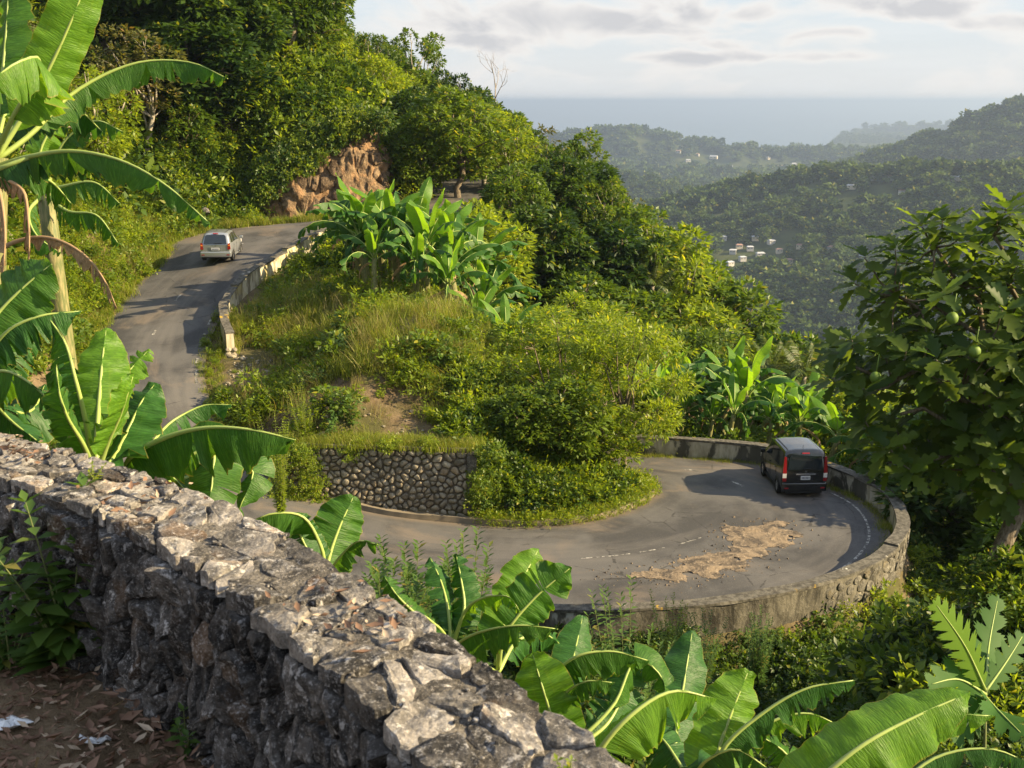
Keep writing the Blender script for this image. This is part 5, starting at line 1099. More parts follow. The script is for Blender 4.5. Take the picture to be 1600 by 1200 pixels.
def banana_plant_meshes(seed, h=4.0, nl=9, n=18, m=3, dead=2):
    """list of (kind, mesh, midrib) for one plant at the origin"""
    rr = random.Random(seed); out = []; sh = h * 0.5; lx, ly = rr.uniform(-0.3, 0.3), rr.uniform(-0.3, 0.3)
    b = MB(); pz = np.linspace(0, sh, 6); b.tube([(lx * (z / sh)**1.5, ly * (z / sh)**1.5, z) for z in pz], [h * 0.042 * (1 - 0.45 * z / sh) for z in pz], 9); out.append(('pseudostem', b.mesh('pseudostem', M['stem'], True), None))
    a0 = rr.random() * 6.28
    for i in range(nl + dead):
        a = a0 + i * 2.4 + rr.uniform(-0.3, 0.3); u = i / max(1, nl - 1); dd = i >= nl
        e = math.radians(85 - 45 * u + rr.uniform(-6, 6)) if not dd else math.radians(-10); Ln = h * (0.52 + 0.10 * math.sin(u * 3)) * rr.uniform(0.85, 1.1) * (0.75 if dd else 1); bend = math.radians(rr.uniform(20, 50) + 115 * u) if not dd else R(80)
        p = np.array((lx, ly, sh - 0.02 * i)); pts = [p.copy()]; k = 6
        for j in range(k):
            ee = e - bend * (j / (k - 1))**1.5; p = p + Ln / k * np.array((math.cos(ee) * math.cos(a), math.cos(ee) * math.sin(a), math.sin(ee))); pts.append(p.copy())
        upv = (-math.cos(a) * math.sin(e), -math.sin(a) * math.sin(e), math.cos(e) + 0.2); side = (-math.sin(a), math.cos(a), 0)
        upv = np.array(upv) + np.array(side) * rr.uniform(-0.5, 0.5)
        young = u < 0.3 and not dd; mt = (M['banana_dead'], M['midrib_dead']) if dd else ((M['banana_young'] if young else M['banana'] if rr.random() < 0.72 else M['banana_dark']), M['midrib'])
        w = h * 0.145 * (0.45 if dd else 1) * (0.7 if i == 0 else 1)
        bl, mr = banana_leaf_mesh(pts, w, upv, (8 + 40 * u, 8 + 40 * u) if not dd else (70, 70), int(2 + 7 * u) if not young else 1, seed * 31 + i, mt, 0.16, n, m, 0.12 + 0.5 * u, 0.3 + 0.5 * u)
        out.append(('leaf', bl, mr))
    return out
BAN = {}
def banana_proto(k):
    if k not in BAN: BAN[k] = banana_plant_meshes(100 + k, 4.0, (11, 12, 9, 12, 8)[k % 5], 18, 2, (1, 2, 1, 2, 0)[k % 5])
    return BAN[k]
def place_banana(x, y, h, k, label, group, z=None, rz=None, name='banana_plant', parts=True):
    z = G(x, y) - 0.1 if z is None else z
    e = empty(name, (x, y, z), rnd.random() * 6.28 if rz is None else rz); s = h / 4.0; e.scale = (s * 1.12, s * 1.12, s); tag(e, label, 'banana plant', group)
    for kind, me, mr in banana_proto(k):
        o = link(kind, me, e)
        if mr is not None and parts: link('midrib', mr, o)
    return e
# trees: trunk with limbs, crown of leaf clumps
def limb_path(a, b, sag=0.15, n=6, seed=0):
    rr = random.Random(seed); a = np.array(a, float); b = np.array(b, float); t = np.linspace(0, 1, n)[:, None]; L = np.linalg.norm(b - a)
    w = np.array([[rr.uniform(-1, 1) for _ in range(3)] for _ in range(n)]) * L * 0.045; w[0] = 0; return a + (b - a) * t + np.array((0, 0, 1)) * np.sin(t * math.pi) * L * sag + w
def tree_meshes(seed, h, r, ch, nlobe, lr, per, twig, ln, wd, leafmat, bark, trunkr=0.22, shell=0.5, flat=0.8, open_=0.0, four=False, lean=0.1, drop=0.1, twl=0.35):
    """h total height, r crown radius, ch crown depth"""
    rr = random.Random(seed); lobes = []; cz = h - ch / 2
    for i in range(nlobe):
        a = i * 2.399 + rr.uniform(-0.4, 0.4); u = (i + 0.5) / nlobe; zz = (1 - 2 * u); rad = math.sqrt(max(0.05, 1 - zz * zz)) * (0.65 + 0.35 * rr.random()); l = lr * rr.uniform(0.7, 1.25)
        lobes.append((math.cos(a) * rad * (r - l * 0.7), math.sin(a) * rad * (r - l * 0.7), cz + zz * (ch / 2 - l * 0.5), l))
    b = MB(); top = np.array((rr.uniform(-lean, lean) * h, rr.uniform(-lean, lean) * h, h - ch * 0.75)); tp = limb_path((0, 0, -0.4), top, 0.0, 6, seed); b.tube(tp, np.linspace(trunkr * 1.2, trunkr * 0.7, 6), 7)
    for i, l in enumerate(lobes):
        if i % 2 == 0 or open_ > 0:
            s = tp[rr.randint(3, 5)]; q = limb_path(s, (l[0] * 0.95, l[1] * 0.95, l[2] + l[3] * 0.2), 0.05, 5, seed + i); b.tube(q, np.linspace(trunkr * 0.5, trunkr * 0.09, 5), 5)
            for _ in range(3):
                e2 = np.array(l[:3]) + rand_dirs(1)[0] * l[3] * 0.8; b.tube([q[3], (q[3] + e2) / 2 + rand_dirs(1)[0] * 0.1, e2], [trunkr * 0.14, trunkr * 0.09, trunkr * 0.04], 4)
    tr = b.mesh('trunk', M[bark], True)
    cr = crown_leaves(lobes, per, twig, ln, wd, M[leafmat], 'crown', shell=shell, flat=flat, four=four, droop=drop, twl=twl)
    return tr, cr
rng = np.random.default_rng(21)
TREES = {}
def mk(kind):
    out = []
    for k in range({'dark': 4, 'mid': 4, 'light': 3, 'feather': 2, 'umbrella': 3, 'olive': 2, 'slender': 2}[kind]):
        sd = hash(kind) % 1 + 1000 * len(TREES) + k
        if kind == 'dark': out.append(tree_meshes(sd, 9, 3.8, 6.8, 24, 1.02, 50, 8, 0.44, 0.21, 'leaf_dark', 'bark', shell=0.62, twl=0.4))
        if kind == 'mid': out.append(tree_meshes(sd, 8.5, 3.4, 6.5, 22, 0.95, 52, 8, 0.38, 0.17, 'leaf_mid', 'bark', shell=0.58, twl=0.42))
        if kind == 'light': out.append(tree_meshes(sd, 7.5, 3.1, 5.8, 20, 0.9, 54, 8, 0.33, 0.14, 'leaf_light', 'bark_pale', shell=0.5, twl=0.4))
        if kind == 'feather': out.append(tree_meshes(sd, 6.5, 3.6, 4.8, 19, 0.8, 74, 12, 0.23, 0.07, 'leaf_light', 'bark', 0.12, shell=0.4, flat=0.5, open_=1, twl=0.4))
        if kind == 'umbrella': out.append(tree_meshes(sd, 11, 4.2, 6.0, 15, 0.9, 46, 8, 0.34, 0.16, ('leaf_olive', 'leaf_mid', 'leaf_dark')[k], 'bark_pale', 0.2, shell=0.6, flat=0.45, open_=1))
        if kind == 'olive': out.append(tree_meshes(sd, 8.5, 2.9, 6, 14, 1.1, 32, 8, 0.30, 0.13, 'leaf_olive', 'bark_pale', 0.16, shell=0.55, open_=1))
        if kind == 'slender': out.append(tree_meshes(sd, 10, 1.9, 7.5, 15, 0.8, 44, 10, 0.32, 0.15, 'leaf_mid', 'bark_pale', 0.14, shell=0.5, open_=1))
    return out
for kd in ('dark', 'mid', 'light', 'feather', 'umbrella', 'olive', 'slender'): TREES[kd] = mk(kd)
HT = dict(dark=9, mid=8.5, light=7.5, feather=6.5, umbrella=11, olive=8.5, slender=10)
TREE_LOG = []
def place_tree(x, y, kind, h, label, group, cat='tree', name=None, wide=1.0, z=None, sink=0.3, rz=None):
    z = G(x, y) - sink if z is None else z; k = rnd.randrange(len(TREES[kind])); tr, cr = TREES[kind][k]; s = h / HT[kind]
    e = empty(name or {'dark': 'dense_tree', 'mid': 'broadleaf_tree', 'light': 'pale_green_tree', 'feather': 'feathery_tree', 'umbrella': 'open_crowned_tree', 'olive': 'olive_green_tree', 'slender': 'slender_tree'}[kind], (x, y, z), rnd.random() * 6.28 if rz is None else rz)
    e.scale = (s * wide, s * wide, s); tag(e, label, cat, group); link('trunk', tr, e); link('crown', cr, e); return e
# palms
def frond_mesh(L=3.0, droop=1.2, n=34, seed=0):
    rr = np.random.default_rng(seed); t = np.linspace(0, 1, n); C = np.column_stack((L * (t - 0.12 * t**2), 0 * t, 0.35 * L * t - droop * t**2.2)); T = np.gradient(C, axis=0); T = unit(T); V = []; D = []; Nn = []; ln = []
    for i in range(3, n):
        for sg in (-1, 1):
            d = vunit(T[i] * 0.55 + np.array((0, sg, 0)) * 0.9 + np.array((0, 0, -0.45 - 0.4 * rr.random()))); V.append(C[i]); D.append(d); Nn.append(vunit(np.cross(T[i], np.array((0, sg, 0))) * sg + rr.normal(size=3) * 0.15)); ln.append(L * 0.24 * math.sin(math.pi * (0.12 + 0.8 * t[i])))
    ln = np.array(ln); lm = leaves_mesh('frond', np.array(V), np.array(D), np.array(Nn), ln, ln * 0.0 + 0.085 * L / 3, M['frond'], droop=0.18)
    bm = bmesh.new(); bm.from_mesh(lm); b = MB(); b.tube(C[::4], np.linspace(0.03, 0.006, len(C[::4])), 4); bm.from_mesh(b.mesh('q')); me = bpy.data.meshes.new('frond'); bm.to_mesh(me); bm.free(); me.materials.append(M['frond']); return me
FRONDS = [frond_mesh(3.0, 0.7, 30, 1), frond_mesh(3.0, 1.6, 30, 2), frond_mesh(2.8, 2.6, 28, 3)]
def place_palm(x, y, h, label, group='palms', z=None, nf=15, s=1.0):
    z = G(x, y) - 0.2 if z is None else z; e = empty('coconut_palm', (x, y, z)); tag(e, label, 'palm', group); lx, ly = rnd.uniform(-0.5, 0.5), rnd.uniform(-0.5, 0.5)
    b = MB(); zz = np.linspace(-0.3, h, 8); b.tube([(lx * (q / h)**2, ly * (q / h)**2, q) for q in zz], np.linspace(0.19, 0.12, 8), 8); b.build('trunk', M['bark_pale'], e, True)
    for i in range(nf):
        u = i / nf; o = link('frond', FRONDS[0 if u < 0.4 else 1 if u < 0.75 else 2], e, (lx, ly, h)); el = R(62 - 75 * u + rnd.uniform(-8, 8)); o.rotation_euler = Euler((rnd.uniform(-0.3, 0.3), -el, i * 2.4 + rnd.uniform(-0.3, 0.3)), 'XYZ'); o.scale = (s, s, s)
    return e
# bushes, vines, grass and weeds as instanced mass
def bush_proto(mat, lr=0.5, n=7, per=70, twig=8, ln=0.13, wd=0.065, four=False, shell=0.45):
    lobes = [(0, 0, 0.35, lr)] + [(math.cos(a) * 0.5, math.sin(a) * 0.5, 0.2 + 0.4 * rnd.random(), lr * (0.6 + 0.4 * rnd.random())) for a in np.linspace(0, 6.28, n)[:-1] + rnd.random()]
    return crown_leaves(lobes, per, twig, ln, wd, M[mat], 'bush', shell=shell, four=four, twl=0.22)
BUSH = {'dark': [bush_proto('leaf_dark', per=48, ln=0.2, wd=0.1) for _ in range(2)], 'mid': [bush_proto('leaf_mid', per=52, ln=0.17, wd=0.085) for _ in range(2)] + [bush_proto('leaf_mid', per=40, ln=0.22, wd=0.12)], 'light': [bush_proto('leaf_light', per=58, ln=0.14, wd=0.05), bush_proto('leaf_light', per=40, ln=0.2, wd=0.08)],
        'near': [bush_proto('leaf_mid', 0.45, 7, 60, 8, 0.15, 0.08, True), bush_proto('leaf_dark', 0.45, 7, 60, 8, 0.16, 0.09, True), bush_proto('leaf_dark', 0.4, 6, 40, 7, 0.22, 0.13, True), bush_proto('weed_leaf' if 'weed_leaf' in M else 'weed', 0.4, 6, 70, 9, 0.12, 0.05, True)]}
def grass_proto(mat, n=70, h=0.6, w=0.012, spread=0.22, bend=0.5):
    V = []; Fc = []; tn = []
    for i in range(n):
        a = rng.random() * 6.28; x, y = rng.normal(0, spread, 2); hh = h * (0.5 + 0.7 * rng.random()); bd = bend * hh * (0.3 + rng.random()); s = np.array((-math.sin(a), math.cos(a), 0)); b = len(V)
        for t in (0, 0.4, 0.75, 1.0):
            p = np.array((x + math.cos(a) * bd * t**2, y + math.sin(a) * bd * t**2, hh * (t - 0.25 * t**3 * bend))); ww = w * (1 - t * 0.92)
            V += [p - s * ww, p + s * ww]
        for k in range(3): Fc.append((b + 2 * k, b + 2 * k + 1, b + 2 * k + 3, b + 2 * k + 2))
        tn += [rng.random()] * 8
    return npmesh('grass', V, np.array(Fc), M[mat], False, tn)
GRASS = {'tall': [grass_proto('grass', 70, 0.95, 0.013, 0.25, 0.6), grass_proto('drygrass', 50, 1.0, 0.010, 0.25, 0.5), grass_proto('grass', 80, 0.7, 0.015, 0.25, 0.8)], 'short': [grass_proto('grass', 90, 0.22, 0.010, 0.2, 0.5), grass_proto('grass', 70, 0.3, 0.009, 0.2, 0.6)]}
def weed_proto(h=0.7, n=9, ln=0.16, wd=0.05, mat='weed'):
    b = []; C = []; D = []; Nn = []
    for s in range(n):
        a = rng.random() * 6.28; lean = rng.random() * 0.35; hh = h * (0.6 + 0.5 * rng.random()); x, y = rng.normal(0, 0.12, 2)
        for t in np.linspace(0.2, 1, 11):
            p = np.array((x + math.cos(a) * lean * hh * t, y + math.sin(a) * lean * hh * t, hh * t))
            for q in range(2):
                a2 = rng.random() * 6.28; C.append(p); D.append(vunit((math.cos(a2), math.sin(a2), 0.35 * rng.random()))); Nn.append(vunit((rng.normal() * 0.3, rng.normal() * 0.3, 1)))
    L = ln * (0.6 + 0.6 * rng.random(len(C))); return leaves_mesh('weed', np.array(C), np.array(D), np.array(Nn), L, L * wd / ln, M[mat], four=True, droop=0.3)
WEEDS = [weed_proto(), weed_proto(0.9, 7, 0.2, 0.07), weed_proto(0.5, 10, 0.12, 0.05, 'leaf_light')]
def field(name, region, n, protos, smin, smax, cond=None, kind='stuff', sink=0.12, tiltn=0.25, zoff=0.0, roadgap=0.45, edge=None):
    """n clumps spread over a rectangle of ground; cond keeps those wanted"""
    x = rng.uniform(region[0], region[1], n); y = rng.uniform(region[2], region[3], n); k = np.ones(n, bool)
    if cond is not None: k &= cond(x, y)
    x, y = x[k], y[k]; d, zr = road_dist(x, y); k = d > roadgap; k &= ~((wall_side(x, y) < 0.55) & (np.hypot(x, y) < 40)); x, y = x[k], y[k]
    z = ground(x, y); s = smin + (smax - smin) * rng.random(len(x))**1.5; rot = np.column_stack((rng.normal(0, tiltn, len(x)), rng.normal(0, tiltn, len(x)), rng.random(len(x)) * 6.28))
    return scatter(name, np.column_stack((x, y, z - sink * s + zoff)), rot, np.column_stack((s, s, s * (0.75 + 0.5 * rng.random(len(x))))), protos)
# ---------------------------------------------------------------- undergrowth: masses nobody could count
rng = np.random.default_rng(33)
def bare(x, y):      # the dirt above the fieldstone wall, below the broken parapet end
    d = ((x + 7.6) / 4.6)**2 + ((y - 39.9) / 2.1)**2; d2 = ((x + 11.6) / 1.6)**2 + ((y - 46.6) / 2.6)**2
    return np.minimum(d, d2) + 0.5 * (fbm(x * 0.9, y * 0.9, 19) - 0.45) < 1.0
def cut(x, y):        # rock cutting and its foot
    return (x > -16.6 + 0.8 * np.sin(y * 2)) & (x < -7.4) & (y > 72.8) & (y < 78.6)
nb = lambda x, y: ~bare(x, y) & ~cut(x, y)
def clear_wall(x, y): return ~((x > -8.6) & (x < -1.2) & (y > 36.4) & (y < 38.0))
hill_l = lambda x, y: (x < -17) & ~cut(x, y) & (y > 20)
L = BUSH['light']; Md = BUSH['mid']; Dk = BUSH['dark']; Tg = GRASS['tall']
# left bank beside the upper road: low yellowish vines and grass
field('bank_undergrowth', (-32, -19.5, 34, 72), 2600, Md + L + L + [WEEDS[2]], 0.5, 1.25, nb, sink=0.2)
field('bank_grass', (-26, -19.8, 38, 70), 1500, Tg, 0.5, 1.0, nb)
# left hill thicket
field('hill_thicket', (-62, -24, 36, 128), 2600, Md + Dk + L, 1.4, 3.0, nb, sink=0.3)
field('hill_thicket', (-26, -9, 76, 128), 1300, Md + Dk + L, 1.2, 2.4, nb, sink=0.3)
# mound between the two limbs of the road
def mound(x, y): return (x > -13) & (x < 3.8) & (y > 37.9) & (y < 70) & nb(x, y)
field('mound_grass', (-13, 4, 39.5, 58), 2300, [Tg[0], Tg[2], Tg[2], Tg[1]], 0.6, 1.25, lambda x, y: mound(x, y) & ((x < 0.5) | (y > 46)))
field('mound_undergrowth', (-12, 5, 39, 62), 1250, Md + L + L + [WEEDS[1], WEEDS[2]], 0.55, 1.2, lambda x, y: mound(x, y) & (vnoise(x * 0.35, y * 0.35, 6) > 0.30))
field('mound_front_undergrowth', (-2.4, 5.2, 37.1, 42.5), 900, Md + L + Dk + L, 0.45, 0.9, lambda x, y: clear_wall(x, y), roadgap=0.9)
field('bare_earth_weeds', (-13, -2, 38, 48), 360, [GRASS['short'][0], GRASS['short'][1], WEEDS[2], GRASS['tall'][1]], 0.4, 0.9, bare)
# bright grass strip along the top of the fieldstone wall
x = rng.uniform(-8.5, -1.5, 480); y = 37.85 - (x + 8.1) * 0.095 + rng.uniform(0.1, 0.75, 480)
scatter('wall_top_grass', np.column_stack((x, y, np.full(480, -12.0) + 0.0)), np.column_stack((np.zeros(480), np.zeros(480), rng.random(480) * 6.28)), 0.7 + 0.7 * rng.random(480), GRASS['short'])
field('cutting_side_creeper', (-23, -16.6, 72.5, 79), 420, Md + L + Dk, 0.6, 1.3, sink=0.0, tiltn=0.4, cond=lambda x, y: ~cut(x, y))
xx = rng.uniform(-18.6, -8.8, 164); ln_ = -6.4 + (xx + 16.8) * 0.72; zz = np.clip(ln_ + rng.random(164)**1.5 * 1.8, -7.6, -1.5); yy = 74.7 + (zz + 7.8) * 0.40 + rng.normal(0, 0.15, 164) + np.where(xx < -17, 0.8, 0)
scatter('cutting_vines', np.column_stack((xx, yy, zz)), np.column_stack((rng.normal(1.0, 0.3, 164), rng.normal(0, 0.3, 164), rng.normal(0, 0.4, 164))), rng.uniform(0.5, 1.15, 164), Md + L + Dk)
field('parapet_foot_growth', (-6, 10.5, 25.2, 29), 620, [BUSH['near'][0], BUSH['near'][1], WEEDS[0], WEEDS[1]], 0.4, 0.85, sink=0.1, roadgap=0.6)
# creeper spilling over both ends of the fieldstone wall
def drape(name, xs, ys, n, zr, protos, sm):
    x = rng.uniform(*xs, n); y = rng.uniform(*ys, n); scatter(name, np.column_stack((x, y, rng.uniform(zr[0], zr[1], n))), np.column_stack((rng.normal(0.9, 0.3, n), rng.normal(0, 0.3, n), rng.random(n) * 0.8)), rng.uniform(*sm, n), protos)
drape('wall_end_creeper', (-8.7, -7.0), (37.2, 37.75), 40, (-14.4, -12.1), L + [WEEDS[2]], (0.35, 0.7)); drape('wall_end_creeper', (-1.5, -0.6), (36.8, 37.2), 14, (-14.2, -12.0), L + Md, (0.35, 0.65)); drape('wall_top_creeper', (-6.5, -2.0), (37.3, 37.7), 9, (-12.3, -11.9), L, (0.25, 0.5))
# valley side of the upper road and the spur beyond
field('spur_thicket', (-12, 34, 58, 130), 4200, Md + Dk + L, 1.0, 2.3, lambda x, y: nb(x, y) & ((x > -5) | (y > 60)), sink=0.3, roadgap=0.9)
# beyond and below the hairpin
field('lower_slope_thicket', (4, 46, 45.2, 92), 4200, Md + Md + L + Dk, 0.8, 1.9, lambda x, y: ~((y < 45.6) & (x < 9)) & ~((x < 20) & (y < 60) & (rng.random(len(x)) < 0.5)), sink=0.3, roadgap=0.9)
field('outer_slope_thicket', (14.5, 46, 10, 48), 2600, BUSH['near'] + L + Md, 0.7, 1.6, sink=0.25, roadgap=0.75)
# gully in front of the hairpin wall
field('gully_undergrowth', (-8, 17, 10, 29.6), 3000, BUSH['near'] + BUSH['near'] + WEEDS, 0.45, 1.0, sink=0.15, roadgap=0.75, cond=lambda x, y: (y < 28.2 + 0.0 * x) | (x > 8.5))
field('wall_foot_undergrowth', (7.5, 17.5, 26, 39), 900, BUSH['near'] + L, 0.5, 1.1, sink=0.15, roadgap=0.62)
field('cutting_overhang', (-19, -7.5, 78.6, 81), 170, Md + L + Dk, 0.7, 1.5, sink=-0.05, tiltn=0.5)
field('cutting_overhang', (-24, -18.5, 74, 78.5), 120, Md + L + Dk, 0.9, 1.8, sink=-0.1)
field('gully_undergrowth', (-24, -6, 14, 36), 1500, BUSH['near'] + WEEDS + L, 0.6, 1.3, roadgap=0.7)
field('near_slope_undergrowth', (-12, 12, 3.6, 12), 1500, [BUSH['near'][3], WEEDS[0], WEEDS[1], BUSH['near'][1]], 0.3, 0.65, cond=lambda x, y: y > 5.2 - 0 * x, sink=0.1)
field('left_slope_undergrowth', (-26, -6, 9, 40), 1500, Md + L + WEEDS, 0.6, 1.3, roadgap=0.7)
# short grass and weeds on the verges: just outside both road edges and at the foot of the walls
def verge(name, i0, i1, u, n, off, protos, smin, smax):
    p = edge_pts(i0, i1, u, 400); c = edge_pts(i0, i1, 0.5, 400); o = p[:, :2] - c[:, :2]; o /= np.linalg.norm(o, axis=1)[:, None]; k = rng.integers(0, 400, n); d = rng.uniform(off[0], off[1], n)
    xy = p[k, :2] + o[k] * d[:, None]; s = rng.uniform(smin, smax, n)
    scatter(name, np.column_stack((xy, p[k, 2] - 0.03)), np.column_stack((rng.normal(0, 0.2, n), rng.normal(0, 0.2, n), rng.random(n) * 6.28)), s, protos)
verge('verge_grass', 2.0, 12.5, 0.0, 900, (-0.15, 0.9), GRASS['short'] + [GRASS['tall'][2], WEEDS[2]], 0.5, 1.1)
verge('verge_grass', 8.5, 14.5, 1.0, 260, (-0.3, 0.8), GRASS['short'] + [WEEDS[2]], 0.4, 0.9)
verge('kerb_weeds', 16.4, 25.2, 1.0, 420, (0.12, 0.7), [WEEDS[2], GRASS['short'][1], GRASS['tall'][2], BUSH['light'][0]], 0.35, 0.7)
verge('wall_foot_weeds', 20.0, 27.0, 0.0, 220, (-0.25, 0.08), GRASS['short'], 0.35, 0.8)

field('tree_foot_thicket', (8.6, 16, 18.5, 25.5), 520, BUSH['near'] + L, 0.7, 1.5, sink=0.1)
x = rng.uniform(10.2, 12.6, 40); y = rng.uniform(21.0, 22.8, 40)
scatter('tree_foot_thicket', np.column_stack((x, y, ground(x, y) + rng.uniform(0.3, 1.9, 40))), np.column_stack((rng.normal(0, 0.4, 40), rng.normal(0, 0.4, 40), rng.random(40) * 6)), rng.uniform(0.6, 1.1, 40), BUSH['near'] + L)
# ---------------------------------------------------------------- trees that can be told apart
rng = np.random.default_rng(5)
ORD = ['leftmost', 'second from the left', 'third from the left', 'fourth from the left', 'fifth from the left', 'sixth from the left', 'seventh from the left', 'eighth from the left', 'ninth from the left', 'tenth from the left', 'eleventh from the left', 'twelfth from the left', 'thirteenth from the left', 'fourteenth from the left', 'fifteenth from the left', 'sixteenth from the left', 'seventeenth from the left', 'eighteenth from the left', 'nineteenth from the left', 'twentieth from the left']
LOOK = dict(dark='dense dark green tree', mid='leafy mid green tree', light='bright yellow-green tree', feather='feathery light green tree', umbrella='open crowned tree', olive='thin olive green tree', slender='slender tall tree')
def pxpos(px, y, zz=None):
    """x on the ground where picture column px crosses depth y"""
    x = 0.0
    for _ in range(6):
        z = G(x, y); f = y * CP - z * SP; x = (px - 800) / FPX * f
    return x
SKYLINE = np.array([(-200, -900), (430, -300), (500, -90), (530, -20), (552, 40), (575, 62), (640, 92), (648, 62), (690, 66), (700, 140), (760, 150), (800, 165), (835, 200), (870, 225), (900, 246), (945, 240), (958, 300), (1000, 322), (1060, 350), (1100, 385), (1150, 440), (1200, 450), (1250, 470), (1290, 545), (1340, 610), (1700, 640)], float)
def cap_height(x, y, px, rad, low=3.0):
    z = G(x, y); top = max(np.interp(px + k * rad * FPX / y, SKYLINE[:, 0], SKYLINE[:, 1]) for k in (-0.35, 0, 0.35)); r = ray(px, top); return max(low, r[2] / r[1] * y - z)
def tree_row(rows, where, group):
    """rows: (px, y, kind, height[, wide]); labels number each look from the left"""
    rows = sorted(rows, key=lambda r: r[0]); seen = {}; tot = {}
    for r in rows: tot[r[2]] = tot.get(r[2], 0) + 1
    for r in rows:
        k = r[2]; i = seen.get(k, 0); seen[k] = i + 1; x = pxpos(r[0], r[1])
        lab = '%s %s' % (LOOK[k], where) if tot[k] == 1 else '%s %s, %s' % (LOOK[k], where, ORD[i])
        cap = cap_height(x, r[1], r[0], 0.38 * r[3])
        lab = lab if len(lab.split()) < 17 else lab.replace('dense dark green', 'dark green').replace('open crowned', 'open')
        place_tree(x, r[1], k, min(r[3], cap * 1.28) if k in ('umbrella', 'slender') else min(r[3], cap * (rnd.uniform(0.72, 1.22) if r[0] < 860 else rnd.uniform(0.88, 1.15))), lab, group, wide=r[4] if len(r) > 4 else 1.0)
# steep hill on the left, behind the big banana plant
tree_row([(60, 62, 'olive', 7, 1.2), (150, 66, 'light', 7), (225, 74, 'olive', 9, 1.2), (300, 82, 'dark', 12, 1.2), (20, 52, 'light', 6), (110, 80, 'light', 9), (-40, 60, 'mid', 8), (190, 90, 'mid', 11)], 'on the steep left bank', 'trees on the left bank')
tree_row([(315, 78.5, 'dark', 9, 1.35), (350, 81, 'dark', 10, 1.1), (378, 83, 'dark', 9, 1.1), (285, 76, 'mid', 6, 1.1), (430, 88, 'mid', 8.5), (345, 86, 'dark', 13, 1.2), (395, 88, 'mid', 12, 1.2), (445, 86, 'dark', 11), (488, 89, 'mid', 8)], 'overhanging the bend behind the silver car', 'trees behind the bend')
tree_row([(280, 100, 'dark', 13, 1.3), (340, 104, 'mid', 13, 1.3), (400, 106, 'dark', 13, 1.2), (455, 102, 'light', 10, 1.2), (500, 100, 'mid', 11), (420, 94, 'mid', 11, 1.2), (360, 95, 'light', 10), (240, 96, 'mid', 13, 1.2), (520, 92, 'light', 7.5), (480, 92, 'mid', 9)], 'high above the rock cutting', 'trees above the cutting')
tree_row([(520, 100, 'slender', 15), (560, 98, 'mid', 9), (600, 104, 'dark', 10), (655, 104, 'umbrella', 12.5, 0.8), (590, 92, 'light', 7), (665, 100, 'mid', 9), (700, 106, 'dark', 10), (625, 95, 'light', 7), (572, 106, 'slender', 12.5), (735, 110, 'mid', 12), (620, 114, 'mid', 12), (590, 97, 'umbrella', 12, 0.8), (708, 96, 'umbrella', 12, 0.8), (545, 96, 'slender', 13)], 'on the spur skyline', 'trees on the spur skyline')
tree_row([(640, 86, 'dark', 7), (690, 90, 'light', 8), (735, 96, 'dark', 11), (775, 98, 'mid', 12.5, 1.2), (820, 96, 'olive', 11, 1.1), (760, 86, 'light', 9), (850, 94, 'mid', 12), (710, 80, 'mid', 8, 1.2), (790, 84, 'light', 9.5, 1.1), (660, 79, 'mid', 6.5), (885, 92, 'dark', 12), (835, 82, 'mid', 9), (800, 90, 'umbrella', 13, 0.8), (862, 86, 'umbrella', 13, 0.8)], 'behind the sunlit banana clump', 'trees on the middle of the spur')
tree_row([(870, 76, 'dark', 10.5, 1.15), (915, 80, 'dark', 11.5, 1.1), (900, 66, 'mid', 8, 1.2), (960, 86, 'olive', 12), (845, 70, 'dark', 8.5), (800, 72, 'mid', 8.5), (950, 72, 'dark', 9, 1.1), (1000, 80, 'slender', 9), (990, 68, 'mid', 8.5, 1.1), (1040, 76, 'olive', 10.5), (760, 66, 'light', 8, 1.1), (820, 62, 'light', 7, 1.2), (1035, 64, 'mid', 7.5, 1.1), (942, 76, 'umbrella', 12, 0.75), (1010, 72, 'umbrella', 11, 0.7), (905, 84, 'slender', 13)], 'on the lower spur', 'trees on the lower spur')
tree_row([(985, 76, 'mid', 11, 1.1), (1025, 74, 'light', 11), (1060, 78, 'mid', 12), (1075, 70, 'light', 10, 1.1), (1110, 74, 'mid', 12), (1150, 72, 'mid', 11), (1175, 66, 'light', 9.5), (1195, 70, 'olive', 10.5, 1.1), (1220, 62, 'mid', 9), (1240, 66, 'light', 10, 1.1), (1275, 62, 'light', 9), (1300, 66, 'olive', 9), (1090, 60, 'mid', 7.5), (1140, 62, 'light', 7.5, 1.2), (1205, 58, 'mid', 7), (1300, 56, 'light', 8), (1330, 50, 'light', 7.5), (1380, 52, 'mid', 9), (1450, 50, 'light', 9), (1530, 48, 'mid', 10), (1130, 68, 'umbrella', 10, 0.7), (1215, 68, 'umbrella', 10, 0.7)], 'on the slope behind the hairpin', 'trees behind the hairpin')
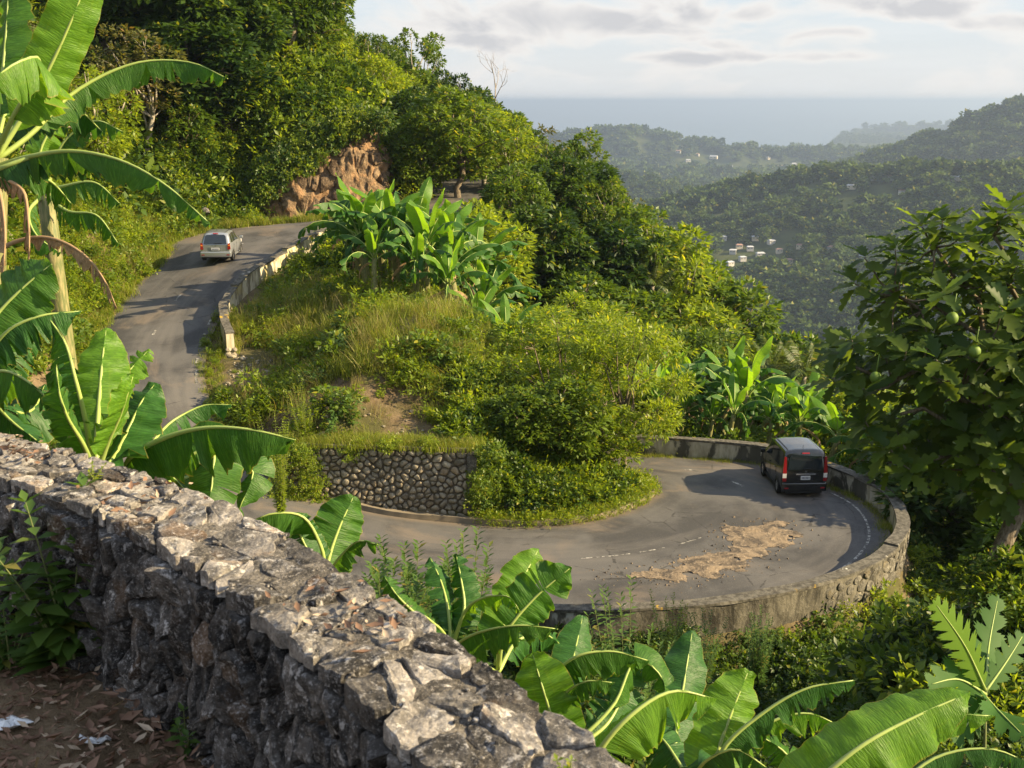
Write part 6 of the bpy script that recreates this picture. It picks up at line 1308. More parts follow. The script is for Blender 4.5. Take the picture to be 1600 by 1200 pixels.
# thicket tree on the inside of the hairpin
for px, y, k, h, wd, lab in ((880, 44.5, 'feather', 6.6, 1.15, 'feathery bright tree with thin bare limbs on the end of the mound'), (975, 42.0, 'feather', 6.8, 0.9, 'feathery tree leaning over the inside of the hairpin, nearest the parapet'), (815, 50, 'light', 6.0, 1.1, 'bushy yellow-green tree on the mound behind the tall grass'), (880, 40.2, 'mid', 4.2, 1.25, 'vine covered dark bushy tree right above the inner kerb'), (940, 40.6, 'light', 3.4, 1.2, 'low bright bushy tree at the inner kerb of the hairpin'), (820, 39.6, 'mid', 3.0, 1.3, 'rounded shrubby tree above the kerb right of the fieldstone wall'), (890, 52, 'feather', 7.0, 1.1, 'taller feathery tree behind the mound, left of the far parapet')):
    place_tree(pxpos(px, y), y, k, h, lab, None, wide=wd)
for x, y, k, h, lab in ((17.2, 38.6, 'dark', 8.0, 'dark tree just outside the parapet right of the black minivan, behind the breadfruit tree'), (18.6, 43.0, 'mid', 8.5, 'green tree outside the parapet behind the breadfruit crown'), (18.2, 34.6, 'mid', 6.8, 'bushy tree beyond the yellow-patched parapet bend, behind the breadfruit trunk')):
    place_tree(x, y, k, h, lab, None, wide=1.1)
# palms
for px, y, h, lab in ((468, 101, 10.5, 'coconut palm poking out of the hilltop trees above the rock cutting'), (1003, 70, 8.5, 'palm with hanging dead fronds on the lower spur'), (1110, 62, 6.5, 'palm behind the hairpin parapet, leftmost of the palms there'), (1200, 56, 5.5, 'short palm behind the hairpin, second of the palms there'), (1232, 54, 5.0, 'short palm with a shaggy stem behind the black minivan'), (1175, 66, 7.5, 'taller palm high behind the black minivan'), (1262, 60, 6.5, 'palm at the edge of the valley, rightmost of the palms')):
    place_palm(pxpos(px, y), y, min(h, cap_height(pxpos(px, y), y, px, 1.0) * 0.9), lab, None, s=0.95 if y > 90 else 0.75)
# the bare tree on the skyline
def bare_tree():
    x = pxpos(769, 98); e = empty('bare_tree', (x, 98, G(x, 98))); tag(e, 'leafless grey dead tree standing above the spur skyline', 'tree'); b = MB(); h = 14.0
    def grow(p, d, L, r, dep):
        q = p + d * L; mid = (p + q) / 2 + rand_dirs(1)[0] * L * 0.05; b.tube([p, mid, q], [r, r * 0.8, r * 0.6], 5)
        if dep == 0: return
        for _ in range(2 if dep < 3 else 3):
            nd = vunit(d + rand_dirs(1)[0] * 0.75 + np.array((0, 0, 0.12))); grow(p + (q - p) * rnd.uniform(0.55, 1), nd, L * rnd.uniform(0.5, 0.72), r * 0.5, dep - 1)
    grow(np.array((0, 0, -0.5)), np.array((0.02, 0, 1.0)), h * 0.55, 0.16, 0); grow(np.array((0.15, 0, h * 0.54)), vunit((0.05, 0, 1)), h * 0.26, 0.08, 4)
    b.build('trunk', M['branch_grey'], e, True)
bare_tree()
# ---------------------------------------------------------------- banana plants further off
def cap2(px, y):
    x = pxpos(px, y); top = np.interp(px, [540, 580, 620, 700, 760, 820], [300, 272, 278, 300, 345, 410]); r = ray(px, top); return max(2.5, (r[2] / r[1] * y - G(x, y)) / 1.0)
rows = [(575, 53, 5.6, 3), (625, 53.5, 5.8, 0), (665, 52.5, 6.0, 1), (715, 52.5, 5.4, 0), (560, 56, 4.6, 0), (600, 54.5, 5.2, 1), (640, 57, 5.4, 3), (690, 54, 5.2, 4), (735, 56, 5.0, 1), (660, 60, 5.0, 0), (610, 60, 4.8, 2), (700, 50.5, 3.8, 3), (770, 53, 4.2, 0), (800, 47.5, 3.6, 2), (555, 60.5, 4.2, 2), (585, 50.8, 3.4, 2), (745, 49.5, 3.4, 1), (650, 51, 3.4, 4)]
rows.sort()
for i, (px, y, h, k) in enumerate(rows): place_banana(pxpos(px, y), y, min(h * 1.2, cap2(px, y)), k, 'banana plant in the sunlit clump below the upper parapet, %s' % ORD[i], 'banana plants in the clump on the mound')
rows = [(1085, 52, 4.2, 0), (1125, 50, 4.6, 1), (1150, 48.5, 4.4, 3), (1180, 51, 4.0, 4), (1215, 49, 3.8, 0), (1060, 48, 3.0, 2), (1105, 47.5, 2.8, 2), (1245, 47.5, 3.4, 1), (1290, 46, 3.6, 4), (1165, 56, 4.8, 1), (1230, 55, 4.4, 3), (1040, 54, 4.4, 1), (1200, 46.8, 2.4, 2), (1300, 50, 4.0, 0), (1355, 44, 3.6, 1), (1020, 48, 3.8, 3), (1050, 50.5, 4.6, 0), (1135, 46.8, 3.4, 4), (1265, 51, 4.6, 3)]
rows.sort()
for i, (px, y, h, k) in enumerate(rows): place_banana(pxpos(px, y), y, min(h * 1.15, cap_height(pxpos(px, y), y, px, 1.5, 2.5)), k, 'banana plant behind the hairpin parapet, %s' % ORD[i], 'banana plants behind the hairpin')
# ---------------------------------------------------------------- banana plants just below the photographer's wall, leaf by leaf
rng = np.random.default_rng(77)
def stem(parent, a, b, r0, r1, name='pseudostem'):
    o0 = np.array(parent.location); a = np.array(a) - o0; b = np.array(b) - o0; mb = MB(); t = np.linspace(0, 1, 7)[:, None]; mb.tube(a + (b - a) * t + np.array((0.02, 0, 0)) * np.sin(t * 3), np.linspace(r0, r1, 7), 10); return mb.build(name, M['stem'], parent, True)
YG = (M['banana_young'], M['midrib']); DK = (M['banana_dark'], M['midrib']); MD = (M['banana'], M['midrib']); DD = (M['banana_dead'], M['midrib_dead'])
def hero(label, base, group, leaves, stem_top=None, r=(0.12, 0.08)):
    base = np.array(base, float); g = G(base[0], base[1]); base[2] = g - 0.1; e = empty('banana_plant', tuple(base)); tag(e, label, 'banana plant', group)
    if stem_top is not None: stem(e, base, stem_top, *r)
    for i, (pts, w, kw) in enumerate(leaves):
        kw = dict(kw); ns = kw.pop('n', 44); kw['tears'] = kw.get('tears', 3) + (4 if kw.get('tears', 3) > 2 else 2 if kw.get('tears', 3) > 1 else 0); kw['rag'] = kw.get('rag', 0.3) * 1.25; pts = [P(*p) for p in pts]; kw.setdefault('seed', i * 7 + int(abs(base[0]) * 10)); add_leaf(e, pts, w, n=ns, **kw)
    return e
CU = (0, -0.75, 0.65)       # a blade turned towards the viewer
GRP = 'banana plants below the rubble wall'
# tall plant at the left edge
b = P(-70, 620, 8.6); top = P(-12, 245, 8.4)
hero('tall banana plant at the left edge with long arching tattered leaves', (b[0], b[1], 0), GRP, [
    ([(-8, 250, 8.4), (30, 190, 8.4), (75, 110, 8.3), (112, 30, 8.2), (150, -70, 8.1)], 0.42, dict(up=(0.35, -0.8, 0.2), fold=(-5, 20), tears=1, mats=YG, pf=0.16, hang=0.05)),
    ([(-8, 250, 8.4), (40, 215, 8.5), (120, 140, 8.7), (225, 95, 8.8), (300, 97, 8.8), (356, 122, 8.7)], 0.38, dict(up=(0, -0.35, 1), fold=(62, 55), tears=6, mats=MD, pf=0.18, hang=0.75, rag=0.5)),
    ([(-12, 262, 8.4), (40, 245, 8.2), (120, 235, 8.0), (190, 250, 7.9), (262, 290, 7.8), (328, 348, 7.8)], 0.38, dict(up=(0, -0.3, 1), fold=(65, 55), tears=11, mats=MD, pf=0.10, hang=0.8, rag=0.7)),
    ([(-15, 270, 8.4), (0, 262, 8.2), (70, 240, 8.2), (130, 240, 8.2), (190, 262, 8.1)], 0.40, dict(up=(0, -0.3, 1), fold=(68, 60), tears=9, mats=DK, pf=0.1, hang=0.8, rag=0.6)),
    ([(-10, 248, 8.4), (20, 180, 8.0), (60, 110, 7.8), (58, 88, 7.6), (20, 100, 7.4), (-40, 150, 7.3)], 0.55, dict(up=(0.2, -0.5, 0.9), fold=(50, 60), tears=3, mats=YG, pf=0.3, hang=0.55, rag=0.3)),
    ([(-10, 245, 8.4), (0, 150, 8.5), (8, 60, 8.6), (14, -40, 8.7)], 0.42, dict(up=(-0.4, -0.9, 0), fold=(12, 12), tears=1, mats=MD, pf=0.2, hang=0.05)),
    ([(-10, 250, 8.4), (10, 170, 8.8), (40, 95, 9.0), (75, 38, 9.1)], 0.36, dict(up=(0.3, -0.9, 0.1), fold=(28, 28), tears=2, mats=MD, pf=0.35, hang=0.1)),
    ([(-10, 250, 8.4), (60, 170, 8.9), (120, 170, 9.1), (160, 205, 9.1)], 0.5, dict(up=(0, -0.5, 1), fold=(50, 60), tears=4, mats=DK, pf=0.2, hang=0.7, rag=0.5)),
    ([(-12, 262, 8.4), (-30, 200, 8.3), (-70, 160, 8.2), (-130, 190, 8.0)], 0.5, dict(up=(0, -0.5, 1), fold=(50, 50), tears=5, mats=MD, pf=0.1, hang=0.6, rag=0.5)),
    ([(-12, 275, 8.4), (30, 268, 8.6), (75, 280, 8.7), (112, 318, 8.7)], 0.36, dict(up=(0, -0.4, 1), fold=(60, 55), tears=7, mats=MD, pf=0.1, hang=0.7, rag=0.7)),
    ([(-15, 285, 8.4), (15, 282, 8.2), (38, 300, 8.1), (45, 345, 8.1), (46, 420, 8.1)], 0.24, dict(up=(0.6, -0.4, 0.6), fold=(75, 75), tears=12, mats=DD, pf=0.08, hang=0.8, rag=1.2)),
    ([(-20, 285, 8.4), (0, 300, 8.1), (8, 350, 8.0), (5, 440, 8.0)], 0.28, dict(up=(0.6, -0.4, 0.6), fold=(75, 75), tears=12, mats=DD, pf=0.08, hang=0.8, rag=1.2)),
    ([(-15, 400, 8.4), (20, 378, 8.3), (75, 370, 8.2), (125, 392, 8.1), (165, 440, 8.0), (183, 482, 8.0)], 0.24, dict(up=(0, -0.2, 1), fold=(72, 66), tears=14, mats=DD, pf=0.25, hang=0.9, rag=1.3)),
], top, (0.17, 0.11))
# plants behind it on the bank
hero('smaller banana plant on the bank with pale hanging leaves, right of the tall one', P(95, 430, 12.5) * (1, 1, 0), GRP, [
    ([(70, 300, 12.3), (105, 215, 12.2), (150, 188, 12.1), (192, 205, 12.0)], 0.42, dict(up=(0, -0.4, 1), fold=(55, 55), tears=7, mats=MD, pf=0.2, hang=0.7, rag=0.6)),
    ([(70, 300, 12.3), (100, 290, 12.1), (150, 285, 12.0), (188, 318, 12.0)], 0.46, dict(up=(0, -0.4, 1), fold=(60, 55), tears=9, mats=MD, pf=0.1, hang=0.7, rag=0.7)),
    ([(72, 302, 12.3), (110, 330, 12.0), (150, 335, 11.9), (185, 380, 11.9)], 0.44, dict(up=(0, -0.4, 1), fold=(60, 55), tears=10, mats=MD, pf=0.1, hang=0.7, rag=0.8)),
    ([(68, 300, 12.3), (62, 240, 12.2), (85, 190, 12.2), (100, 150, 12.3)], 0.40, dict(up=(0.3, -0.9, 0.2), fold=(20, 25), tears=2, mats=YG, pf=0.2, hang=0.1)),
    ([(68, 304, 12.3), (45, 330, 12.0), (60, 370, 11.8), (95, 395, 11.8)], 0.40, dict(up=(0, -0.5, 1), fold=(45, 45), tears=5, mats=MD, pf=0.15, hang=0.6, rag=0.6))],
    P(70, 300, 12.3), (0.12, 0.09))
# broad plant left of centre-left
bs = P(148, 742, 6.9)
hero('young banana plant with broad upright bright leaves right behind the rubble wall', (bs[0], bs[1], 0), GRP, [
    ([(150, 738, 6.9), (151, 690, 6.95), (155, 620, 7.1), (160, 560, 7.2), (166, 512, 7.3)], 0.38, dict(up=(0.15, -0.95, 0.1), fold=(10, 12), tears=1, mats=YG, pf=0.16, hang=0.03, rag=0.2)),
    ([(152, 738, 6.9), (160, 660, 7.1), (172, 612, 7.3), (200, 580, 7.4), (233, 545, 7.5)], 0.26, dict(up=(-0.35, -0.85, 0.4), fold=(5, 15), tears=3, mats=YG, pf=0.42, hang=0.1, rag=0.4)),
    ([(153, 738, 6.9), (170, 690, 6.8), (188, 650, 6.7), (200, 615, 6.6), (209, 585, 6.6)], 0.30, dict(up=(0.65, -0.7, 0.1), fold=(-30, 42), tears=0, mats=YG, pf=0.16, hang=0.02)),
    ([(155, 740, 6.9), (178, 712, 7.2), (200, 670, 7.4), (222, 625, 7.5), (243, 598, 7.6)], 0.42, dict(up=(-0.2, -0.9, 0.3), fold=(12, 14), tears=1, mats=DK, pf=0.1, hang=0.05)),
    ([(148, 738, 6.9), (135, 660, 6.7), (118, 590, 6.6), (100, 530, 6.6), (78, 498, 6.6)], 0.42, dict(up=(0.6, -0.5, 0.6), fold=(58, 60), tears=5, mats=MD, pf=0.35, hang=0.6, rag=0.7)),
    ([(147, 738, 6.9), (128, 690, 6.5), (105, 650, 6.3), (92, 610, 6.2), (88, 570, 6.2)], 0.34, dict(up=(0.4, -0.8, 0.4), fold=(50, 55), tears=3, mats=MD, pf=0.2, hang=0.3, rag=0.5)),
    ([(150, 738, 6.9), (140, 700, 7.3), (110, 660, 7.6), (95, 600, 7.8), (90, 550, 8.0)], 0.48, dict(up=(-0.1, -0.95, 0.2), fold=(12, 12), tears=2, mats=DK, pf=0.14, hang=0.05)),
    ([(150, 740, 6.9), (158, 715, 7.4), (150, 690, 7.9), (130, 650, 8.3)], 0.5, dict(up=(0.1, -0.95, 0.2), fold=(10, 10), tears=2, mats=DK, pf=0.1, hang=0.05)),
], None)
hero('banana plant at the left edge with one broad tilted leaf above the wall', P(-45, 660, 7.8) * (1, 1, 0), GRP, [
    ([(-45, 600, 7.6), (-40, 540, 7.5), (0, 485, 7.5), (40, 445, 7.5), (80, 412, 7.5)], 0.55, dict(up=(-0.3, -0.85, 0.4), fold=(6, 22), tears=1, mats=MD, pf=0.1, hang=0.08)),
    ([(-45, 600, 7.6), (-20, 555, 7.3), (20, 510, 7.2), (65, 492, 7.2), (128, 485, 7.3)], 0.44, dict(up=(0, -0.5, 1), fold=(62, 50), tears=5, mats=DK, pf=0.1, hang=0.75, rag=0.6)),
    ([(-45, 600, 7.6), (-25, 585, 7.0), (15, 580, 6.8), (50, 600, 6.7), (85, 632, 6.7)], 0.50, dict(up=(0, -0.4, 1), fold=(60, 45), tears=6, mats=MD, pf=0.08, hang=0.75, rag=0.6)),
    ([(-45, 600, 7.6), (-20, 600, 7.9), (0, 570, 8.1), (30, 540, 8.2), (60, 530, 8.3)], 0.50, dict(up=(0, -0.7, 0.6), fold=(30, 40), tears=3, mats=DK, pf=0.1, hang=0.3)),
    ([(-45, 610, 7.6), (-10, 630, 7.2), (20, 660, 7.0), (60, 690, 6.9)], 0.45, dict(up=(0, -0.7, 0.6), fold=(40, 40), tears=4, mats=DK, pf=0.1, hang=0.5, rag=0.5)),
    ([(-45, 605, 7.6), (0, 640, 7.9), (50, 640, 8.2), (70, 600, 8.4)], 0.55, dict(up=(0, -0.9, 0.3), fold=(20, 20), tears=3, mats=DK, pf=0.1, hang=0.1)),
], P(-45, 600, 7.6), (0.13, 0.09))
# plant with the single wide arched leaf over the wall
bs = P(205, 760, 7.6)
hero('banana plant with one long wide leaf arching level over the rubble wall', (bs[0], bs[1], 0), GRP, [
    ([(190, 745, 7.6), (205, 712, 7.4), (255, 684, 7.3), (315, 668, 7.2), (390, 670, 7.1), (462, 686, 7.1)], 0.60, dict(up=(0.05, -0.30, 1), fold=(70, 48), tears=2, mats=MD, pf=0.10, hang=0.9, rag=0.25, n=40)),
    ([(195, 750, 7.6), (240, 740, 7.9), (290, 715, 8.1), (330, 700, 8.1), (332, 745, 8.0), (322, 808, 7.9)], 0.46, dict(up=(0.1, -0.9, 0.3), fold=(14, 18), tears=1, mats=MD, pf=0.36, hang=0.1)),
    ([(195, 750, 7.6), (280, 750, 8.2), (350, 722, 8.5), (392, 730, 8.5), (372, 800, 8.4)], 0.40, dict(up=(0.1, -0.8, 0.5), fold=(20, 26), tears=4, mats=MD, pf=0.3, hang=0.2, rag=0.6)),
    ([(195, 750, 7.6), (230, 700, 8.2), (280, 650, 8.6), (320, 632, 8.7), (362, 632, 8.7)], 0.36, dict(up=(0, -0.4, 1), fold=(60, 50), tears=6, mats=DK, pf=0.3, hang=0.6, rag=0.6)),
    ([(195, 750, 7.6), (215, 740, 7.9), (255, 735, 8.1), (290, 765, 8.1)], 0.34, dict(up=(0, -0.6, 0.8), fold=(50, 50), tears=3, mats=DK, pf=0.2, hang=0.4, rag=0.5)),
], None)
# young plants in the middle in front of the fieldstone wall
bs = P(505, 960, 9.6)
hero('small banana plant with three spread leaves in front of the fieldstone wall', (bs[0], bs[1], 0), GRP, [
    ([(505, 930, 9.4), (512, 880, 9.5), (530, 825, 9.6), (553, 775, 9.7)], 0.50, dict(up=(0.2, -0.95, 0.1), fold=(10, 14), tears=1, mats=MD, pf=0.1, hang=0.04)),
    ([(505, 930, 9.4), (485, 870, 9.3), (465, 830, 9.3), (446, 800, 9.3)], 0.40, dict(up=(0.2, -0.9, 0.2), fold=(12, 20), tears=2, mats=DK, pf=0.2, hang=0.1)),
    ([(505, 930, 9.4), (500, 850, 9.2), (470, 805, 9.1), (425, 802, 9.0), (378, 822, 9.0)], 0.42, dict(up=(0, -0.5, 1), fold=(50, 55), tears=2, mats=MD, pf=0.4, hang=0.5)),
    ([(505, 930, 9.4), (530, 870, 9.1), (560, 845, 9.0), (590, 850, 8.9)], 0.30, dict(up=(0, -0.5, 1), fold=(40, 50), tears=5, mats=MD, pf=0.2, hang=0.5, rag=0.6)),
    ([(505, 930, 9.4), (480, 900, 9.0), (440, 880, 8.9), (405, 890, 8.9)], 0.36, dict(up=(0, -0.5, 1), fold=(40, 50), tears=3, mats=DK, pf=0.2, hang=0.5))], None)
bs = P(705, 1030, 9.2)
hero('banana plant with narrow dark drooping leaves half hidden among slender weeds', (bs[0], bs[1], 0), GRP, [
    ([(705, 1010, 9.2), (700, 950, 9.3), (690, 910, 9.4), (672, 870, 9.5)], 0.30, dict(up=(0.5, -0.85, 0.2), fold=(20, 25), tears=2, mats=DK, pf=0.1, hang=0.1)),
    ([(705, 1010, 9.2), (725, 950, 9.3), (720, 905, 9.4), (712, 865, 9.5)], 0.32, dict(up=(-0.3, -0.9, 0.2), fold=(20, 25), tears=2, mats=DK, pf=0.1, hang=0.1)),
    ([(705, 1010, 9.2), (740, 940, 9.0), (770, 930, 8.9), (800, 935, 8.8), (812, 955, 8.8)], 0.24, dict(up=(0, -0.4, 1), fold=(50, 55), tears=5, mats=YG, pf=0.2, hang=0.6, rag=0.7)),
    ([(705, 1010, 9.2), (650, 960, 9.1), (620, 930, 9.1), (600, 900, 9.2)], 0.36, dict(up=(0, -0.8, 0.5), fold=(25, 30), tears=4, mats=MD, pf=0.1, hang=0.3, rag=0.5)),
    ([(705, 1010, 9.2), (680, 975, 8.8), (655, 960, 8.7), (640, 985, 8.6)], 0.34, dict(up=(0, -0.6, 0.8), fold=(35, 40), tears=4, mats=DK, pf=0.1, hang=0.4, rag=0.5))], None)
bs = P(775, 1080, 9.2)
hero('banana plant with two upright pointed leaves in front of the road', (bs[0], bs[1], 0), GRP, [
    ([(775, 1040, 9.2), (785, 985, 9.3), (812, 915, 9.5), (842, 858, 9.7)], 0.40, dict(up=(0.25, -0.95, 0.1), fold=(12, 14), tears=1, mats=YG, pf=0.15, hang=0.04)),
    ([(778, 1045, 9.2), (790, 990, 9.0), (835, 935, 9.0), (893, 886, 9.0)], 0.48, dict(up=(0.1, -0.95, 0.25), fold=(10, 16), tears=2, mats=MD, pf=0.15, hang=0.05)),
    ([(775, 1050, 9.2), (715, 1005, 8.6), (755, 985, 8.4), (815, 976, 8.3), (872, 982, 8.3)], 0.44, dict(up=(0, -0.3, 1), fold=(66, 50), tears=4, mats=MD, pf=0.02, hang=0.85, rag=0.5)),
    ([(778, 1050, 9.2), (810, 1000, 9.5), (850, 990, 9.7), (880, 1010, 9.8)], 0.4, dict(up=(0, -0.7, 0.7), fold=(30, 35), tears=2, mats=DK, pf=0.15, hang=0.3))], None)
bs = P(895, 1150, 8.8)
hero('banana plant with a pale wide upright leaf and level drooping leaves, bottom centre', (bs[0], bs[1], 0), GRP, [
    ([(880, 1180, 8.6), (862, 1120, 8.5), (845, 1065, 8.5), (832, 1020, 8.6)], 0.50, dict(up=(0.1, -0.98, 0.1), fold=(14, -8), tears=0, mats=YG, pf=0.05, hang=0.02)),
    ([(880, 1180, 8.8), (862, 1060, 8.7), (900, 1025, 8.6), (955, 1017, 8.6), (1015, 1032, 8.6)], 0.50, dict(up=(0, -0.35, 1), fold=(64, 50), tears=4, mats=MD, pf=0.15, hang=0.85, rag=0.4)),
    ([(880, 1180, 8.8), (885, 1080, 8.5), (920, 1063, 8.4), (960, 1066, 8.4)], 0.34, dict(up=(0, -0.35, 1), fold=(60, 50), tears=6, mats=MD, pf=0.35, hang=0.8, rag=0.5)),
    ([(880, 1180, 8.8), (885, 1090, 9.3), (898, 1020, 9.7), (911, 962, 10.0)], 0.42, dict(up=(0, -0.98, 0.1), fold=(12, 14), tears=1, mats=DK, pf=0.3, hang=0.04)),
    ([(880, 1180, 8.8), (950, 1130, 9.0), (978, 1060, 9.3), (980, 1010, 9.4)], 0.46, dict(up=(-0.1, -0.98, 0.1), fold=(12, 14), tears=2, mats=DK, pf=0.2, hang=0.06)),
    ([(880, 1180, 8.8), (960, 1100, 9.0), (1000, 1030, 9.2), (1035, 1060, 9.2), (1040, 1100, 9.2)], 0.36, dict(up=(0.2, -0.8, 0.5), fold=(30, 40), tears=4, mats=MD, pf=0.35, hang=0.3, rag=0.6)),
    ([(880, 1190, 8.8), (850, 1150, 8.2), (830, 1120, 8.0), (800, 1090, 7.9)], 0.40, dict(up=(0, -0.7, 0.7), fold=(30, 35), tears=3, mats=DK, pf=0.1, hang=0.3))], None)
bs = P(1060, 1240, 8.2)
hero('banana plant with a huge translucent bright leaf arching along the bottom edge', (bs[0], bs[1], 0), GRP, [
    ([(905, 1290, 6.6), (925, 1195, 6.6), (985, 1118, 6.6), (1050, 1080, 6.7), (1120, 1092, 6.8)], 0.64, dict(up=(0, -0.62, 0.8), fold=(46, 40), tears=3, mats=YG, pf=0.06, hang=0.55, rag=0.45, n=40)),
    ([(1110, 1290, 7.4), (1118, 1190, 7.5), (1145, 1110, 7.6), (1170, 1048, 7.7)], 0.46, dict(up=(0.1, -0.95, 0.2), fold=(8, 14), tears=0, mats=YG, pf=0.2, hang=0.05)),
    ([(1050, 1270, 9.5), (1055, 1160, 9.7), (1070, 1060, 10.2), (1082, 985, 10.5)], 0.55, dict(up=(-0.1, -0.97, 0.1), fold=(14, 14), tears=1, mats=DK, pf=0.2, hang=0.05)),
    ([(1110, 1290, 7.4), (1130, 1170, 7.4), (1190, 1115, 7.4), (1260, 1075, 7.4), (1335, 1062, 7.4)], 0.40, dict(up=(0, -0.35, 1), fold=(62, 52), tears=8, mats=DK, pf=0.14, hang=0.8, rag=0.6)),
    ([(1110, 1290, 7.6), (1150, 1180, 7.8), (1200, 1130, 7.9), (1270, 1115, 7.9), (1305, 1130, 7.9)], 0.44, dict(up=(0, -0.5, 0.9), fold=(55, 50), tears=9, mats=YG, pf=0.2, hang=0.6, rag=0.8)),
    ([(1110, 1290, 7.4), (1090, 1230, 6.9), (1100, 1190, 6.7), (1150, 1170, 6.6), (1200, 1200, 6.6)], 0.44, dict(up=(0, -0.5, 0.9), fold=(55, 50), tears=4, mats=DK, pf=0.1, hang=0.6)),
    ([(1110, 1290, 7.6), (1060, 1190, 8.0), (1030, 1150, 8.2), (990, 1130, 8.3)], 0.5, dict(up=(0, -0.8, 0.6), fold=(25, 30), tears=3, mats=DK, pf=0.1, hang=0.2))], None)
bs = P(1290, 1290, 8.0)
hero('banana plant with the longest sunlit leaf with sharp shadows, bottom right', (bs[0], bs[1], 0), GRP, [
    ([(1190, 1340, 6.6), (1260, 1240, 6.6), (1340, 1170, 6.6), (1430, 1120, 6.7), (1516, 1082, 6.8)], 0.56, dict(up=(0.1, -0.72, 0.62), fold=(28, 12), tears=0, mats=YG, pf=0.06, hang=0.12, rag=0.2, n=40)),
    ([(1220, 1340, 7.6), (1300, 1220, 7.6), (1390, 1150, 7.7), (1470, 1118, 7.8), (1552, 1118, 7.8)], 0.46, dict(up=(0, -0.6, 0.8), fold=(45, 35), tears=2, mats=YG, pf=0.1, hang=0.4)),
    ([(1200, 1340, 7.8), (1230, 1210, 7.9), (1300, 1158, 8.0), (1370, 1122, 8.0), (1425, 1115, 8.0)], 0.42, dict(up=(0, -0.45, 0.9), fold=(50, 45), tears=8, mats=DK, pf=0.14, hang=0.5, rag=0.4)),
    ([(1300, 1340, 8.4), (1400, 1230, 8.6), (1470, 1180, 8.7), (1550, 1170, 8.7), (1640, 1210, 8.7)], 0.38, dict(up=(0, -0.5, 0.9), fold=(50, 40), tears=3, mats=DK, pf=0.14, hang=0.5)),
    ([(1230, 1340, 7.6), (1240, 1240, 7.6), (1230, 1180, 7.6), (1190, 1150, 7.6)], 0.40, dict(up=(0, -0.7, 0.7), fold=(35, 35), tears=3, mats=MD, pf=0.1, hang=0.3))], None)

# ---------------------------------------------------------------- breadfruit tree
def lobed_leaf(ln=0.5, wd=0.30, lobes=4, depth=0.45, cup=0.18, droop=0.25, name='leaf'):
    """deeply cut leaf: outline fans from the midrib; local x along, z up"""
    n = lobes * 4 + 2; V = []; Fc = []
    ts = np.linspace(0, 1, n)
    for i, t in enumerate(ts):
        w = wd * 0.5 * (math.sin(math.pi * min(1, t * 0.86 + 0.10))**0.8) * 1.1; ph = (t * lobes) % 1.0; cutd = 1 - depth * (1 - math.sin(math.pi * ph)**0.7) * (t < 0.93); ww = w * cutd if 0 < i < n - 1 else 0.004
        z = -droop * ln * t**2; fx = 0.10 * ln * math.sin(math.pi * ph)
        V += [(t * ln, 0, z), (t * ln + fx, ww, z + cup * ww), (t * ln + fx, -ww, z + cup * ww)]
    for i in range(n - 1):
        a = 3 * i; b = a + 3; Fc += [(a, b, b + 1, a + 1), (a, a + 2, b + 2, b)]
    return npmesh(name, V, np.array(Fc), M['leaf_bread'], False, np.full(len(V), rng.random() * 0.9))
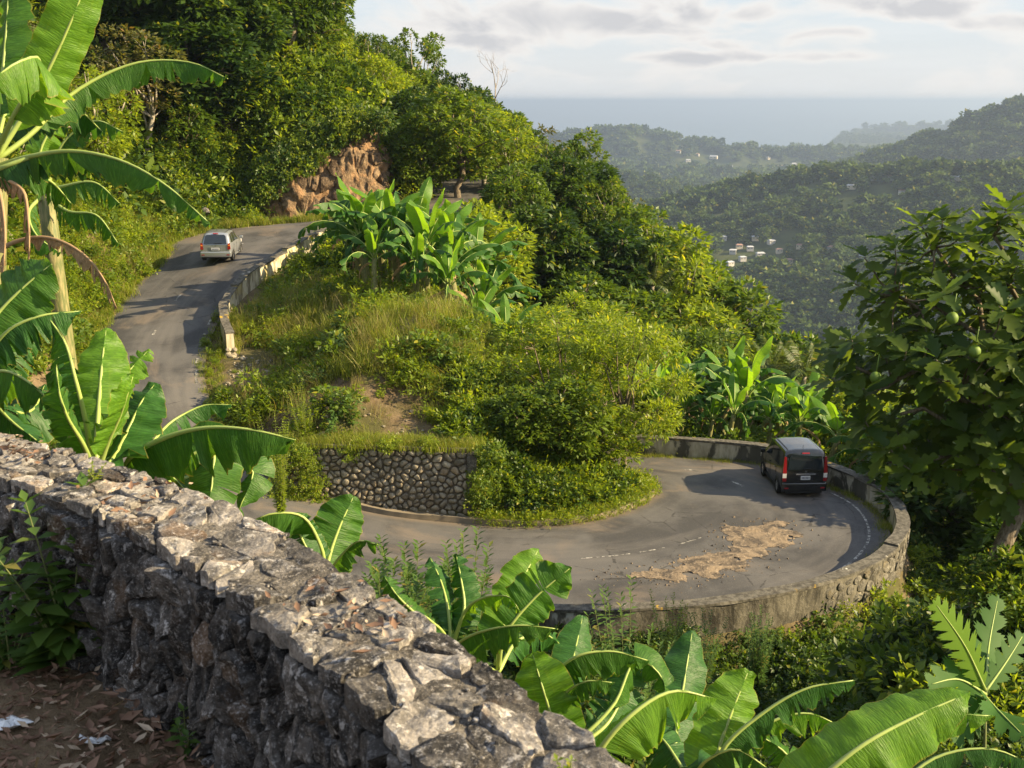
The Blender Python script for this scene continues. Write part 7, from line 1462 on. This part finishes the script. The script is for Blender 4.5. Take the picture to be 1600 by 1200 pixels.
def breadfruit():
    K = 0.785; base = np.array((10.95, 23.6, 0.0)); base[2] = G(10.95, 23.6) - 0.3
    P = lambda px, py, d: ray(px, py) * d * K; e = empty('breadfruit_tree', tuple(base)); tag(e, 'large breadfruit tree with big lobed dark leaves and round green fruit at the right edge', 'tree')
    LV = [lobed_leaf(0.50 + 0.05 * (k % 3), 0.29 + 0.03 * (k % 2), 4, 0.58 + 0.05 * (k % 3), 0.12 + 0.08 * (k % 3), 0.12 + 0.10 * (k % 4)) for k in range(9)]
    c0 = P(1585, 560, 32.0) - base; ctr = c0; rx, ry, rz = 5.4 * K, 4.2 * K, 4.3 * K
    tb = MB(); s1 = P(1545, 905, 31.6) - base; s2 = P(1590, 800, 31.6) - base; s3 = P(1640, 700, 31.8) - base; s4 = P(1650, 560, 32) - base
    tp = catmull([(0.2, 0, -0.5), s1 - (0.3, 0, 1.2), s1, s2, s3, s4], 14); tb.tube(tp, np.linspace(0.27, 0.12, 14), 10)
    tips = []
    def edge_ok(q):
        w = q + base; f = w[1] * CP - w[2] * SP; px = 800 + FPX * w[0] / f; py = 600 - FPX * (w[1] * SP + w[2] * CP) / f
        lo = np.interp(py, [300, 330, 380, 450, 520, 560, 620, 700, 760, 800], [1500, 1460, 1340, 1325, 1330, 1280, 1290, 1330, 1360, 1440]); top = np.interp(px, [1280, 1340, 1400, 1470, 1530, 1560, 1600], [560, 400, 380, 335, 335, 325, 310]); return px > lo + 14 and py > top + 10 and py < np.interp(px, [1290, 1340, 1400, 1460, 1520, 1600], [670, 745, 785, 795, 780, 820])
    gold = 0; k = 0
    while len(tips) < 265 and k < 26000:
        k += 1; d = rand_dirs(1)[0]; rr_ = (0.45 + 0.55 * rng.random()**0.5) if len(tips) < 215 else 0.5 * rng.random() + 0.2; q = ctr + d * np.array((rx, ry, rz)) * rr_ + np.array((0, 0, 0))
        if not edge_ok(q) and (q + base)[0] < 12.4: continue
        if all(np.linalg.norm(q - t_) > 0.50 for t_ in tips): tips.append(q)
    forced = [P(1440, 350, 30.5), P(1475, 345, 30.2), P(1573, 322, 30.6), P(1352, 400, 31), P(1335, 440, 31), P(1400, 385, 31), P(1310, 545, 30.5), P(1330, 530, 30), P(1475, 452, 28.6), P(1570, 480, 28.4), P(1465, 560, 28.4), P(1300, 590, 30), P(1545, 545, 28.4), P(1350, 610, 29.6), P(1380, 700, 29.6), P(1350, 660, 29.8), P(1420, 735, 29.6)]
    tips = [np.array(q) - base for q in forced] + tips
    # limbs: main ones first, then twigs to every rosette
    mains = []
    for a in ((1400, 470, 31), (1330, 570, 30.6), (1480, 380, 31.5), (1570, 370, 31.5), (1500, 620, 29.8), (1420, 640, 30.2), (1650, 420, 32), (1560, 500, 33.5), (1440, 520, 33.5), (1380, 700, 30.2)):
        s = tp[rnd.randint(8, 12)]; q = limb_path(s, P(*a) - base, 0.06, 8, len(mains)); tb.tube(q, np.linspace(0.10, 0.035, 8), 6); mains.append(q)
    allp = np.concatenate(mains)
    for q in tips:
        d = np.linalg.norm(allp - q, axis=1); j = int(np.argmin(d)); tb.tube(limb_path(allp[j], q, -0.05, 5, j), np.linspace(0.03, 0.011, 5), 4)
    tb.build('trunk', M['bark'], e, True)
    # rosettes of leaves; those towards the viewer are single leaves, the rest one mass
    tips = sorted(tips, key=lambda q: (q + base)[1]); nobj = 0; stuff = {'p': [], 'r': [], 'i': []}
    for q in tips:
        out = vunit(q - ctr * 0.9 - (0, 0, -0.5)); axis_ = vunit(out * 0.55 + np.array((0, 0, 0.75))); nl = rnd.randint(8, 11)
        A = vunit(np.cross(axis_, (0.3, 0.9, 0.1))); B = np.cross(axis_, A)
        for i in range(nl):
            a = i * 2.4 + rnd.random() * 0.5; el = R(50 - 85 * (i / nl) + rnd.uniform(-8, 8)); x = vunit(math.cos(el) * (math.cos(a) * A + math.sin(a) * B) + math.sin(el) * axis_); z = vunit(axis_ - x * np.dot(axis_, x) + rng.normal(size=3) * 0.12); y = vunit(np.cross(z, x)); z = np.cross(x, y)
            m = Matrix(((x[0], y[0], z[0]), (x[1], y[1], z[1]), (x[2], y[2], z[2]))); s = rnd.uniform(0.8, 1.2); pos = q + x * 0.05 - axis_ * 0.02 * i
            if nobj < 290:
                o = link('leaf', LV[rnd.randrange(9)], e, tuple(pos)); o.rotation_euler = m.to_euler(); o.scale = (s, s, s); nobj += 1
            else: stuff['p'].append(pos); stuff['r'].append(tuple(m.to_euler())); stuff['i'].append(rnd.randrange(9))
    f = scatter('foliage', stuff['p'], stuff['r'], rng.uniform(0.8, 1.2, len(stuff['p'])), LV, stuff['i'], parent=e); f['kind'] = 'stuff'
    M['fruit'] = simple('breadfruit_skin', (0.12, 0.19, 0.025), 0.6, var=0.3, sc=30)
    for px, py, d in ((1488, 497, 28.3), (1523, 549, 28.3), (1368, 590, 29.3)):
        c = P(px, py, d) - base; b = MB(); o, V, F = ball_stone((0, 0, 0), 0.155, 1.1, 3); V = V / np.linalg.norm(V, axis=1)[:, None] * np.array((0.12, 0.12, 0.13)); b.add(V + c, F); b.tube([c + (0, 0, 0.11), c + (0.02, 0, 0.3), c + (0.05, 0.03, 0.5)], 0.012, 5); b.build('fruit', M['fruit'], e, True)
    # vine-like low foliage round its stem
    return e, LV
BT, LV = breadfruit()
# young lobed-leaf plant in the lower right corner
def young_lobed():
    bs = P(1548, 1235, 12.5); bs[2] = G(bs[0], bs[1]) - 0.05; e = empty('young_breadfruit_plant', tuple(bs)); tag(e, 'sapling with big fishbone-cut yellow-green leaves in the lower right corner', 'plant')
    def big(p0, p1, p2, ln, wd, lobes, mat):
        p = catmull([np.array(q) - bs for q in (p0, p1, p2)], 90); T = np.gradient(p, axis=0); T = unit(T); up = vunit((0.1, -0.85, 0.5)); V = []; Fc = []
        for i in range(90):
            t = i / 89; S = vunit(np.cross(T[i], up)); Nn = np.cross(S, T[i]); w = wd / 2 * math.sin(math.pi * min(1, 0.1 + 0.86 * t))**0.7; ph = (t * lobes) % 1; w *= (0.40 + 0.60 * math.sin(math.pi * min(1, ph * 1.15 + 0.05))**0.55) if 0.04 < t < 0.96 else 0.25; w *= 1 + 0.15 * math.sin(i * 2.3 + wd * 9); sh = T[i] * w * 0.75
            V += [p[i], p[i] + S * w + sh - Nn * w * 0.12, p[i] - S * w + sh - Nn * w * 0.12]
        for i in range(89): a = 3 * i; b = a + 3; Fc += [(a, b, b + 1, a + 1), (a, a + 2, b + 2, b)]
        o = link('leaf', npmesh('leaf', V, np.array(Fc), mat, False, np.full(len(V), 0.7)), e); mb = MB(); mb.tube(p[::6], np.linspace(0.018, 0.004, len(p[::6])), 5); mb.build('midrib', M['midrib'], o, True)
    ym = leaf_mat('lobed_leaf_young', (0.10, 0.20, 0.02), (0.16, 0.27, 0.03), None, trans=0.48, rough=0.5, spec=0.25); dm = leaf_mat('lobed_leaf_dark', (0.03, 0.09, 0.015), (0.05, 0.13, 0.02), None, trans=0.35, rough=0.6, spec=0.2)
    st = MB(); pt = P(1540, 1075, 12.4) - bs; st.tube(catmull([(0, 0, 0), pt * 0.5 + (0.05, 0, 0), pt], 8), np.linspace(0.03, 0.018, 8), 6); st.build('stem', M['weedstem'], e, True)
    big(P(1540, 1078, 12.4), P(1508, 1010, 12.2), P(1458, 938, 12.0), 1, 0.44, 9, ym)
    big(P(1540, 1080, 12.4), P(1575, 1030, 12.6), P(1600, 990, 12.8), 1, 0.34, 6, dm)
    big(P(1541, 1085, 12.4), P(1500, 1062, 12.3), P(1450, 1070, 12.1), 1, 0.45, 5, dm)
    big(P(1541, 1090, 12.4), P(1560, 1110, 11.9), P(1600, 1150, 11.6), 1, 0.45, 5, dm)
    big(P(1541, 1090, 12.4), P(1520, 1120, 12.0), P(1490, 1160, 11.8), 1, 0.4, 5, dm)
    big(P(1541, 1080, 12.4), P(1545, 1010, 13.0), P(1560, 930, 13.4), 1, 0.42, 6, dm)
young_lobed()
# ---------------------------------------------------------------- single weeds near the wall
def weed_plant(label, base, h, stems, ln, wd, mat, spread=0.35, pairs=9, cat='weed', name='leafy_weed', seed=0, lean=(0, 0), tip=None):
    rr = random.Random(seed); base = np.array(base, float); e = empty(name, tuple(base)); tag(e, label, cat)
    st = MB(); C = []; D = []; Nn = []; LL = []
    for s in range(stems):
        a = rr.random() * 6.28; hh = h * rr.uniform(0.6, 1.0) if s else h; sp = spread * hh * rr.uniform(0.3, 1.0) * (s > 0); q = catmull([(0, 0, 0), (math.cos(a) * sp * 0.35 + lean[0] * 0.4, math.sin(a) * sp * 0.35 + lean[1] * 0.4, hh * 0.5), (math.cos(a) * sp + lean[0], math.sin(a) * sp + lean[1], hh)], 14)
        st.tube(q, np.linspace(0.006 + 0.004 * h, 0.0015, 14), 5)
        for i in range(pairs):
            t = 0.25 + 0.75 * i / (pairs - 1); p = np.array([np.interp(t, np.linspace(0, 1, 14), q[:, k]) for k in range(3)]); an = i * 2.4 + rr.random()
            for g in range(3 if t > 0.9 else 2):
                aa = an + g * math.pi * (1 if t < 0.9 else 0.67); d = vunit((math.cos(aa), math.sin(aa), 0.25 + 0.6 * (t > 0.9))); C.append(p); D.append(d); Nn.append(vunit(np.array((0, 0, 1)) - d * d[2] + np.array([rr.gauss(0, 0.15) for _ in range(3)]))); LL.append(ln * (1.15 - 0.65 * t) * rr.uniform(0.8, 1.2))
    st.build('stem', M['weedstem'], e, True); LL = np.array(LL); o = link('foliage', leaves_mesh('foliage', np.array(C), np.array(D), np.array(Nn), LL, LL * wd / ln, M[mat], four=True, droop=0.22, fold=0.2), e); o['kind'] = 'stuff'; return e
def on_ledge(px, py): r = ray(px, py); t = LEDGE / r[2]; return (r * t)
q = on_ledge(118, 1075); weed_plant('tall leafy green weed growing against the inner face of the rubble wall', q + (0, 0, -0.02), 0.86, 8, 0.21, 0.095, 'weed', 0.42, 13, seed=3, lean=(-0.12, 0.0))
q = on_ledge(45, 1010); weed_plant('low spreading weed at the foot of the wall by the left edge', q, 0.6, 9, 0.2, 0.085, 'weed', 0.7, 10, seed=5)
q = on_ledge(20, 1070); weed_plant('short tangled weed beside dry leaves at the left edge', q, 0.38, 8, 0.11, 0.035, 'weed', 0.9, 10, seed=6)
q = on_ledge(292, 1205); weed_plant('small weed at the wall foot at the bottom edge', q + (0, 0.02, -0.02), 0.26, 6, 0.09, 0.045, 'weed', 0.6, 7, seed=8)
q = on_ledge(5, 930); weed_plant('feathery weed against the wall at the far left edge', q, 0.5, 6, 0.12, 0.04, 'weed', 0.6, 10, seed=9)
q = FG_TOP(3.9, -0.02, 0.01); weed_plant('tiny yellow-green weed rooted on top of the wall', q, 0.09, 4, 0.045, 0.022, 'leaf_light', 0.8, 5, seed=12)
q = FG_TOP(3.35, -0.2, 0.0); weed_plant('tiny reddish-yellow seedling on the outer edge of the wall top', q, 0.12, 4, 0.05, 0.025, 'leaf_light', 0.7, 5, seed=13)
q = FG_TOP(6.9, 0.0, 0.01); weed_plant('small green sprout on the wall top near the left edge', q, 0.08, 4, 0.04, 0.02, 'leaf_light', 0.8, 5, seed=14)
for i, (px, y, py, mt, lab) in enumerate(((640, 9.8, 845, 'weed', 'slender legume weed rising left of the two upright banana leaves'), (600, 9.2, 880, 'weed', 'slender weed with fine paired leaves beside the small banana plant'), (728, 10.6, 825, 'weed', 'thin tall weed standing out against the road'), (975, 12.5, 900, 'weed', 'fern-like tall weed in front of the plastered end of the parapet'), (1045, 26.2, 925, 'leaf_light', 'bushy bright weed reaching over the parapet top'), (480, 38.6, 590, 'leaf_light', 'thin yellow-green sapling above the left end of the fieldstone wall'), (440, 34.5, 640, 'leaf_light', 'pale leafy shrub left of the fieldstone wall'), (620, 8.8, 930, 'weed', 'low leafy weed below the slender legume weeds'), (680, 9.9, 880, 'weed', 'pinnate leaved weed between the slender weeds'), (1090, 25.8, 950, 'weed', 'bushy weed at the foot of the parapet below its white patch'), (1180, 26.8, 945, 'weed', 'leafy weed against the stone part of the parapet'), (660, 9.0, 960, 'weed', 'dense leafy weed in front of the narrow dark banana leaves'))):
    x = pxpos(px, y); gz = G(x, y); rz_ = ray(px, py); h = rz_[2] / rz_[1] * y - gz; weed_plant(lab, (x, y, gz - 0.05), max(0.6, h), 20, 0.20, 0.07, mt, 0.20 if h > 2.2 else 0.35, 36, cat='weed', name='slender_weed', seed=20 + i)
# yellow-green creeper mass left of the fieldstone wall and below it
n = 420; x = rng.uniform(-13.5, -7.6, n); y = rng.uniform(30.0, 39.5, n); d, zr = road_dist(x, y); k = d > 0.35; x, y = x[k], y[k]
scatter('roadside_creeper', np.column_stack((x, y, ground(x, y) - 0.1)), np.column_stack((rng.normal(0, 0.2, len(x)), rng.normal(0, 0.2, len(x)), rng.random(len(x)) * 6.28)), rng.uniform(0.6, 1.2, len(x)), BUSH['light'] + [WEEDS[2]])
# dry leaves on the ledge and on the wall top
def litter():
    n = 15000; u = rng.uniform(1.2, 9.2, n); off = 0.26 + 2.3 * rng.random(n)**1.1; c = WALL_C; Lc = np.r_[0, np.cumsum(np.linalg.norm(np.diff(c, axis=0), axis=1))]; T = np.gradient(c, axis=0); T /= np.linalg.norm(T, axis=1)[:, None]; nn = np.column_stack((T[:, 1], -T[:, 0]))
    if wall_side([c[60][0] + nn[60][0] * 0.3], [c[60][1] + nn[60][1] * 0.3])[0] > 0: nn = -nn
    x = np.interp(u, Lc, c[:, 0]) + np.interp(u, Lc, nn[:, 0]) * off; y = np.interp(u, Lc, c[:, 1]) + np.interp(u, Lc, nn[:, 1]) * off; z = ground(x, y) + rng.random(n) * 0.05 + 0.004
    D = rand_dirs(n); D[:, 2] *= 0.35; D = unit(D); Nn = unit(np.array((0, 0, 1.0)) + rng.normal(size=(n, 3)) * 0.4); L_ = 0.02 + 0.075 * rng.random(n)**1.6
    tag(link('leaf_litter', leaves_mesh('leaf_litter', np.column_stack((x, y, z)), D, Nn, L_, L_ * rng.uniform(0.22, 0.45, n), M['litter'], four=True, fold=0.35)), kind='stuff')
    m = 260; C = []; 
    for i in range(m):
        s = rng.choice([2.95, 3.1, 3.2, 5.0, 6.5, 7.5]) + rng.normal() * 0.13; w = rng.uniform(-0.17, 0.17); C.append(FG_TOP(s, w, 0.028 + 0.02 * rng.random()))
    C = np.array(C); D = rand_dirs(m); D[:, 2] *= 0.3; D = unit(D); Nn = unit(np.array((0, 0, 1.0)) + rng.normal(size=(m, 3)) * 0.5); L_ = rng.uniform(0.02, 0.07, m)
    tag(link('wall_top_litter', leaves_mesh('wall_top_litter', C, D, Nn, L_, L_ * 0.4, M['litter'], four=True, fold=0.35)), kind='stuff')
litter()
M['paper'] = simple('scrap_paper', (0.70, 0.72, 0.74), 0.6, var=0.1, sc=20)
def scrap(label, px, py, r, seed):
    q = on_ledge(px, py); rr = random.Random(seed); V = [(0, 0, 0.03)]; n = 11
    for ring in (0.5, 1.0):
        for i in range(n): a = i * 2 * math.pi / n; k = r * ring * rr.uniform(0.7, 1.15); V.append((k * math.cos(a), k * 0.6 * math.sin(a), 0.035 + rr.uniform(-0.015, 0.02)))
    Fc = [(0, 1 + i, 1 + (i + 1) % n) for i in range(n)] + [(1 + i, 1 + n + i, 1 + n + (i + 1) % n, 1 + (i + 1) % n) for i in range(n)]
    o = link('scrap_of_paper', npmesh('scrap_of_paper', V, Fc, M['paper']), None, tuple(q + (0, 0, 0.03))); md = o.modifiers.new('s', 'SOLIDIFY'); md.thickness = 0.002; tag(o, label, 'litter')
scrap('crumpled white scrap among dry leaves at the left edge', 18, 1150, 0.085, 1); scrap('bluish white scrap on the dry leaves nearest the wall foot', 152, 1180, 0.07, 2)
